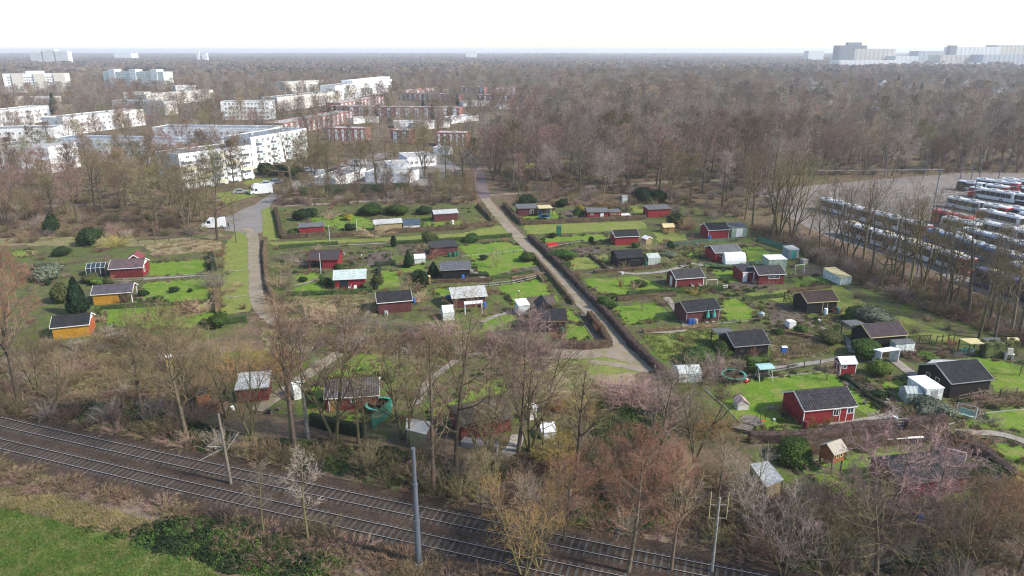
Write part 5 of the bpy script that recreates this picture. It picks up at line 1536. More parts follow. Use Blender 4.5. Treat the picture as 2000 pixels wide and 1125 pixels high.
# evergreen shrubs and conifers
def ev(kind, u, v, r, h, m, label, group=None, name='evergreen_shrub', cat='shrub'):
    q = LE[kind][rnd.randrange(len(LE[kind]))]
    base = {'round': (1.0, 1.7), 'big': (1.0, 1.6), 'cone': (.36, 1.0), 'column': (.26, 1.0), 'box': (1.0, 2.0)}[kind]
    plant(name, q, spot(u, v), (r / base[0], r / base[0], h / base[1]), EV[m], label, cat, group)
for k, u, v, r, h, m, lab in (
        ('cone', 155, 614, 1.9, 6.3, 'conifer', 'tall dark conifer beside the ochre yellow hut'), ('column', 122, 590, 1.5, 3.4, 'olive', 'olive column shrub beside the tall dark conifer'), ('round', 104, 455, 1.8, 4.2, 'dark', 'dark evergreen tree in the scrub beyond the dry strip'), ('round', 178, 478, 2.0, 4.4, 'dark', 'dark evergreen beside the pale yellow bush'),
        ('round', 165, 480, 1.4, 3.0, 'dark', 'smaller dark evergreen touching the one by the yellow bush'), ('cone', 798, 522, 1.1, 3.6, 'conifer', 'dark conical conifer beside the white foil cold frame'), ('column', 769, 482, .6, 2.6, 'dark', 'slim dark cypress beside the mown lane'), ('cone', 847, 540, 1.3, 2.9, 'conifer', 'squat conifer at the corner of the black slate-roofed hut'),
        ('column', 826, 560, 1.1, 2.9, 'dark', 'dark column yew beside the honey wood cupboard'), ('round', 815, 548, 1.4, 1.9, 'dark', 'dark spreading shrub left of the honey wood cupboard'), ('round', 739, 556, 1.0, 1.9, 'olive', 'round clipped olive bush on the lawn by the mint-roofed hut'), ('round', 716, 565, .6, 1.7, 'olive', 'small upright bush at the right end of the mint-roofed hut'),
        ('big', 1550, 898, 2.0, 2.4, 'bright', 'bright green laurel ball beside the brown hedges'), ('round', 1716, 733, 1.35, 2.2, 'bright', 'bright round bush beside the small red shed with white roof'), ('big', 1690, 695, 2.4, 2.8, 'laurel', 'big laurel left of the white flat shelter'), ('big', 1622, 668, 1.9, 2.0, 'olive', 'broad olive evergreen beside the grey carport'), ('big', 1700, 633, 3.3, 3.2, 'grey', 'large silvery green evergreen above the dark yellow-edged hut'),
        ('big', 1672, 628, 2.0, 2.6, 'laurel', 'dark laurel left of the silvery evergreen'), ('big', 1365, 708, 2.6, 2.2, 'laurel', 'wide laurel on the rough lawn at the end of the diagonal hedge'), ('big', 1408, 694, 1.6, 2.4, 'laurel', 'dark laurel at the corner of the black hut'), ('round', 1183, 602, 1.6, 2.2, 'laurel', 'dark laurel on the diagonal hedge above the white-trunked sapling'), ('big', 1098, 505, 2.7, 2.1, 'laurel', 'broad laurel beside the bright red sand box'),
        ('round', 1105, 524, 1.0, 1.5, 'laurel', 'small laurel below the broad laurel by the path'), ('round', 1031, 510, 1.5, 2.0, 'laurel', 'dark green shrub on the left edge of the diagonal path'), ('big', 725, 420, 3.4, 3.2, 'laurel', 'large laurel in the row behind the tan hut'), ('big', 775, 418, 3.4, 2.8, 'laurel', 'wide laurel continuing the row behind the tan hut'), ('round', 830, 418, 2.0, 2.2, 'dark', 'blue-green laurel between the row and the brown hut'),
        ('round', 588, 430, 2.0, 2.8, 'dark', 'dark green shrub behind the bright red hut by the street'), ('round', 605, 424, 1.6, 2.6, 'dark', 'second dark shrub behind the bright red hut by the street'), ('round', 681, 430, 1.3, 1.7, 'yellow', 'golden green ball bush beside the slim white pole'), ('round', 684, 450, 1.4, 1.8, 'dark', 'dark ball bush at the clipped hedge'), ('round', 575, 458, 1.3, 1.4, 'laurel', 'light green bush at the left end of the bright red hut'),
        ('round', 838, 473, 1.8, 2.6, 'olive', 'olive round tree on the mown lane'), ('round', 922, 472, 2.0, 1.7, 'laurel', 'green shrub on the lane by the low brown hut'), ('big', 1258, 395, 3.0, 4.6, 'conifer', 'large dark evergreen at the woodland edge behind the red huts'), ('round', 1285, 396, 2.2, 4.0, 'dark', 'second dark evergreen at the woodland edge'), ('round', 1028, 400, 2.4, 3.0, 'dark', 'dark evergreen behind the red-brown hut'),
        ('round', 1098, 404, 1.8, 2.2, 'dark', 'dark shrub right of the trampoline'), ('round', 1131, 424, 1.8, 2.2, 'laurel', 'green shrub left of the red hut with white door'), ('round', 1132, 414, 1.2, 2.0, 'yellow', 'yellow-leaved shrub beside the red hut with white door'), ('round', 1268, 422, .9, 2.4, 'yellow', 'olive gold upright shrub left of the flat-roofed red hut'), ('round', 1320, 442, 1.9, 3.2, 'dark', 'dark shrub right of the honey-coloured playhouse'),
        ('round', 1308, 486, .8, 1.9, 'conifer', 'dwarf conifer on the plot below the green mesh fence'), ('round', 1262, 512, 1.0, 1.9, 'yellow', 'golden shrub between the black hut and the pale greenhouse'), ('round', 1240, 484, .9, 1.4, 'laurel', 'low green shrub at the red hut with white gable'), ('round', 1312, 500, 1.6, 1.1, 'grey', 'grey-green rockery shrub beside the conifer'), ('round', 427, 640, 1.5, 2.4, 'laurel', 'glossy laurel above the bend of the gravel path'),
        ('round', 280, 578, .9, 1.2, 'dark', 'dark low shrub right of the ochre hut porch'), ('round', 309, 588, .9, 1.1, 'laurel', 'low green shrub on the lawn below the ochre hut'), ('round', 341, 570, .9, 1.0, 'dark', 'single dark ball on the lawn of the ochre hut'), ('round', 295, 590, .8, .9, 'laurel', 'flat green shrub left of the low green one'), ('round', 190, 556, 1.2, 1.4, 'bright', 'bright shrub below the purple-roofed red hut'), ('round', 213, 556, .8, 1.4, 'olive', 'olive ball below the purple-roofed red hut'),
        ('round', 176, 552, 1.4, 1.7, 'olive', 'tan-green ball shrub left of the bright one'), ('round', 92, 545, 3.0, 3.0, 'grey', 'wide grey-green shrub left of the dark greenhouse'), ('round', 120, 500, 1.6, 2.0, 'dark', 'dark low shrub at the dry strip'), ('round', 93, 558, .5, 1.4, 'dark', 'dark shrub under the wide grey-green one'), ('round', 1818, 806, 1.9, 2.0, 'grey', 'pale-leaved shrub below the white flat shed'), ('round', 1652, 742, .7, .8, 'dark', 'small dark shrub at the lawn edging by the small red shed'),
        ('round', 1713, 775, .8, .9, 'dark', 'dark cushion plant in the bed beside the lawn edging'), ('round', 1562, 652, 1.1, 1.5, 'laurel', 'green conifer bush beside the white water tank'), ('round', 1521, 655, .7, 1.1, 'bright', 'light green tuft on the straw grass'), ('round', 1806, 700, 1.2, 1.0, 'bright', 'flat bright shrub left of the large black hut'), ('round', 1930, 935, 2.0, 1.6, 'dark', 'dark clipped shrub beyond the swing bench'), ('big', 1950, 960, 1.2, 2.0, 'grey', 'pale shrub by the yellow thicket'),
        ('round', 372, 570, .5, .6, 'dark', 'tiny dark tuft on the lawn of the ochre hut'), ('round', 592, 550, .8, 1.0, 'dark', 'dark tub bush on the small lawn by the curved path'), ('round', 637, 556, 1.1, 1.5, 'laurel', 'green shrub left of the mint-roofed hut'), ('round', 664, 525, 1.0, 1.0, 'laurel', 'green shrub right of the purple-roofed hut with porch'), ('round', 757, 502, .5, .9, 'bright', 'small bright bush on the vegetable plot'), ('round', 945, 507, .9, 1.1, 'dark', 'dark ball on the straight lawn'),
        ('round', 1155, 476, .6, 1.7, 'dark', 'little round-headed standard tree on the lawn beside the red hut'), ('round', 1080, 464, .9, 1.2, 'dark', 'dark cube bush beside the portable toilet'), ('round', 1166, 478, .9, 1.0, 'olive', 'olive shrub beside the round-headed standard'), ('round', 1328, 568, .6, .9, 'conifer', 'small green shrub at the front of the dark red white-eaved hut'), ('round', 1250, 560, 1.2, 1.5, 'olive', 'olive shrub on the lawn left of the dark red hut'), ('round', 1195, 582, .9, 1.0, 'laurel', 'green cushion shrub by the dark low hedge'),
        ('big', 520, 340, 3.2, 4.2, 'dark', 'dark evergreen mass at the white balcony block'), ('big', 548, 342, 3.4, 3.8, 'dark', 'dark evergreen beside the street car park'), ('big', 575, 342, 3.0, 3.4, 'laurel', 'green evergreen by the parked white van')):
    ev(k, u, v, r, h, m, lab)
# ------------------------------------------------------------------ the housing estate
BW = M('render_white', (0.70, 0.71, 0.71), .85, .1, .15, fine=1.2)
BC = M('render_cream', (0.56, 0.53, 0.475), .85, .15, .15, fine=1.2)
BG = M('render_greenish', (0.58, 0.63, 0.58), .85, .12, .15)
BRK = M('brick_red', (0.33, 0.15, 0.13), .9, .3, .4, fine=3)
ROOFG = M('flat_roof_grey', (0.22, 0.22, 0.225), .9, .3, .12, fine=.8)
ROOFL = M('flat_roof_light', (0.40, 0.39, 0.375), .9, .25, .12, fine=.8)
ROOFB = M('flat_roof_blue', (0.19, 0.21, 0.24), .9, .3, .12, fine=.8)
FOOT = []       # footprints, kept clear of trees
def win_mesh(name, fm, gm):
    mb = MB()
    b = .1
    for x0, z0, x1, z1 in ((-.5, -.5, .5, -.5 + b), (-.5, .5 - b, .5, .5), (-.5, -.5 + b, -.5 + b, .5 - b), (.5 - b, -.5 + b, .5, .5 - b), (-.04, -.5 + b, .04, .5 - b)):
        mb.box(x0, -.06, z0, x1, .02, z1, 0)
    mb.box(-.5 + b, -.025, -.5 + b, .5 - b, .01, .5 - b, 1)
    return mb.mesh(name, [fm, gm])
WGLASS = MGLASS('window_glass', (0.13, 0.145, 0.16))
WIN_W = win_mesh('window_white', WHITE, WGLASS)
WIN_D = win_mesh('window_dark', M('frame_grey', (.3, .3, .3), .7), WGLASS)
def grid(t, L, dpt, h, face, rows, cols, wm, ww=1.3, wh=1.3, skip=0.0, m=.06, z0=1.6, fh=2.8):
    span = L if face in 'fb' else dpt
    off = (dpt if face in 'fb' else L) / 2 + .03
    for r_ in range(rows):
        for c in range(cols):
            if rnd.random() < skip:
                continue
            x = (-.5 + m + (1 - 2 * m) * (c + .5) / cols) * span
            o = link('window', wm, t)
            o.scale = (ww, 1, wh)
            place_face(o, x, z0 + r_ * fh, face, off)
def block(name, label, A, B, depth, h, wall=BW, roof=ROOFG, front=None, right=None, left=None, group=None, wm=WIN_W, pos=None, cat='building', parapet=.35, base=0.0, extra=None, keep=5):
    c, L, rz = fr(*A, *B, h) if pos is None else pos
    n = Vector((-math.sin(rz), math.cos(rz), 0))
    o = c + n * depth / 2
    t = thing(name, label, cat, (o.x, o.y, 0), rz, group)
    MB().box(-L / 2, -depth / 2, -.1, L / 2, depth / 2, h - .02).build('wall', wall, t)
    rf = MB().box(-L / 2 + .25, -depth / 2 + .25, h - .02, L / 2 - .25, depth / 2 - .25, h + .1).build('roof', roof, t)
    p = MB()
    for q in ((-L / 2 - .05, -depth / 2 - .05, L / 2 + .05, -depth / 2 + .25), (-L / 2 - .05, depth / 2 - .25, L / 2 + .05, depth / 2 + .05), (-L / 2 - .05, -depth / 2 + .25, -L / 2 + .25, depth / 2 - .25), (L / 2 - .25, -depth / 2 + .25, L / 2 + .05, depth / 2 - .25)):
        p.box(q[0], q[1], h - .3, q[2], q[3], h + parapet)
    p.build('parapet', wall, t)
    for i in range(max(1, int(L / 14))):
        x = -L / 2 + L * (i + .5) / max(1, int(L / 14)) + rnd.uniform(-2, 2)
        s = rnd.uniform(.4, .9)
        MB().box(x - s, -s, h + .1, x + s, s, h + rnd.uniform(.5, 1.0)).build('vent', RLIGHT, rf)
    for f, g_ in (('f', front), ('r', right), ('l', left)):
        if g_:
            grid(t, L, depth, h, f, g_[0], g_[1], wm, *(g_[2:] if len(g_) > 2 else ()))
    ex, ey = Vector((math.cos(rz), math.sin(rz), 0)), n
    hw, hd = L / 2 + 4, depth / 2 + 4
    tow = -o.copy()
    tow.z = 0
    tow.normalize()
    cs = [o + ex * (sx * hw) + ey * (sy * hd) for sx, sy in ((-1, -1), (1, -1), (1, 1), (-1, 1))]
    FOOT.append([(q.x, q.y) for q in cs])
    fc = [cs[0], cs[1], cs[1] + tow * keep, cs[0] + tow * keep]
    FOOT.append([(q.x, q.y) for q in fc])
    return t, L
def balconies(t, L, depth, rows, cols, m, z0=.9, fh=2.8, w=3.2):
    for r_ in range(rows):
        for c in range(cols):
            x = (-.5 + (c + .5) / cols) * L
            MB().box(x - w / 2, -depth / 2 - 1.3, z0 + r_ * fh - .15, x + w / 2, -depth / 2 - .02, z0 + r_ * fh).box(x - w / 2, -depth / 2 - 1.36, z0 + r_ * fh - .15, x + w / 2, -depth / 2 - 1.28, z0 + r_ * fh + .95).build('balcony', m[(r_ + c) % len(m)], t)
PALEY = M('balcony_yellow', (.66, .62, .45), .8)
PALEG = M('balcony_green', (.46, .56, .5), .8)
t, L = block('balcony_block', 'white four-storey block with pale balconies nearest the street car park', (348, 303), (489, 285), 12, 11.3, right=(4, 2, 1.1, 1.2), front=(4, 9, 1.6, 1.6), roof=ROOFG)
balconies(t, L, 12, 4, 5, (BW, BW, PALEY), w=4.0)
t, L = block('balcony_block', 'white stepped block with grey roof behind the balcony block', (489, 270), (598, 252), 12, 11.3, front=(4, 10, 1.5, 1.5), left=(4, 3), roof=ROOFB)
balconies(t, L, 12, 4, 4, (BW, PALEG), w=3.6)
block('apartment_block', 'long low white block with blue-grey roof and a row of small windows', (102, 271), (430, 277), 11, 9, front=(3, 22, 1.2, 1.2, .15), roof=ROOFB, keep=8)
block('apartment_block', 'white block with brown window bands and bright blank end wall', (-40, 288), (93, 289.5), 16, 9, front=(3, 10, 1.6, 1.1), right=None, roof=ROOFL)
block('apartment_block', 'white two-step block with yellow-green stair panel', (-30, 254), (104, 251), 15, 9, front=(3, 9, 1.1, 1.2, .2), roof=ROOFG)
block('apartment_block', 'white long block with grey-blue roof behind the low white block', (297, 250), (530, 252), 13, 9, front=(3, 16, 1.3, 1.2, .2), roof=ROOFB, keep=8)
block('apartment_block', 'white bar turned to the sun beside the rust-twigged willow', (121, 231), (280, 214), 13, 9, front=(3, 14, 1.5, 1.3), left=(3, 2), roof=ROOFL)
block('apartment_block', 'white bar in front of the cream block at the dark conifer', (-30, 221), (95, 207), 12, 9, front=(3, 12, 1.6, 1.3), right=(3, 2), roof=ROOFL)
block('apartment_block', 'small cream block behind the two-step white block', (31, 232), (61, 231), 10, 7, wall=BC, front=(2, 4))
block('apartment_block', 'cream three-storey block with dark windows left of the brown wood', (27, 191), (107, 190), 13, 9, wall=BC, front=(3, 12), right=(3, 2))
block('apartment_block', 'cream block with white stair bays above the sunlit white bar', (218, 197), (320, 199), 13, 9, wall=BC, front=(3, 14, 1.5, 1.4))
block('apartment_block', 'pale grey block with end wall behind the long white block', (430, 200), (530, 199), 14, 11, wall=BW, front=(4, 12, 1.4, 1.4), right=(4, 2))
block('apartment_block', 'low cream block half hidden behind the brown wood', (241, 181), (282, 181), 12, 9, wall=BC, front=(3, 7))
block('apartment_block', 'long cream block with light roof rising above bare crowns', (285, 186), (416, 176), 13, 9, wall=BC, front=(3, 16), roof=ROOFL)
block('apartment_block', 'small white flat block above the long cream block', (342, 168), (382, 167), 14, 9, front=(3, 6))
t, L = block('tower_block', 'white six-storey slab with recessed bays and a pale frame on its roof', (4, 145), (128, 144), 16, 19, front=(6, 24, 1.8, 1.4), right=None, keep=20)
for i, x in enumerate((-.36, -.02, .3)):
    MB().box(x * L, -9.2, 0, x * L + L * .18, -8.0, 19.4).build('bay', BC, t)
MB().box(-L * .15, -4, 19, L * .12, 4, 22).build('lift_house', BW, t)
t, L = block('tower_block', 'pale green-white slab with three roof towers and blank end wall', (200, 140), (318, 141), 16, 19, wall=BG, front=(6, 22, 1.8, 1.4), keep=20)
for x in (-.4, -.05, .3):
    MB().box(x * L, -8.6, 0, x * L + 9, 3, 22).build('stair_tower', BW, t)
def far_pos(u1, u2, vtop, Y):
    up = (562.5 - vtop) / FPX
    tt = Y / (math.cos(PITCH) + up * math.sin(PITCH))
    h = CAMH + tt * (-math.sin(PITCH) + up * math.cos(PITCH))
    x1, x2 = (u1 - 1000) / FPX * tt, (u2 - 1000) / FPX * tt
    return (Vector(((x1 + x2) / 2, Y, 0)), x2 - x1, 0.0), h
for u1, u2, v, lab in ((58, 82, 101, 'distant high-rise, left wing of the group on the horizon'), (79, 105, 96.5, 'distant high-rise, tallest middle tower on the horizon'), (104, 131, 100, 'distant high-rise, right wing of the group on the horizon')):
    ps, h = far_pos(u1, u2, v, 2300)
    block('high_rise', lab, None, None, 22, h, wall=BW, front=(int(h / 3) - 1, 7, 5.0, 1.6, .0, .05, 2.0, 3.0), pos=ps, keep=0)
for u1, u2, v, Y, d, m, lab in ((1640, 1752, 118, 1900, 60, BW, 'long low white factory hall at the horizon'), (1671, 1750, 95.5, 2050, 80, BC, 'tall beige factory hall with ribbed wall'), (1640, 1694, 89, 2200, 40, M('dark_plant', (.16, .19, .23), .8), 'dark blue-grey plant building beside the beige factory hall'), (1658, 1684, 83, 2215, 20, M('dark_plant', (.16, .19, .23), .8), 'dark plant tower crowning the grey factory'),
                               (1750, 1795, 110, 2000, 50, BW, 'white factory wing right of the beige hall'), (1795, 1845, 100, 2100, 50, M('grey_clad', (.45, .48, .52), .8), 'grey clad factory hall in the middle of the works'), (1838, 1925, 108, 1950, 60, BC, 'beige works hall with saw-tooth edge'), (1858, 1870, 89, 2150, 20, M('dark_plant', (.16, .19, .23), .8), 'slim dark factory shaft'), (1868, 1955, 92, 2180, 60, BW, 'white upper works hall behind the slim shaft'), (1922, 2010, 107, 1900, 60, M('grey_clad', (.45, .48, .52), .8), 'pale grey hall at the far right of the works'), (1950, 2060, 88, 2250, 60, BC, 'beige works hall farthest right'), (1752, 1920, 123, 1880, 30, BW, 'flat white loading roof in front of the works'),
                               (222, 256, 103.5, 3300, 60, BW, 'pale flat hall far off on the left horizon'), (383, 388, 101, 2600, 10, BW, 'distant white chimney stack on the left'), (394, 403, 104, 2600, 14, BW, 'distant white silo beside the chimney stack'), (910, 930, 100.5, 3600, 30, BW, 'tiny white hall far off on the middle horizon'), (1580, 1610, 99.5, 2600, 40, BW, 'bright white hall left of the works')):
    ps, h = far_pos(u1, u2, v, Y)
    t, L = block('factory_hall', lab, None, None, d, max(h, 6), wall=m, roof=ROOFL, pos=ps, keep=0)
    if L > 60:
        for i in range(int(L / 12)):
            MB().box(-L / 2 + 12 * i + 5, -d / 2 - .5, 2, -L / 2 + 12 * i + 6, -d / 2 - .02, h - 1).build('rib', m, t)
def terrace(label, A, B, depth, h, lit=None, cols=10, ends=True, keep=6):
    """brick row of flat-roofed houses, white infill bays between brick piers"""
    t, L = block('brick_terrace', label, A, B, depth, h, wall=BRK, roof=ROOFL, keep=keep)
    for i in range(cols):
        x = (-.5 + (i + .5) / cols) * L
        w = L / cols
        MB().box(x - w * .19, -depth / 2 - .05, .3, x + w * .19, -depth / 2 - .01, h - .4).build('infill_bay', BW, t)
        for z in (1.5, 4.3):
            o = link('window', WIN_W, t)
            o.scale = (w * .2, 1, 1.1)
            place_face(o, x, z, 'f', depth / 2 + .08)
            o = link('window', WIN_W, t)
            o.scale = (min(1.0, w * .16), 1, 1.0)
            place_face(o, x + w * .38, z, 'f', depth / 2 + .03)
    return t
terrace('brick terrace turned to the sun with white bays beside dark firs', (552, 242), (689, 217), 11, 6.5, cols=14)
terrace('brick terrace with square brown windows above the long brick row', (664, 202), (750, 189), 11, 6.5, cols=12)
terrace('long brick row with paired white windows facing the gardens', (642, 208), (897, 211), 11, 6.5, cols=14)
terrace('brick row with white bays behind the long brick row', (778, 182), (893, 185), 11, 6.5, cols=12)
terrace('brick row with white bays at the edge of the wood', (932, 186), (1076, 188), 11, 6.5, cols=14)
terrace('small brick house row before the wood', (887, 170), (945, 171), 11, 6.5, cols=6)
terrace('brick house row with orange-lit end before the wood', (966, 171), (1020, 171), 11, 6.5, cols=5)
terrace('brick and white houses behind the street car park', (637, 251), (713, 252), 10, 6, cols=6, keep=14)
terrace('white and brick house beside the big bare street tree', (762, 255), (798, 256), 10, 6, cols=2, keep=14)
terrace('brick houses right of the big bare street tree', (851, 260), (910, 261), 10, 6, cols=5, keep=14)
terrace('sunlit short brick row with white front at the wood', (790, 178), (850, 172), 9, 6, cols=6)
for A, B, d, h, lab in (((795, 309), (852, 306), 14, 3.4, 'white flat pavilion with dark chimney box by the street'), ((757, 322), (802, 320), 9, 3.2, 'white flat garage left of the pavilion by the street'), ((712, 338), (800, 341), 10, 3, 'long white garage with parapet beside the car park'), ((846, 289), (876, 290), 6, 2.8, 'low white garage under the bare trees'), ((770, 240), (826, 239), 14, 3, 'flat white bungalow roof below the long brick row'), ((826, 243), (880, 238), 12, 3, 'flat pale bungalow roof right below the long brick row'),
                        ((690, 232), (740, 229), 10, 3, 'flat white annex below the sunlit brick terrace'), ((880, 232), (935, 226), 12, 3, 'flat white roof beside the right end of the long brick row'), ((905, 200), (960, 199), 14, 3.2, 'flat white roof between the brick rows'), ((965, 206), (1050, 204), 14, 3.2, 'flat white roof at the edge of the wood'), ((655, 350), (715, 330), 8, 2.8, 'row of white garages along the street')):
    t, L = block('flat_building', lab, A, B, d, h, front=(1, max(2, int(L / 9)), 1.4, 1.1) if h > 3.3 else None, roof=ROOFL, keep=10)
t, L = block('stepped_block', 'bright white stepped apartment block at the wood', (654, 168), (765, 155), 14, 13, front=(4, 16, 1.8, 1.6), keep=10)
MB().box(-L * .2, -5, 13, L * .5, 6, 16).build('upper_storey', BW, t)
block('apartment_block', 'long cream and white block left of the bright stepped block', (541, 191), (664, 178), 13, 10, wall=BC, front=(3, 18, 1.8, 1.5), keep=10)
block('apartment_block', 'pale long block behind the cream and white block', (555, 161), (630, 157), 13, 11, wall=BC, front=(4, 12, 1.8, 1.5), keep=10)
def house(label, u, v, w, d, he, rise, rz, wall, roofm, group=None):
    p = at(u, v)
    t = thing('gabled_house', label, 'house', (p.x, p.y, 0), rz, group)
    MB().prism([(-d / 2, -.1), (d / 2, -.1), (d / 2, he), (0, he + rise), (-d / 2, he)], -w / 2, w / 2, 'x').build('wall', wall, t)
    for s in (-1, 1):
        roof_slab(w + .8, s * (d / 2 + .4), he - .1, 0, he + rise + .25, .2).build('roof', roofm, t)
    for x in (-.28, .28):
        for z in (1.6, 4.1):
            if z < he:
                o = link('window', WIN_W, t)
                o.scale = (1.3, 1, 1.3)
                place_face(o, x * w, z, 'f', d / 2 + .03)
    for z in (1.6, 4.3):
        o = link('window', WIN_W, t)
        o.scale = (1.4, 1, 1.3)
        place_face(o, 0, z, 'l', w / 2 + .03)
    FOOT.append([(p.x + a, p.y + b) for a, b in ((-w, -55), (w, -55), (w, d), (-w, d))])
hs = [(1655, 168), (1700, 172), (1722, 168), (1768, 178), (1776, 192), (1812, 168), (1838, 165), (1856, 172), (1880, 168), (1905, 165), (1925, 172), (1950, 180), (1975, 178), (1990, 172), (1590, 176), (1562, 172), (1870, 200), (1705, 215), (1612, 205), (1600, 190)]
for i, (u, v) in enumerate(hs):
    k = i % 3
    house(('white gabled house with dark roof among the trees below the factory', 'brick gabled house with dark roof among the trees below the factory', 'white gabled house with grey roof among the trees below the factory')[k], u, v, rnd.uniform(9, 13), 9, 4.8, 3.6, R(rnd.choice((-20, 15, 70, 95))), (BW, BRK, BW)[k], (RFELT, RFELT, RGREY)[k], ('dark-roofed white houses below the factory', 'brick houses below the factory', 'grey-roofed white houses below the factory')[k])
# ------------------------------------------------------------------ trams, buses, cars
TYRE = M('tyre', (.02, .02, .02), .9)
RIM = M('rim', (.45, .45, .46), .4, metal=.5)
CARG = MGLASS('vehicle_glass', (.025, .03, .038))
def paint(n, c):
    return M('paint_' + n, c, .35, .08, .5, spec=.5)
PW, PR, PB, PP, PD = paint('white', (.62, .63, .64)), paint('red', (.38, .03, .035)), paint('blue', (.05, .12, .26)), paint('purple', (.055, .04, .13)), paint('silver', (.36, .39, .43))
PLB = paint('light_blue', (.28, .36, .46))
PBEI = M('roof_sand', (.50, .43, .31), .8, .2, .6)
WHEEL = {}
def wheel_at(t, x, y, r, w=.26):
    if (r, w) not in WHEEL:
        a = MB().tube((0, -w / 2, 0), (0, w / 2, 0), r, n=14).mesh('tyre', TYRE)
        b = MB().tube((0, -w / 2 - .02, 0), (0, w / 2 + .02, 0), r * .58, n=10).mesh('rim', RIM)
        WHEEL[(r, w)] = (a, b)
    a, b = WHEEL[(r, w)]
    o = link('wheel', a, t, (x, y, r))
    link('rim', b, o)
PN = {}
def pane(t, x0, z0, x1, z1, y, m=CARG, name='window'):
    k = (round(x1 - x0, 2), round(z1 - z0, 2), m.name)
    if k not in PN:
        PN[k] = MB().box(-k[0] / 2, -.03, -k[1] / 2, k[0] / 2, .03, k[1] / 2).mesh(name, m)
    return link(name, PN[k], t, ((x0 + x1) / 2, y, (z0 + z1) / 2))
def coach(name, label, A, B, h=3.05, w=2.55, side=PW, roofm=PW, front=None, rear=None, cat='bus', group=None, tram=False, units=RLIGHT, joints=(), band=None, skirt=None, fixlen=None):
    """bus or tram standing with its near side on the surveyed line A-B"""
    c, L, rz = fr(*A, *B)
    if fixlen:
        d = Vector((math.cos(rz), math.sin(rz), 0))
        c = at(*A) + d * fixlen / 2
        L = fixlen
    n = Vector((-math.sin(rz), math.cos(rz), 0))
    o = c + n * w / 2
    t = thing(name, label, cat, (o.x, o.y, 0), rz, group)
    zb = .32
    prof = [(-w / 2, zb), (w / 2, zb), (w / 2 + .0, h - .25), (w / 2 - .12, h - .06), (w / 2 - .4, h), (-w / 2 + .4, h), (-w / 2 + .12, h - .06), (-w / 2, h - .25)]
    cuts = [-L / 2] + [j * L for j in joints] + [L / 2]
    for i in range(len(cuts) - 1):
        a, b = cuts[i] + (.35 if i else 0), cuts[i + 1] - (.35 if i < len(cuts) - 2 else 0)
        sm = side
        body = MB()
        body.prism(prof, a, b, 'x')
        body.build('body', sm, t)
        MB().box(a + .2, -w / 2 + .38, h, b - .2, w / 2 - .38, h + .035).build('roof_panel', roofm, t)
        # window band
        step = 1.35
        k = max(1, int((b - a - .9) / step))
        s = (b - a - .9) / k
        z0, z1 = (1.35, h - .55)
        for j in range(k):
            x0 = a + .45 + j * s
            if tram and j % 4 == 2:
                for q in (0, 1):
                    pane(t, x0 + .06 + q * (s / 2), .5, x0 + s / 2 - .06 + q * (s / 2), z1, -w / 2 - .005, CARG, 'door')
            else:
                pane(t, x0 + .04, z0, x0 + s - .04, z1, -w / 2 - .005)
            pane(t, x0 + .04, z0, x0 + s - .04, z1, w / 2 + .005)
        if band:
            pane(t, a, zb + .05, b, .95, -w / 2 - .012, band, 'colour_band')
        for j in range(max(1, int((b - a) / 4))):
            x = a + (b - a) * (j + .5) / max(1, int((b - a) / 4))
            MB().box(x - rnd.uniform(.6, 1.3), -.62, h + .03, x + rnd.uniform(.6, 1.3), .62, h + rnd.uniform(.2, .42)).build('roof_unit', units, t)
        if tram:
            MB().box(a + .3, -w / 2 + .2, .1, b - .3, w / 2 - .2, zb).build('bogie_skirt', BLACKP, t)
        else:
            for x in ((a + 2.4, b - 3.0) if len(cuts) == 2 else (((a + b) / 2,) if i else (a + 2.4, b - 1.6))):
                for y in (-w / 2 + .1, w / 2 - .1):
                    wheel_at(t, x, y, .48, .3)
        if i < len(cuts) - 2:
            MB().box(b - .02, -w / 2 + .12, zb, b + .72, w / 2 - .12, h - .12).build('bellows', BLACKP, t)
    for s, mm in ((-1, front), (1, rear)):
        x = s * L / 2
        xa, xb = (x - .5, x - .01) if s < 0 else (x + .01, x + .5)
        pr = [(p[0] * .96, p[1]) for p in prof]
        nose = MB()
        nose.hexa([(xa if s > 0 else xb, y * (w / 2), z) for z in (zb, h - .15) for y in (-.97,)] * 0 or [
            (x, -w / 2 * .99, zb), (x + s * .45, -w / 2 * .8, zb), (x + s * .45, w / 2 * .8, zb), (x, w / 2 * .99, zb),
            (x, -w / 2 * .96, h - .2), (x + s * .2, -w / 2 * .8, h - .2), (x + s * .2, w / 2 * .8, h - .2), (x, w / 2 * .96, h - .2)])
        nose.build('nose', mm or side, t)
        ws = MB()
        ws.hexa([(x + s * .40, -w / 2 * .74, 1.2), (x + s * .46, -w / 2 * .74, 1.2), (x + s * .46, w / 2 * .74, 1.2), (x + s * .40, w / 2 * .74, 1.2), (x + s * .22, -w / 2 * .74, h - .45), (x + s * .28, -w / 2 * .74, h - .45), (x + s * .28, w / 2 * .74, h - .45), (x + s * .22, w / 2 * .74, h - .45)])
        ws.build('windscreen', CARG, t)
        for y in (-.8, .8):
            MB().box(x + s * .40 - .04, y - .14, .6, x + s * .45 + .04, y + .14, .78).build('headlight', WHITE, t)
        if mm:
            pane(t, min(x, x - s * 2.2), zb + .03, max(x, x - s * 2.2), h - .3, -w / 2 - .02, mm, 'end_panel')
            pane(t, min(x - s * .4, x - s * 1.8), 1.4, max(x - s * .4, x - s * 1.8), h - .6, -w / 2 - .04)
    return t
coach('tram', 'white tram with red rear end standing behind the other white tram', (1597, 409), (1802, 468), 3.4, 2.6, PW, PW, None, PR, 'tram', tram=True, joints=(-.22, .05, .3))
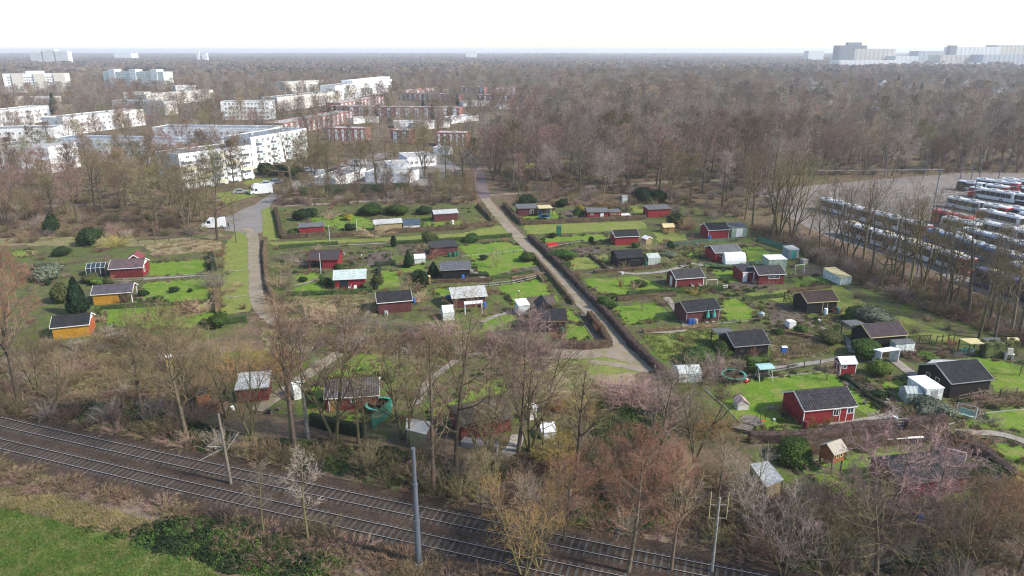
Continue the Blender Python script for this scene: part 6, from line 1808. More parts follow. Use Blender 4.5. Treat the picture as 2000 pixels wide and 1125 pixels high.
coach('tram', 'white tram with sand-coloured roof boxes and red nose beside the thicket', (1641, 459), (1884, 538), 3.4, 2.6, PW, PW, None, PR, 'tram', tram=True, units=PBEI, joints=(-.24, .0, .27))
coach('tram', 'dark purple tram with sand-coloured roof boxes and a poster side', (1898, 556), (2060, 612), 3.4, 2.6, PP, PP, None, None, 'tram', tram=True, units=PBEI, joints=(-.1, .25))
coach('tram', 'blue and white tram between the red bus and the purple tram', (1802, 474), (1935, 518), 3.4, 2.6, PB, PLB, PB, None, 'tram', tram=True, joints=(.0,))
coach('tram', 'blue tram with pale roof ahead of the purple tram', (1938, 520), (2070, 560), 3.4, 2.6, PB, PW, None, None, 'tram', tram=True, joints=(.1,))
coach('bus', 'red double-deck style bus with white round logo at its end', (1817, 434), (1888, 452), 3.4, 2.55, PR, PR, PR, None)
coach('bus', 'red and white bus behind the red bus', (1893, 452), (1975, 472), 3.2, 2.55, PW, PW, PR, None, band=PR)
coach('bus', 'red and white bus at the right end of the second row', (1980, 474), (2060, 496), 3.2, 2.55, PW, PW, None, PR, band=PR)
coach('bus', 'pale blue bus in the row behind the blue trams', (1870, 470), (1960, 494), 3.2, 2.55, PLB, PW)
coach('bus', 'white bus with pale roof boxes in the row behind the blue trams', (1965, 497), (2060, 522), 3.2, 2.55, PW, PW)
coach('bus', 'white articulated bus with red joint in the third row', (1846, 404), (1962, 428), 3.05, 2.55, PW, PW, None, PR, joints=(.1,))
coach('bus', 'white bus following the articulated bus in the third row', (1962, 424), (2060, 446), 3.05, 2.55, PW, PW)
coach('bus', 'white bus with black window front at the back of the yard', (1868, 371), (1962, 384), 3.05, 2.55, PW, PW, BLACKP, PR, joints=(.05,))
coach('bus', 'white bus behind the black-fronted bus', (1902, 366), (1985, 377), 3.05, 2.55, PW, PW, None, PR)
coach('bus', 'white bus at the back fence of the yard', (1952, 366), (2040, 376), 3.05, 2.55, PW, PW)
coach('bus', 'white bus with black sides ahead of the third row', (1962, 395), (2060, 410), 3.05, 2.55, PW, PW, None, None, band=BLACKP)
coach('bus', 'white bus deep among the trees at the right of the yard', (1985, 436), (2080, 460), 3.05, 2.55, PW, PW)
for A, B, lab, c1, c2 in (((1835, 446), (1900, 462), 'white bus squeezed between the red bus and the pale blue bus', PW, None), ((1905, 430), (1985, 448), 'white bus with red nose between the second and third rows', PW, PR), ((1880, 497), (1960, 522), 'blue bus parked alongside the blue and white tram', PB, None), ((1962, 540), (2050, 568), 'pale blue bus beside the purple tram', PLB, None), ((1890, 384), (1975, 398), 'white bus in the gap before the black-fronted bus', PW, PR), ((1990, 386), (2080, 400), 'white bus with dark nose near the back fence', PW, BLACKP), ((1850, 480), (1875, 488), 'white van-length bus behind the blue tram', PW, None)):
    coach('bus', lab, A, B, 3.1, 2.55, c1, PW, c2, None)
def car(label, u, v, rz, m, kind='hatch', cat='car', group=None):
    t = thing('parked_car' if kind != 'van' else 'parked_van', label, cat, spot(u, v), rz, group)
    if kind == 'van':
        L, w, h = 5.6, 2.0, 2.5
        side = [(-L / 2, .3), (L / 2, .3), (L / 2, 1.05), (L / 2 - .9, 1.3), (L / 2 - 1.7, h - .1), (L / 2 - 2.0, h), (-L / 2 + .1, h), (-L / 2, h - .2)]
        gl = (L / 2 - 2.3, 1.35, L / 2 - 1.35, 2.05)
    elif kind == 'camper':
        L, w, h = 6.6, 2.2, 3.0
        side = [(-L / 2, .35), (L / 2, .35), (L / 2, 1.1), (L / 2 - .8, 1.3), (L / 2 - 1.3, 1.95), (L / 2 - .7, 2.2), (L / 2 - 1.0, h - .15), (L / 2 - 1.5, h), (-L / 2 + .1, h), (-L / 2, h - .2)]
        gl = (L / 2 - 2.1, 1.25, L / 2 - 1.3, 1.9)
    else:
        L, w, h = 4.4, 1.78, 1.48
        side = [(-L / 2, .3), (L / 2, .3), (L / 2, .62), (L / 2 - .2, .78), (L / 2 - 1.15, .93), (L / 2 - 1.9, h - .05), (L / 2 - 2.2, h), (-L / 2 + 1.0, h), (-L / 2 + .25, .98), (-L / 2, .85)]
        gl = (-L / 2 + .9, .95, L / 2 - 1.75, 1.36)
    MB().prism(side, -w / 2, w / 2, 'y').build('body', m, t)
    for s in (-1, 1):
        x0, z0, x1, z1 = gl
        n = 1 if kind != 'hatch' else 2
        for k in range(n):
            a = x0 + (x1 - x0) * k / n + .03
            b = x0 + (x1 - x0) * (k + 1) / n - .03
            o = MB().box(a, -.012, z0, b, .012, z1).build('window', CARG, t)
            o.location.y = s * (w / 2 + .004)
    i = {'van': 3, 'camper': 3, 'hatch': 4}[kind]
    p, q = Vector((side[i][0], 0, side[i][1])), Vector((side[i + 1][0], 0, side[i + 1][1]))
    nn = Vector((-(q - p).z, 0, (q - p).x)).normalized() * -.02
    a, b = p.lerp(q, .1), p.lerp(q, .9)
    MB().hexa([a + Vector((0, s, 0)) * (w / 2 - .12) for s in (-1, 1)] + [b + Vector((0, s, 0)) * (w / 2 - .12) for s in (1, -1)] + [a + nn * -2 + Vector((0, s, 0)) * (w / 2 - .12) for s in (-1, 1)] + [b + nn * -2 + Vector((0, s, 0)) * (w / 2 - .12) for s in (1, -1)]).build('windscreen', CARG, t)
    if kind == 'hatch':
        MB().hexa([(-L / 2 + .3, -.7, 1.02), (-L / 2 + .3, .7, 1.02), (-L / 2 + .9, .62, 1.42), (-L / 2 + .9, -.62, 1.42), (-L / 2 + .24, -.7, 1.04), (-L / 2 + .24, .7, 1.04), (-L / 2 + .84, .62, 1.46), (-L / 2 + .84, -.62, 1.46)]).build('rear_window', CARG, t)
    r_ = .33 if kind == 'hatch' else .36
    for x in (-L / 2 + .85, L / 2 - .85):
        for y in (-w / 2 + .08, w / 2 - .08):
            wheel_at(t, x, y, r_, .22)
    for y in (-w / 2 + .25, w / 2 - .25):
        MB().box(L / 2 - .08, y - .16, .58, L / 2 + .015, y + .16, .72).build('headlight', WHITE, t)
        MB().box(-L / 2 - .015, y - .1, .62, -L / 2 + .06, y + .1, .82).build('tail_light', REDP, t)
    return t
car('white pickup van with open brown load bed on the paved turning place', 418, 445, R(195), PW, 'van', 'van')
car('white motorhome with overcab at the street corner', 511, 379, R(205), PW, 'camper', 'motorhome')
car('white parked van under the bare trees on the street', 619, 346, R(205), PW, 'van', 'van')
car('white delivery van parked higher up the street', 702, 323, R(230), PW, 'van', 'van')
for u, v, m, lab in ((505, 367, PW, 'white car behind the motorhome'), (522, 362, PD, 'grey-white car parked second behind the motorhome'), (541, 358, paint('slate', (.10, .13, .18)), 'slate blue car last in the row by the motorhome'), (470, 378, paint('grey', (.25, .26, .27)), 'silver car half hidden by bare branches left of the motorhome'), (602, 335, PLB, 'pale blue car behind the white van on the street'), (655, 335, paint('black', (.03, .03, .035)), 'black car parked beside the garages'), (672, 330, PW, 'white car parked beside the garages')):
    car(lab, u, v, R(20), m)
# ------------------------------------------------------------------ masts and poles
DST = M('mast_slate', (.10, .115, .14), .6, .15, 1)
t = thing('catenary_mast', 'slate grey stepped steel mast on a white concrete foot beside the rails', 'mast', spot(818, 1103))
for z0, z1, r_ in ((.25, 4.6, .27), (4.6, 8.1, .22), (8.1, 11.4, .17)):
    MB().tube((0, 0, z0), (0, 0, z1), r_, r_ * .94, n=14).build('shaft', DST, t)
    MB().tube((0, 0, z1 - .12), (0, 0, z1 + .02), r_ * 1.12, n=14).build('collar', DST, t)
MB().lathe([(.42, 0), (.42, .25), (.32, .28)], 14).build('foot', WHITE, t)
t = thing('utility_pole', 'leaning grey concrete pole with side struts between the two tracks', 'pole', spot(452, 949))
t.rotation_euler = (0, R(-2), 0)
MB().tube((0, 0, 0), (0, 0, 8.2), .16, .12, n=8).build('shaft', WOODG, t)
for a in (((0, 0, 4.4), (-2.6, -.2, 3.2)), ((0, 0, 3.9), (1.6, .2, 6.0)), ((0, 0, 5.6), (-1.7, 0, 4.6)), ((-1.7, 0, 4.6), (0, 0, 4.5))):
    MB().tube(*a, .05, n=6).build('strut', CONC, t)
t = thing('catenary_mast', 'lattice-armed metal mast with white insulator rods beside the thorn thicket', 'mast', spot(1390, 1122))
MB().tube((0, 0, 0), (0, 0, 7.6), .13, .08, n=8).build('shaft', CONC, t)
for z in (5.6, 6.9):
    MB().box(-.75, -.035, z - .035, .75, .035, z + .035).build('crossarm', WOODG, t)
for x in (-.72, .72):
    MB().tube((x, 0, 5.5), (x, 0, 8.1), .03, n=6).build('insulator_rod', CREAM, t)
for i, (u, v, vt) in enumerate(((1822, 410, 332), (1892, 372, 320), (1898, 400, 352), (1690, 470, 352), (1790, 540, 430), (1850, 520, 440), (1927, 585, 460), (1620, 450, 368), (1845, 560, 440), (1910, 362, 300), (1803, 350, 290), (1727, 348, 300), (1875, 350, 308), (1950, 350, 318))):
    h = height_at(u, v, vt)
    t = thing('yard_mast', 'dark overhead-line mast in the bus and tram yard', 'mast', spot(u, v), R(20), 'masts in the yard')
    MB().tube((0, 0, 0), (0, 0, h), .16, .11, n=8).build('shaft', DST, t)
    MB().box(-1.6, -.04, h - .5, .3, .04, h - .4).build('arm', DST, t)
    MB().box(-.3, -.3, 0, .3, .3, .15).build('foot', CONC, t)
t = thing('overhead_wire', 'grey contact wire strung across the yard', 'wire')
for a, b in (((1590, 333, 8), (1845, 331, 8)), ((1700, 395, 6.5), (2000, 362, 6.5))):
    MB().tube(at(*a), at(*b), .05, n=4).build('wire', ALU, t)
for u, v, vt in ((833, 196, 145), (257, 392, 368), (1485, 360, 262), (1495, 350, 275)):
    h = height_at(u, v, vt)
    t = thing('street_lamp', 'tall thin street lamp rising among the bare trees', 'street lamp', spot(u, v), R(90), 'street lamps among the trees')
    MB().tube((0, 0, 0), (0, 0, h), .12, .07, n=6).build('post', ALU, t)
    MB().box(-.9, -.15, h - .1, .1, .15, h + .05).build('lamp_head', ALU, t)
t = thing('person', 'person in dark blue clothes walking on the paved turning place', 'person', spot(447, 447), R(150))
sk = bpy.data.meshes.new('body')
jv = [(0, 0, .92), (0, .01, 1.2), (0, .01, 1.42), (0, 0, 1.54), (0, -.02, 1.68), (-.1, 0, .88), (-.11, -.14, .48), (-.11, -.1, .06), (-.11, -.22, .04), (.1, 0, .88), (.11, .14, .5), (.11, .22, .08), (.11, .12, .04), (-.2, .01, 1.4), (-.26, .1, 1.14), (-.25, .02, .9), (.2, .01, 1.4), (.26, -.1, 1.14), (.25, -.18, .92)]
je = [(0, 1), (1, 2), (2, 3), (3, 4), (0, 5), (5, 6), (6, 7), (7, 8), (0, 9), (9, 10), (10, 11), (11, 12), (2, 13), (13, 14), (14, 15), (2, 16), (16, 17), (17, 18)]
sk.from_pydata(jv, je, [])
bo = link('body', sk, t)
sk.materials.append(M('blue_clothes', (.03, .045, .10), .85, .3, 4))
md = bo.modifiers.new('skin', 'SKIN')
rad = [.15, .15, .15, .06, .11, .09, .065, .045, .04, .09, .065, .045, .04, .06, .045, .035, .06, .045, .035]
for i, q in enumerate(sk.skin_vertices[0].data):
    q.radius = (rad[i], rad[i])
sk.skin_vertices[0].data[0].use_root = True
bo.modifiers.new('smooth', 'SUBSURF').levels = 1
MB().lathe([(.09, 1.62), (.12, 1.68), (.115, 1.76), (.05, 1.82)], 10).build('hair', M('hair', (.03, .02, .015), .8), t)
# ------------------------------------------------------------------ trees and shrubs
def px(x, y, z=0.0):
    c, s = math.cos(PITCH), math.sin(PITCH)
    dy, dz = y, z - CAMH
    f_ = dy * c - dz * s
    return 1000 + x / f_ * FPX, 562.5 - (dy * s + dz * c) / f_ * FPX
RAILT = 'bare trees on the railway bank'
for u, v, vt, st, tw_, wide, lab in (
        (40, 797, 505, 'alder', 'brown', 1.1, 0), (75, 772, 640, 'vase', 'olive', 1, 0), (20, 700, 505, 'dense', 'rust', 1.25, 1), (282, 826, 590, 'alder', 'olive', .95, 0), (366, 864, 580, 'dense', 'brown', 1.1, 0), (378, 812, 640, 'vase', 'olive', 1, 0), (443, 815, 640, 'vase', 'olive', 1, 0),
        (577, 884, 575, 'alder', 'brown', .9, 0), (570, 878, 610, 'slim', 'brown', 1, 0), (602, 856, 600, 'slim', 'grey', 1.2, 2), (655, 858, 606, 'vase', 'brown', 1.1, 0), (700, 866, 660, 'slim', 'brown', 1.1, 0), (787, 856, 650, 'vase', 'brown', 1.2, 0), (800, 872, 690, 'slim', 'olive', 1, 0),
        (847, 962, 620, 'alder', 'brown', .85, 0), (890, 933, 598, 'oak', 'brown', .75, 0), (945, 914, 680, 'vase', 'brown', 1, 0), (1012, 884, 622, 'dense', 'pink', 1.15, 1), (1035, 880, 650, 'vase', 'purple', 1.1, 0), (1122, 962, 680, 'alder', 'olive', 1.0, 0),
        (1226, 1122, 850, 'dense', 'rust', 1.15, 1), (1310, 1119, 890, 'alder', 'straw', .9, 0), (1279, 960, 715, 'alder', 'grey', 1.2, 0), (1355, 905, 735, 'vase', 'olive', 1.2, 0), (1180, 940, 800, 'vase', 'purple', 1.2, 0),
        (516, 1044, 890, 'slim', 'grey', 1.1, 2), (603, 1062, 862, 'slim', 'grey', 1.1, 2), (1022, 1128, 960, 'vase', 'ochre', 1.2, 3), (1052, 1110, 940, 'vase', 'straw', 1.2, 3), (965, 960, 790, 'vase', 'olive', 1, 0), (1085, 950, 830, 'dense', 'ochre', 1.3, 3),
        (1530, 1130, 985, 'vase', 'grey', 1.4, 0), (1610, 1150, 990, 'vase', 'olive', 1.4, 0), (1710, 1130, 930, 'oak', 'olive', 1.2, 0), (1880, 1135, 960, 'vase', 'brown', 1.4, 0), (1930, 1060, 930, 'dense', 'rust', 1.4, 1), (1990, 1120, 930, 'dense', 'rust', 1.3, 1), (1460, 1040, 900, 'vase', 'grey', 1.3, 0), (1650, 1090, 960, 'vase', 'purple', 1.4, 0),
        (1560, 1060, 950, 'dense', 'grey', 1.3, 0), (1780, 1130, 980, 'dense', 'purple', 1.4, 0), (1400, 980, 850, 'dense', 'straw', 1.2, 0), (1320, 1010, 880, 'dense', 'rust', 1.2, 1), (1100, 1060, 900, 'dense', 'rust', 1.2, 1), (940, 1010, 885, 'dense', 'olive', 1.1, 0), (110, 800, 690, 'vase', 'olive', 1, 0), (490, 850, 690, 'vase', 'olive', 1.1, 0), (715, 880, 720, 'slim', 'olive', 1.1, 0), (1060, 900, 740, 'slim', 'olive', 1.2, 0)):
    L4 = ('bare tree on the leafy railway bank', 'budding tree beside the railway', 'pale-barked bare tree beside the rails', 'tree with catkins at the railway bend')
    G4 = (RAILT, 'rust-budded trees by the railway', 'slim pale trees by the rails', 'ochre trees at the railway bend')
    tree(u, v, max(3.5, height_at(u, v, vt)), st, tw_, L4[lab], G4[lab], mat_bark=(None, None, BIRCH if u == 602 else BARKG, BARKG)[lab], wide=wide)
for u, v, vt, w_ in ((1725, 1045, 872, 1.3), (1805, 1020, 882, 1.2), (1660, 1040, 925, 1.1), (1590, 1040, 945, 1.1), (1860, 1010, 915, 1.1)):
    tree(u, v, height_at(u, v, vt), 'fruit', 'pink', 'wide pink-twigged ornamental tree beside the swing-bench lawn', 'pink-twigged trees', wide=w_)
for u, v, vt in ((1656, 513, 345), (1685, 520, 345), (1580, 462, 370), (1624, 490, 365), (1746, 542, 380), (1775, 570, 375), (1802, 562, 365), (1890, 614, 400), (1954, 615, 430), (1507, 466, 300), (1522, 466, 290), (1545, 470, 310), (1860, 600, 430), (1990, 660, 440), (1720, 560, 410), (1912, 660, 480), (1830, 600, 440), (1470, 440, 285), (1455, 430, 300), (1600, 500, 395), (1940, 680, 500)):
    tree(u, v, height_at(u, v, vt), rnd.choice(('alder', 'alder', 'oak', 'vase')), rnd.choice(('olive', 'brown', 'olive')), 'tall bare tree in the row between the gardens and the bus yard', 'trees along the bus yard', mat_bark=rnd.choice((BARK, BARKG)), wide=rnd.uniform(.85, 1.1))
for u, v, vt in ((1640, 500, 372), (1702, 538, 380), (1760, 565, 392), (1845, 602, 415), (1932, 634, 430), (1975, 645, 430)):
    tree(u, v, height_at(u, v, vt), rnd.choice(('alder', 'oak', 'alder')), rnd.choice(('olive', 'brown', 'grey')), 'fine-branched bare tree on the thicket edge beside the parked trams', 'trees on the thicket edge by the trams', wide=rnd.uniform(.7, .95))
for u, v, vt, st, tw_ in ((425, 470, 325, 'oak', 'olive'), (462, 474, 372, 'slim', 'olive'), (304, 476, 375, 'slim', 'brown'), (364, 448, 318, 'vase', 'olive'), (268, 402, 300, 'alder', 'brown'), (200, 408, 300, 'oak', 'olive'), (385, 420, 310, 'alder', 'brown'), (330, 410, 300, 'vase', 'brown'), (290, 420, 310, 'alder', 'purple'), (130, 420, 320, 'vase', 'purple'), (100, 400, 310, 'alder', 'brown'), (240, 420, 330, 'vase', 'brown'), (400, 440, 330, 'vase', 'olive'), (155, 390, 320, 'alder', 'purple'), (60, 420, 330, 'vase', 'purple'), (10, 440, 330, 'vase', 'purple')):
    tree(u, v, height_at(u, v, vt), st, tw_, 'bare tree in the strip of wood left of the turning place', 'trees in the strip left of the turning place', mat_bark=rnd.choice((BARK, BARKG)))
tree(40, 422, height_at(40, 422, 352), 'vase', 'grey', 'leaning white-barked birch in the scrub at the left', None, mat_bark=BIRCH, lean=-.18)
for u, v, vt, st in ((735, 357, 250, 'oak'), (570, 374, 245, 'oak'), (830, 346, 250, 'vase'), (612, 352, 262, 'vase'), (640, 348, 280, 'vase'), (588, 350, 275, 'vase'), (870, 350, 262, 'alder'), (905, 345, 250, 'oak'), (928, 372, 270, 'alder'), (700, 352, 285, 'vase')):
    tree(u, v, height_at(u, v, vt), 'm_' + st if st != 'oak' else 'oak', 'olive', 'bare street tree between the gardens and the housing estate', 'street trees before the estate')
EXTRA = []
def copse(pix, n, dmin, kinds, tws, hr, label, group, avoid=(), mass=0):
    S_ = scatter(pix, n, dmin, avoid)
    S_.sort(key=lambda q: q[1])
    for x, y in S_[len(S_) - mass:]:
        EXTRA.append((x, y, rnd.randrange(6), rnd.uniform(*hr) / 16, rnd.uniform(.85, 1.15)))
    for x, y in S_[:len(S_) - mass]:
        tree(0, 0, rnd.uniform(*hr), rnd.choice(kinds), rnd.choice(tws), label, group, pos=Vector((x, y, 0)), wide=rnd.uniform(.85, 1.15))
MK = ('m_alder', 'm_vase', 'm_oak', 'm_dense')
copse([(-40, 318), (400, 335), (430, 385), (410, 440), (-40, 455)], 62, 6, ('m_vase', 'm_alder', 'm_dense', 'm_oak'), ('brown', 'purple', 'olive', 'brown'), (9, 16), 'bare tree in the belt of wood before the white blocks', 'trees in the belt before the white blocks', mass=12)
copse([(560, 330), (700, 290), (900, 270), (940, 300), (900, 345), (820, 300), (700, 345), (590, 362)], 34, 6, ('m_vase', 'm_dense', 'm_oak'), ('brown', 'olive', 'purple'), (6, 12), 'bare tree among the parked cars and flat garages', 'trees among the garages', avoid=FOOT, mass=12)
copse([(325, 338), (400, 335), (490, 338), (470, 366), (340, 378)], 18, 5, ('m_vase', 'm_alder', 'm_oak'), ('brown', 'olive', 'purple'), (10, 15), 'bare tree in front of the balcony block', 'trees in front of the balcony block')
copse([(545, 376), (700, 372), (930, 372), (930, 398), (760, 402), (545, 402)], 30, 4.5, ('m_vase', 'm_dense', 'm_alder'), ('brown', 'purple', 'olive'), (4, 9), 'small bare tree in the row behind the clipped hedges', 'small trees behind the clipped hedges')
copse([(955, 300), (1200, 290), (1480, 300), (1560, 350), (1480, 425), (1320, 400), (1000, 388), (950, 350)], 120, 6.5, MK, ('purple', 'brown', 'grey', 'olive', 'purple', 'grey'), (12, 21), 'bare tree in the wood behind the right-hand gardens', 'trees in the wood behind the gardens', mass=60)
copse([(1490, 330), (2060, 290), (2060, 335), (1560, 350)], 40, 8, MK, ('purple', 'brown', 'olive'), (12, 19), 'bare tree in the wood behind the bus yard', 'trees behind the bus yard', mass=40)
# bare garden shrubs, one by one
SHL = {'brown': 'brown bare shrub', 'straw': 'straw-coloured bare shrub', 'rust': 'russet bare shrub', 'grey': 'grey bare shrub', 'ochre': 'ochre bare shrub', 'olive': 'olive bare shrub', 'pink': 'pinkish bare shrub', 'purple': 'purple-brown bare shrub', 'yellow': 'yellow flowering shrub'}
def shrub(u, v, k, h, w, c, pos=None):
    q = BU[k][rnd.randrange(len(BU[k]))]
    h *= .85
    bh, bw = {'thicket': (2.6, 3.0), 'spray': (2.2, 2.4), 'upright': (2.0, 1.3), 'low': (.8, 1.8)}[k]
    p = pos or spot(u, v)
    plant('bare_shrub', q, p, (w / bw, w / bw, h / bh), TW[c], SHL[c] + ' on the garden plots', 'shrub', SHL[c] + 's on the plots')
for u, v, k, h, w, c in ((228, 480, 'thicket', 3.4, 7.0, 'yellow'), (735, 462, 'spray', 3.6, 6.5, 'straw'), (960, 440, 'spray', 3.4, 5.0, 'olive'), (905, 446, 'thicket', 3.2, 5.0, 'olive'), (645, 428, 'spray', 3.2, 3.6, 'straw'), (840, 505, 'spray', 3.4, 4.0, 'rust'), (1400, 740, 'thicket', 3.2, 7.0, 'pink'), (1360, 735, 'thicket', 2.4, 5.0, 'purple'), (1310, 745, 'thicket', 2.2, 5.0, 'purple'), (560, 610, 'spray', 3.4, 7.0, 'straw'), (600, 625, 'spray', 3.0, 7.0, 'straw'), (540, 590, 'spray', 3.0, 4.5, 'straw'),
                         (640, 630, 'thicket', 2.6, 6.0, 'straw'), (690, 640, 'thicket', 2.4, 6.0, 'grey'), (740, 645, 'thicket', 2.0, 5.0, 'grey'), (800, 650, 'thicket', 2.4, 5.0, 'pink'), (860, 655, 'thicket', 2.4, 6.0, 'pink'), (1170, 650, 'upright', 2.0, 1.4, 'rust'), (1212, 560, 'upright', 2.2, 1.2, 'rust'), (1238, 565, 'upright', 1.8, 1.6, 'straw'), (1360, 575, 'spray', 2.0, 3.0, 'ochre'), (1270, 490, 'spray', 2.4, 3.4, 'straw'),
                         (1290, 490, 'thicket', 2.0, 3.0, 'purple'), (1310, 515, 'spray', 1.8, 4.5, 'olive'), (1340, 448, 'thicket', 3.2, 4.5, 'rust'), (1095, 510, 'spray', 1.4, 2.4, 'straw'), (1130, 545, 'upright', 2.2, 2.0, 'straw'), (1125, 540, 'upright', 1.8, 1.4, 'rust'), (590, 520, 'spray', 3.0, 3.5, 'grey'), (560, 530, 'spray', 3.0, 4.5, 'olive'), (545, 560, 'spray', 3.2, 4.0, 'straw'), (565, 510, 'spray', 2.6, 4.0, 'grey'), (800, 570, 'spray', 3.0, 4.0, 'straw'), (820, 590, 'upright', 2.4, 2.6, 'straw'), (955, 575, 'upright', 1.8, 1.2, 'ochre'),
                         (970, 570, 'upright', 1.6, 1.2, 'straw'), (425, 520, 'spray', 3.0, 3.5, 'straw'), (420, 560, 'thicket', 3.2, 4.5, 'grey'), (430, 575, 'spray', 2.6, 3.0, 'olive'), (435, 600, 'upright', 2.6, 1.6, 'olive'), (245, 590, 'upright', 3.0, 2.6, 'straw'), (390, 610, 'thicket', 2.4, 6.0, 'straw'), (360, 610, 'thicket', 2.2, 5.0, 'rust'), (430, 500, 'spray', 3.2, 3.0, 'rust'), (1605, 835, 'spray', 2.4, 2.8, 'ochre'), (1540, 810, 'spray', 1.6, 2.6, 'rust'), (1780, 815, 'thicket', 1.8, 3.4, 'straw'), (1870, 880, 'thicket', 2.4, 5.0, 'straw'),
                         (1900, 870, 'thicket', 2.2, 4.5, 'rust'), (1985, 960, 'thicket', 2.6, 5.0, 'yellow'), (1960, 975, 'thicket', 2.4, 4.0, 'ochre'), (1925, 825, 'spray', 1.8, 3.0, 'grey'), (1970, 780, 'spray', 2.2, 3.4, 'olive'), (1920, 790, 'upright', 2.2, 1.8, 'straw'), (1430, 775, 'spray', 1.4, 2.6, 'straw'), (1670, 640, 'spray', 1.6, 2.6, 'grey'), (1620, 660, 'spray', 2.2, 3.0, 'olive'), (1545, 690, 'spray', 1.2, 2.6, 'straw'), (1470, 700, 'upright', 2.2, 2.0, 'rust'), (460, 720, 'thicket', 3.0, 7.0, 'ochre'), (510, 735, 'thicket', 2.8, 6.0, 'ochre'), (540, 720, 'thicket', 2.4, 5.0, 'ochre'),
                         (455, 740, 'thicket', 2.4, 5.0, 'rust'), (1090, 800, 'thicket', 2.2, 4.0, 'ochre'), (1140, 815, 'thicket', 2.0, 4.0, 'ochre'), (1100, 840, 'thicket', 2.4, 5.0, 'olive'), (1180, 760, 'low', 1.0, 6.0, 'straw'), (1220, 770, 'thicket', 2.2, 6.0, 'pink'), (1250, 790, 'thicket', 2.6, 7.0, 'purple'), (1300, 800, 'thicket', 2.6, 7.0, 'purple'), (1340, 830, 'thicket', 2.6, 7.0, 'straw'), (1400, 850, 'thicket', 2.2, 6.0, 'ochre'), (1130, 430, 'spray', 1.6, 3.0, 'straw'), (1190, 408, 'spray', 3.2, 5.0, 'ochre'), (1175, 402, 'spray', 3.0, 4.0, 'olive')):
    shrub(u, v, k, h, w, c)
AV = [[(at(*q).x, at(*q).y) for q in P] for P in LAWNS.values()]
for pix, n in (([(20, 500), (430, 475), (490, 610), (330, 680), (60, 740)], 36), ([(540, 480), (1000, 465), (1200, 675), (700, 665), (545, 600)], 70), ([(1050, 460), (1400, 445), (1560, 520), (1900, 660), (1990, 780), (1700, 800), (1480, 720), (1290, 690)], 85), ([(430, 690), (700, 680), (1000, 700), (960, 860), (640, 830), (420, 800)], 30), ([(540, 410), (930, 402), (980, 440), (560, 462)], 16)):
    for x, y in scatter(pix, n, 2.0, AV):
        k = rnd.choice(('spray', 'upright', 'low', 'low', 'spray', 'upright'))
        shrub(0, 0, k, rnd.uniform(.6, 1.9), rnd.uniform(1.0, 2.4), rnd.choice(('brown', 'straw', 'rust', 'grey', 'olive', 'purple', 'straw')), (x, y, 0))
for i, (u, v, h) in enumerate(((970, 522, 3.6), (1172, 516, 3.2), (1206, 546, 2.6), (1254, 606, 2.4), (615, 520, 2.6), (1440, 735, 2.4), (1615, 742, 2.6), (1990, 735, 3.0), (1790, 655, 2.2), (1505, 575, 2.2), (1672, 612, 2.0), (567, 565, 3.6), (625, 500, 2.4))):
    tree(u, v, h, 'fruit', 'grey' if i % 2 else 'straw', 'small bare fruit tree on a garden plot', 'fruit trees on the plots', name='fruit_tree')
# ------------------------------------------------------------------ growth that nobody could count
def tinted(me, key):
    m = me.copy()
    m.materials[0] = TW[key]
    return m
low = [tinted(me, k) for me in BU['low'] for k in ('brown', 'brown', 'purple', 'olive')]
thk = [tinted(me, k) for me in BU['thicket'] for k in ('brown', 'purple', 'olive', 'grey')]
pts = []
for pix, n, d, pl, pt_ in (([(-40, 806), (200, 822), (400, 872), (640, 885), (800, 900), (1000, 905), (1180, 860), (1330, 900), (1480, 960), (1600, 975), (2060, 985), (2060, 1205), (1480, 1098), (1000, 1000), (500, 897), (-40, 800)], 860, 1.05, .75, .25),
                           ([(-40, 905), (0, 912), (500, 1026), (820, 1092), (1000, 1134), (760, 1150), (480, 1110), (330, 1005), (180, 970), (-40, 935)], 300, .9, .98, .02),
                           ([(1440, 445), (1560, 495), (1640, 540), (1780, 600), (2060, 690), (2060, 640), (1880, 570), (1700, 520), (1560, 455)], 330, 1.3, .45, .55),
                           ([(-40, 700), (250, 660), (420, 700), (420, 800), (330, 860), (150, 812), (-40, 800)], 200, 1.6, .5, .5),
                           ([(540, 630), (700, 660), (1050, 670), (1080, 700), (900, 700), (680, 690), (560, 660)], 90, 1.3, .5, .5),
                           ([(-40, 385), (440, 385), (430, 455), (-40, 480)], 260, 2.0, .3, .7), ([(540, 372), (930, 370), (930, 400), (545, 402)], 130, 2.2, .3, .7), ([(960, 330), (1480, 310), (1540, 420), (1350, 430), (1000, 395)], 420, 2.4, .2, .8), ([(1480, 262), (2060, 250), (2060, 334), (1560, 345)], 520, 3.0, .1, .9)):
    for x, y in scatter(pix, n, d):
        if rnd.random() < pt_ / (pl + pt_):
            pts.append((x, y, len(low) + rnd.randrange(len(thk)), rnd.uniform(.5, 1.0), rnd.uniform(.9, 1.3)))
        else:
            pts.append((x, y, rnd.randrange(len(low)), rnd.uniform(.6, 1.5), rnd.uniform(.9, 1.5)))
stuff_points('undergrowth', 'bare brown bramble undergrowth on the railway banks and under the trees', 'undergrowth', pts, low + thk)
ivy = []
rng = np.random.default_rng(77)
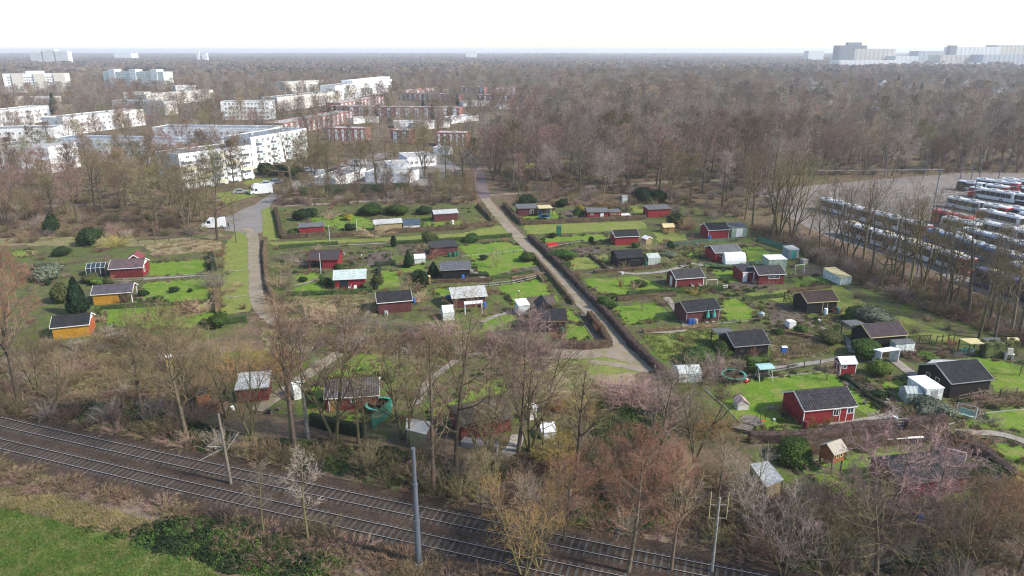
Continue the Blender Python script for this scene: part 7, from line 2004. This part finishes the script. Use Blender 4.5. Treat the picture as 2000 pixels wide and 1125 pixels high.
for i in range(3):
    G = Geo()
    n = 520
    a, r_ = rng.uniform(0, 6.28, n), np.sqrt(rng.uniform(0, 1, n))
    z = (1 - r_ ** 2) * .75 * (0.6 + .4 * np.sin(a * 3 + i)) * rng.uniform(.5, 1.1, n)
    C = np.stack([np.cos(a) * r_ * 1.2, np.sin(a) * r_ * 1.2, z + .05], 1)
    G.add(*leaves(rng, C, unit(np.stack([np.cos(a) * .5, np.sin(a) * .5, np.ones(n)], 1) + rng.normal(0, .5, (n, 3))), rng.uniform(.05, .13, n)))
    ivy += [G.mesh('ivy_patch', EV['dark']), G.mesh('ivy_patch', EV['laurel'])]
pts = []
for pix, n in (([(60, 800), (230, 790), (440, 850), (440, 886), (370, 868), (240, 835)], 110), ([(480, 870), (620, 865), (780, 890), (980, 915), (980, 978), (850, 958), (640, 918), (500, 890)], 170), ([(270, 1040), (340, 1020), (470, 1030), (640, 1100), (620, 1135), (440, 1100), (330, 1070)], 130), ([(1090, 985), (1200, 1000), (1300, 1010), (1250, 1040), (1120, 1010)], 30), ([(1150, 790), (1280, 800), (1290, 870), (1180, 870)], 55), ([(160, 1030), (270, 1056), (330, 1080), (260, 1055)], 10), ([(1440, 1050), (1900, 1050), (1900, 1120), (1500, 1110)], 40)):
    for x, y in scatter(pix, n, .55):
        pts.append((x, y, rnd.randrange(len(ivy)), rnd.uniform(.5, 1.25), rnd.uniform(.9, 1.3)))
stuff_points('ivy', 'dark green ivy and bramble leaves covering the railway banks', 'ivy', pts, ivy)
# border plants along the lawn edges and in the beds
pts = []
for P in LAWNS.values():
    W = [at(*q) for q in P]
    for i in range(len(W)):
        a, b = W[i], W[(i + 1) % len(W)]
        if rnd.random() < .3:
            continue
        n_ = int((b - a).length / .55)
        nr = Vector((-(b - a).y, (b - a).x, 0)).normalized()
        for k in range(n_):
            q = a + (b - a) * rnd.random() + nr * rnd.uniform(-.7, .7)
            pts.append((q.x, q.y, rnd.randrange(len(low) + len(ivy)), rnd.uniform(.3, .75), rnd.uniform(.5, .9)))
for pix, n in (([(540, 490), (760, 480), (770, 520), (560, 540)], 160), ([(1480, 590), (1660, 620), (1620, 660), (1500, 645)], 130), ([(1060, 480), (1190, 475), (1190, 500), (1110, 505)], 70), ([(1290, 480), (1400, 478), (1390, 530), (1290, 520)], 130), ([(780, 475), (840, 475), (840, 505), (790, 510)], 40), ([(1640, 745), (1680, 735), (1770, 800), (1730, 815)], 90), ([(1860, 770), (2000, 775), (2000, 796), (1860, 800)], 100), ([(1690, 670), (1860, 672), (1850, 700), (1720, 705)], 90), ([(540, 412), (930, 402), (960, 436), (560, 460)], 150), ([(1300, 570), (1420, 560), (1500, 560), (1440, 580)], 70), ([(640, 690), (980, 700), (980, 780), (640, 800)], 120)):
    for x, y in scatter(pix, n, .6):
        pts.append((x, y, rnd.randrange(len(low) + len(ivy)), rnd.uniform(.3, .8), rnd.uniform(.5, .9)))
stuff_points('border_plants', 'low withered and green border plants in the garden beds', 'plants', pts, low + ivy)
# grass of the field and rough tussocks
tus = []
for i, (c1, hgt) in enumerate((((.07, .14, .02), .22), ((.16, .17, .055), .26), ((.24, .19, .10), .34))):
    G = Geo()
    n = 46
    a, r_ = rng.uniform(0, 6.28, n), np.sqrt(rng.uniform(0, 1, n)) * .34
    B = np.stack([np.cos(a) * r_, np.sin(a) * r_, np.zeros(n)], 1)
    D = unit(np.stack([np.cos(a) * .5, np.sin(a) * .5, np.full(n, 1.0)], 1) + rng.normal(0, .3, (n, 3)))
    G.add(*blades(rng, B, D, rng.uniform(.6, 1.2, n) * hgt, np.full(n, .022)))
    tus.append(G.mesh('tussock', M('tussock_%s' % 'abc'[i], c1, .8, .3, 3, orand=.3, spec=.15)))
pts = []
for pix, n, ks in (([(-120, 965), (0, 990), (120, 1024), (260, 1064), (400, 1108), (430, 1150), (-120, 1150)], 2600, (0, 0, 0, 1)), ([(-60, 935), (0, 950), (250, 1005), (335, 1032), (310, 1056), (60, 1004), (-60, 970)], 420, (1, 2, 2)), ([(-40, 806), (465, 912), (1000, 1022), (1470, 1120), (1480, 1108), (1000, 1008), (500, 900), (0, 795)], 420, (2, 2, 1)), ([(1507, 652), (1600, 665), (1622, 690), (1512, 706)], 260, (2, 2, 1)), ([(1255, 656), (1390, 645), (1402, 690), (1330, 706), (1290, 701)], 220, (1, 1, 0)),
                   ([(100, 690), (230, 680), (320, 715), (280, 765), (120, 745)], 220, (1, 2)), ([(1010, 700), (1130, 708), (1180, 770), (1060, 800), (1000, 760)], 200, (1, 2)), ([(280, 478), (430, 465), (432, 490), (300, 500)], 160, (2, 2)), ([(-40, 880), (500, 1000), (1000, 1115), (900, 1125), (420, 1005), (-40, 900)], 500, (2, 1, 2)), ([(560, 585), (700, 575), (738, 592), (732, 622), (620, 604)], 140, (1, 2))):
    for x, y in scatter(pix, n, .28, tries=8):
        pts.append((x, y, rnd.choice(ks), rnd.uniform(.7, 1.5), rnd.uniform(.9, 1.4), .03))
stuff_points('rough_grass_tufts', 'tufts of grass on the field, the banks and the rough plots', 'grass', pts, tus)
# the far woods
def joined(p, tw_):
    a, b = p['trunk'], p['crown']
    n = len(a.vertices)
    v = np.empty(n * 3)
    a.vertices.foreach_get('co', v)
    w = np.empty(len(b.vertices) * 3)
    b.vertices.foreach_get('co', w)
    f1 = [tuple(q.vertices) for q in a.polygons]
    f2 = [tuple(i + n for i in q.vertices) for q in b.polygons]
    me = bpy.data.meshes.new('wood_tree')
    me.from_pydata(np.concatenate([v, w]).reshape(-1, 3).tolist(), [], f1 + f2)
    me.materials.append(BARK)
    me.materials.append(TW[tw_])
    me.polygons.foreach_set('material_index', [0] * len(f1) + [1] * len(f2))
    return me
kinds = [joined(PT['m_' + a][i], c) for a, i, c in (('oak', 0, 'grey'), ('dense', 0, 'purple'), ('vase', 0, 'purple'), ('alder', 0, 'grey'), ('dense', 1, 'olive'), ('oak', 1, 'grey'), ('dense', 0, 'straw'), ('vase', 1, 'grey'))]
nm = len(kinds)
kinds += [joined(PT['f_' + a][0], c) for a, c in (('oak', 'grey'), ('dense', 'purple'), ('vase', 'grey'), ('oak', 'purple'), ('dense', 'brown'), ('oak', 'grey'), ('dense', 'grey'), ('oak', 'olive'), ('dense', 'straw'))]
nf = len(kinds)
for i in range(4):        # crowns of the woods too far off to show branches
    G = Geo()
    g2 = np.random.default_rng(900 + i)
    V, F = ICO1
    for k in range(16):
        a, r_ = g2.uniform(0, 6.28), 34 * math.sqrt(g2.uniform(0, 1))
        h, w_ = g2.uniform(9, 16), g2.uniform(5, 8)
        f_ = lumps(g2, 7, .5)
        P = V * f_(V)[:, None] * np.array([w_, w_, h * .42]) + np.array([math.cos(a) * r_, math.sin(a) * r_, h * .56])
        G.add(P, F)
        d = unit(g2.normal(size=(70, 3)) + np.array([0, 0, .6]))
        B = d * f_(d)[:, None] * np.array([w_, w_, h * .42]) * .9 + np.array([math.cos(a) * r_, math.sin(a) * r_, h * .56])
        G.add(*blades(g2, B, unit(d + np.array([0, 0, .8])), g2.uniform(1.2, 3.2, 70), np.full(70, .22)))
    kinds.append(G.mesh('wood_clump', M('far_twigs_%s' % 'abcd'[i], [(.14, .108, .092), (.13, .098, .09), (.15, .116, .09), (.055, .065, .042)][i], .95, .4, .15, orand=.2, fine=.6)))
EST = [(0, 150), (560, 150), (1080, 165), (1080, 215), (900, 240), (960, 300), (860, 345), (560, 350), (330, 335), (0, 330)]
YARD = [(1470, 372), (1500, 335), (1600, 345), (1880, 328), (2100, 325), (2100, 700), (1500, 470)]
pts = list(EXTRA)
grid_ = {}
g3 = random.Random(5)
while len(pts) < 5000:
    y = math.sqrt(g3.uniform(235 ** 2, 1350 ** 2))
    x = g3.uniform(-.86, .86) * y
    u, v = px(x, y)
    est = in_poly(u, v, EST)
    if v > (332 if u < 540 or u > 1480 else 285) or in_poly(u, v, YARD) or any(in_poly(x, y, f_) for f_ in FOOT):
        continue
    if not est and not (u > 1480 and v > 215) and g3.random() > .62:
        continue
    if u > 1500 and 150 < v < 215 and g3.random() > .6:
        continue
    dm = 10 if y < 500 else 11.5
    k = (int(x // dm), int(y // dm))
    if any((x - a) ** 2 + (y - b) ** 2 < dm * dm for i in (-1, 0, 1) for j in (-1, 0, 1) for a, b in grid_.get((k[0] + i, k[1] + j), ())):
        if g3.random() < .985:
            continue
    grid_.setdefault(k, []).append((x, y))
    sc = g3.uniform(.5, .9) if est else g3.uniform(.6, 1.0) if u > 1500 else g3.uniform(.8, 1.25) if u > 900 else g3.uniform(.65, 1.0)
    pts.append((x, y, g3.randrange(nm) if y < 430 else nm + g3.randrange(nf - nm), sc, g3.uniform(.85, 1.25)))
for _ in range(4200):
    y = math.sqrt(g3.uniform(1250 ** 2, 5200 ** 2))
    x = g3.uniform(-.8, .8) * y
    if any(in_poly(x, y, f_) for f_ in FOOT):
        continue
    pts.append((x, y, nf + (3 if g3.random() < .07 else g3.randrange(3)), g3.uniform(.8, 1.25), g3.uniform(.9, 1.2)))
for _ in range(1600):
    y = g3.uniform(5000, 12000)
    pts.append((g3.uniform(-.78, .78) * y, y, nf + g3.randrange(4), g3.uniform(1.0, 1.9), g3.uniform(1.6, 3)))
stuff_points('far_woods', 'wide brown-purple winter woods stretching to the horizon', 'woods', pts, kinds)
# dark firs standing out of the woods
for u, v, h in ((655, 236, 9), (735, 236, 7), (845, 232, 9), (893, 205, 9), (827, 226, 10), (672, 236, 8), (1660, 178, 14), (1782, 186, 12), (1797, 188, 12), (1690, 180, 14), (1475, 150, 20), (1122, 112, 30), (1285, 108, 30), (1085, 222, 12), (1048, 218, 10), (107, 222, 14), (1180, 140, 20), (1545, 186, 10), (1970, 168, 14), (875, 236, 6), (1752, 172, 14)):
    ev('cone', u, v, h * .24, h, 'conifer', 'dark fir standing out of the bare woods', 'dark firs among the woods', 'fir_tree', 'tree')
# ------------------------------------------------------------------ haze
hz = MB().box(-9500, -320, -1.5, 9500, 22300, 78)
hm = bpy.data.materials.new('haze')
hm.use_nodes = True
n = hm.node_tree.nodes
n.remove(n['Principled BSDF'])
pv = n.new('ShaderNodeVolumePrincipled')
pv.inputs['Color'].default_value = (.90, .94, 1.0, 1)
pv.inputs['Density'].default_value = .00016
pv.inputs['Anisotropy'].default_value = .2
hm.node_tree.links.new(pv.outputs[0], n['Material Output'].inputs['Volume'])
o = hz.build('haze', hm)
tag(o, 'thin pale haze over the whole plain', 'haze', None, 'stuff')
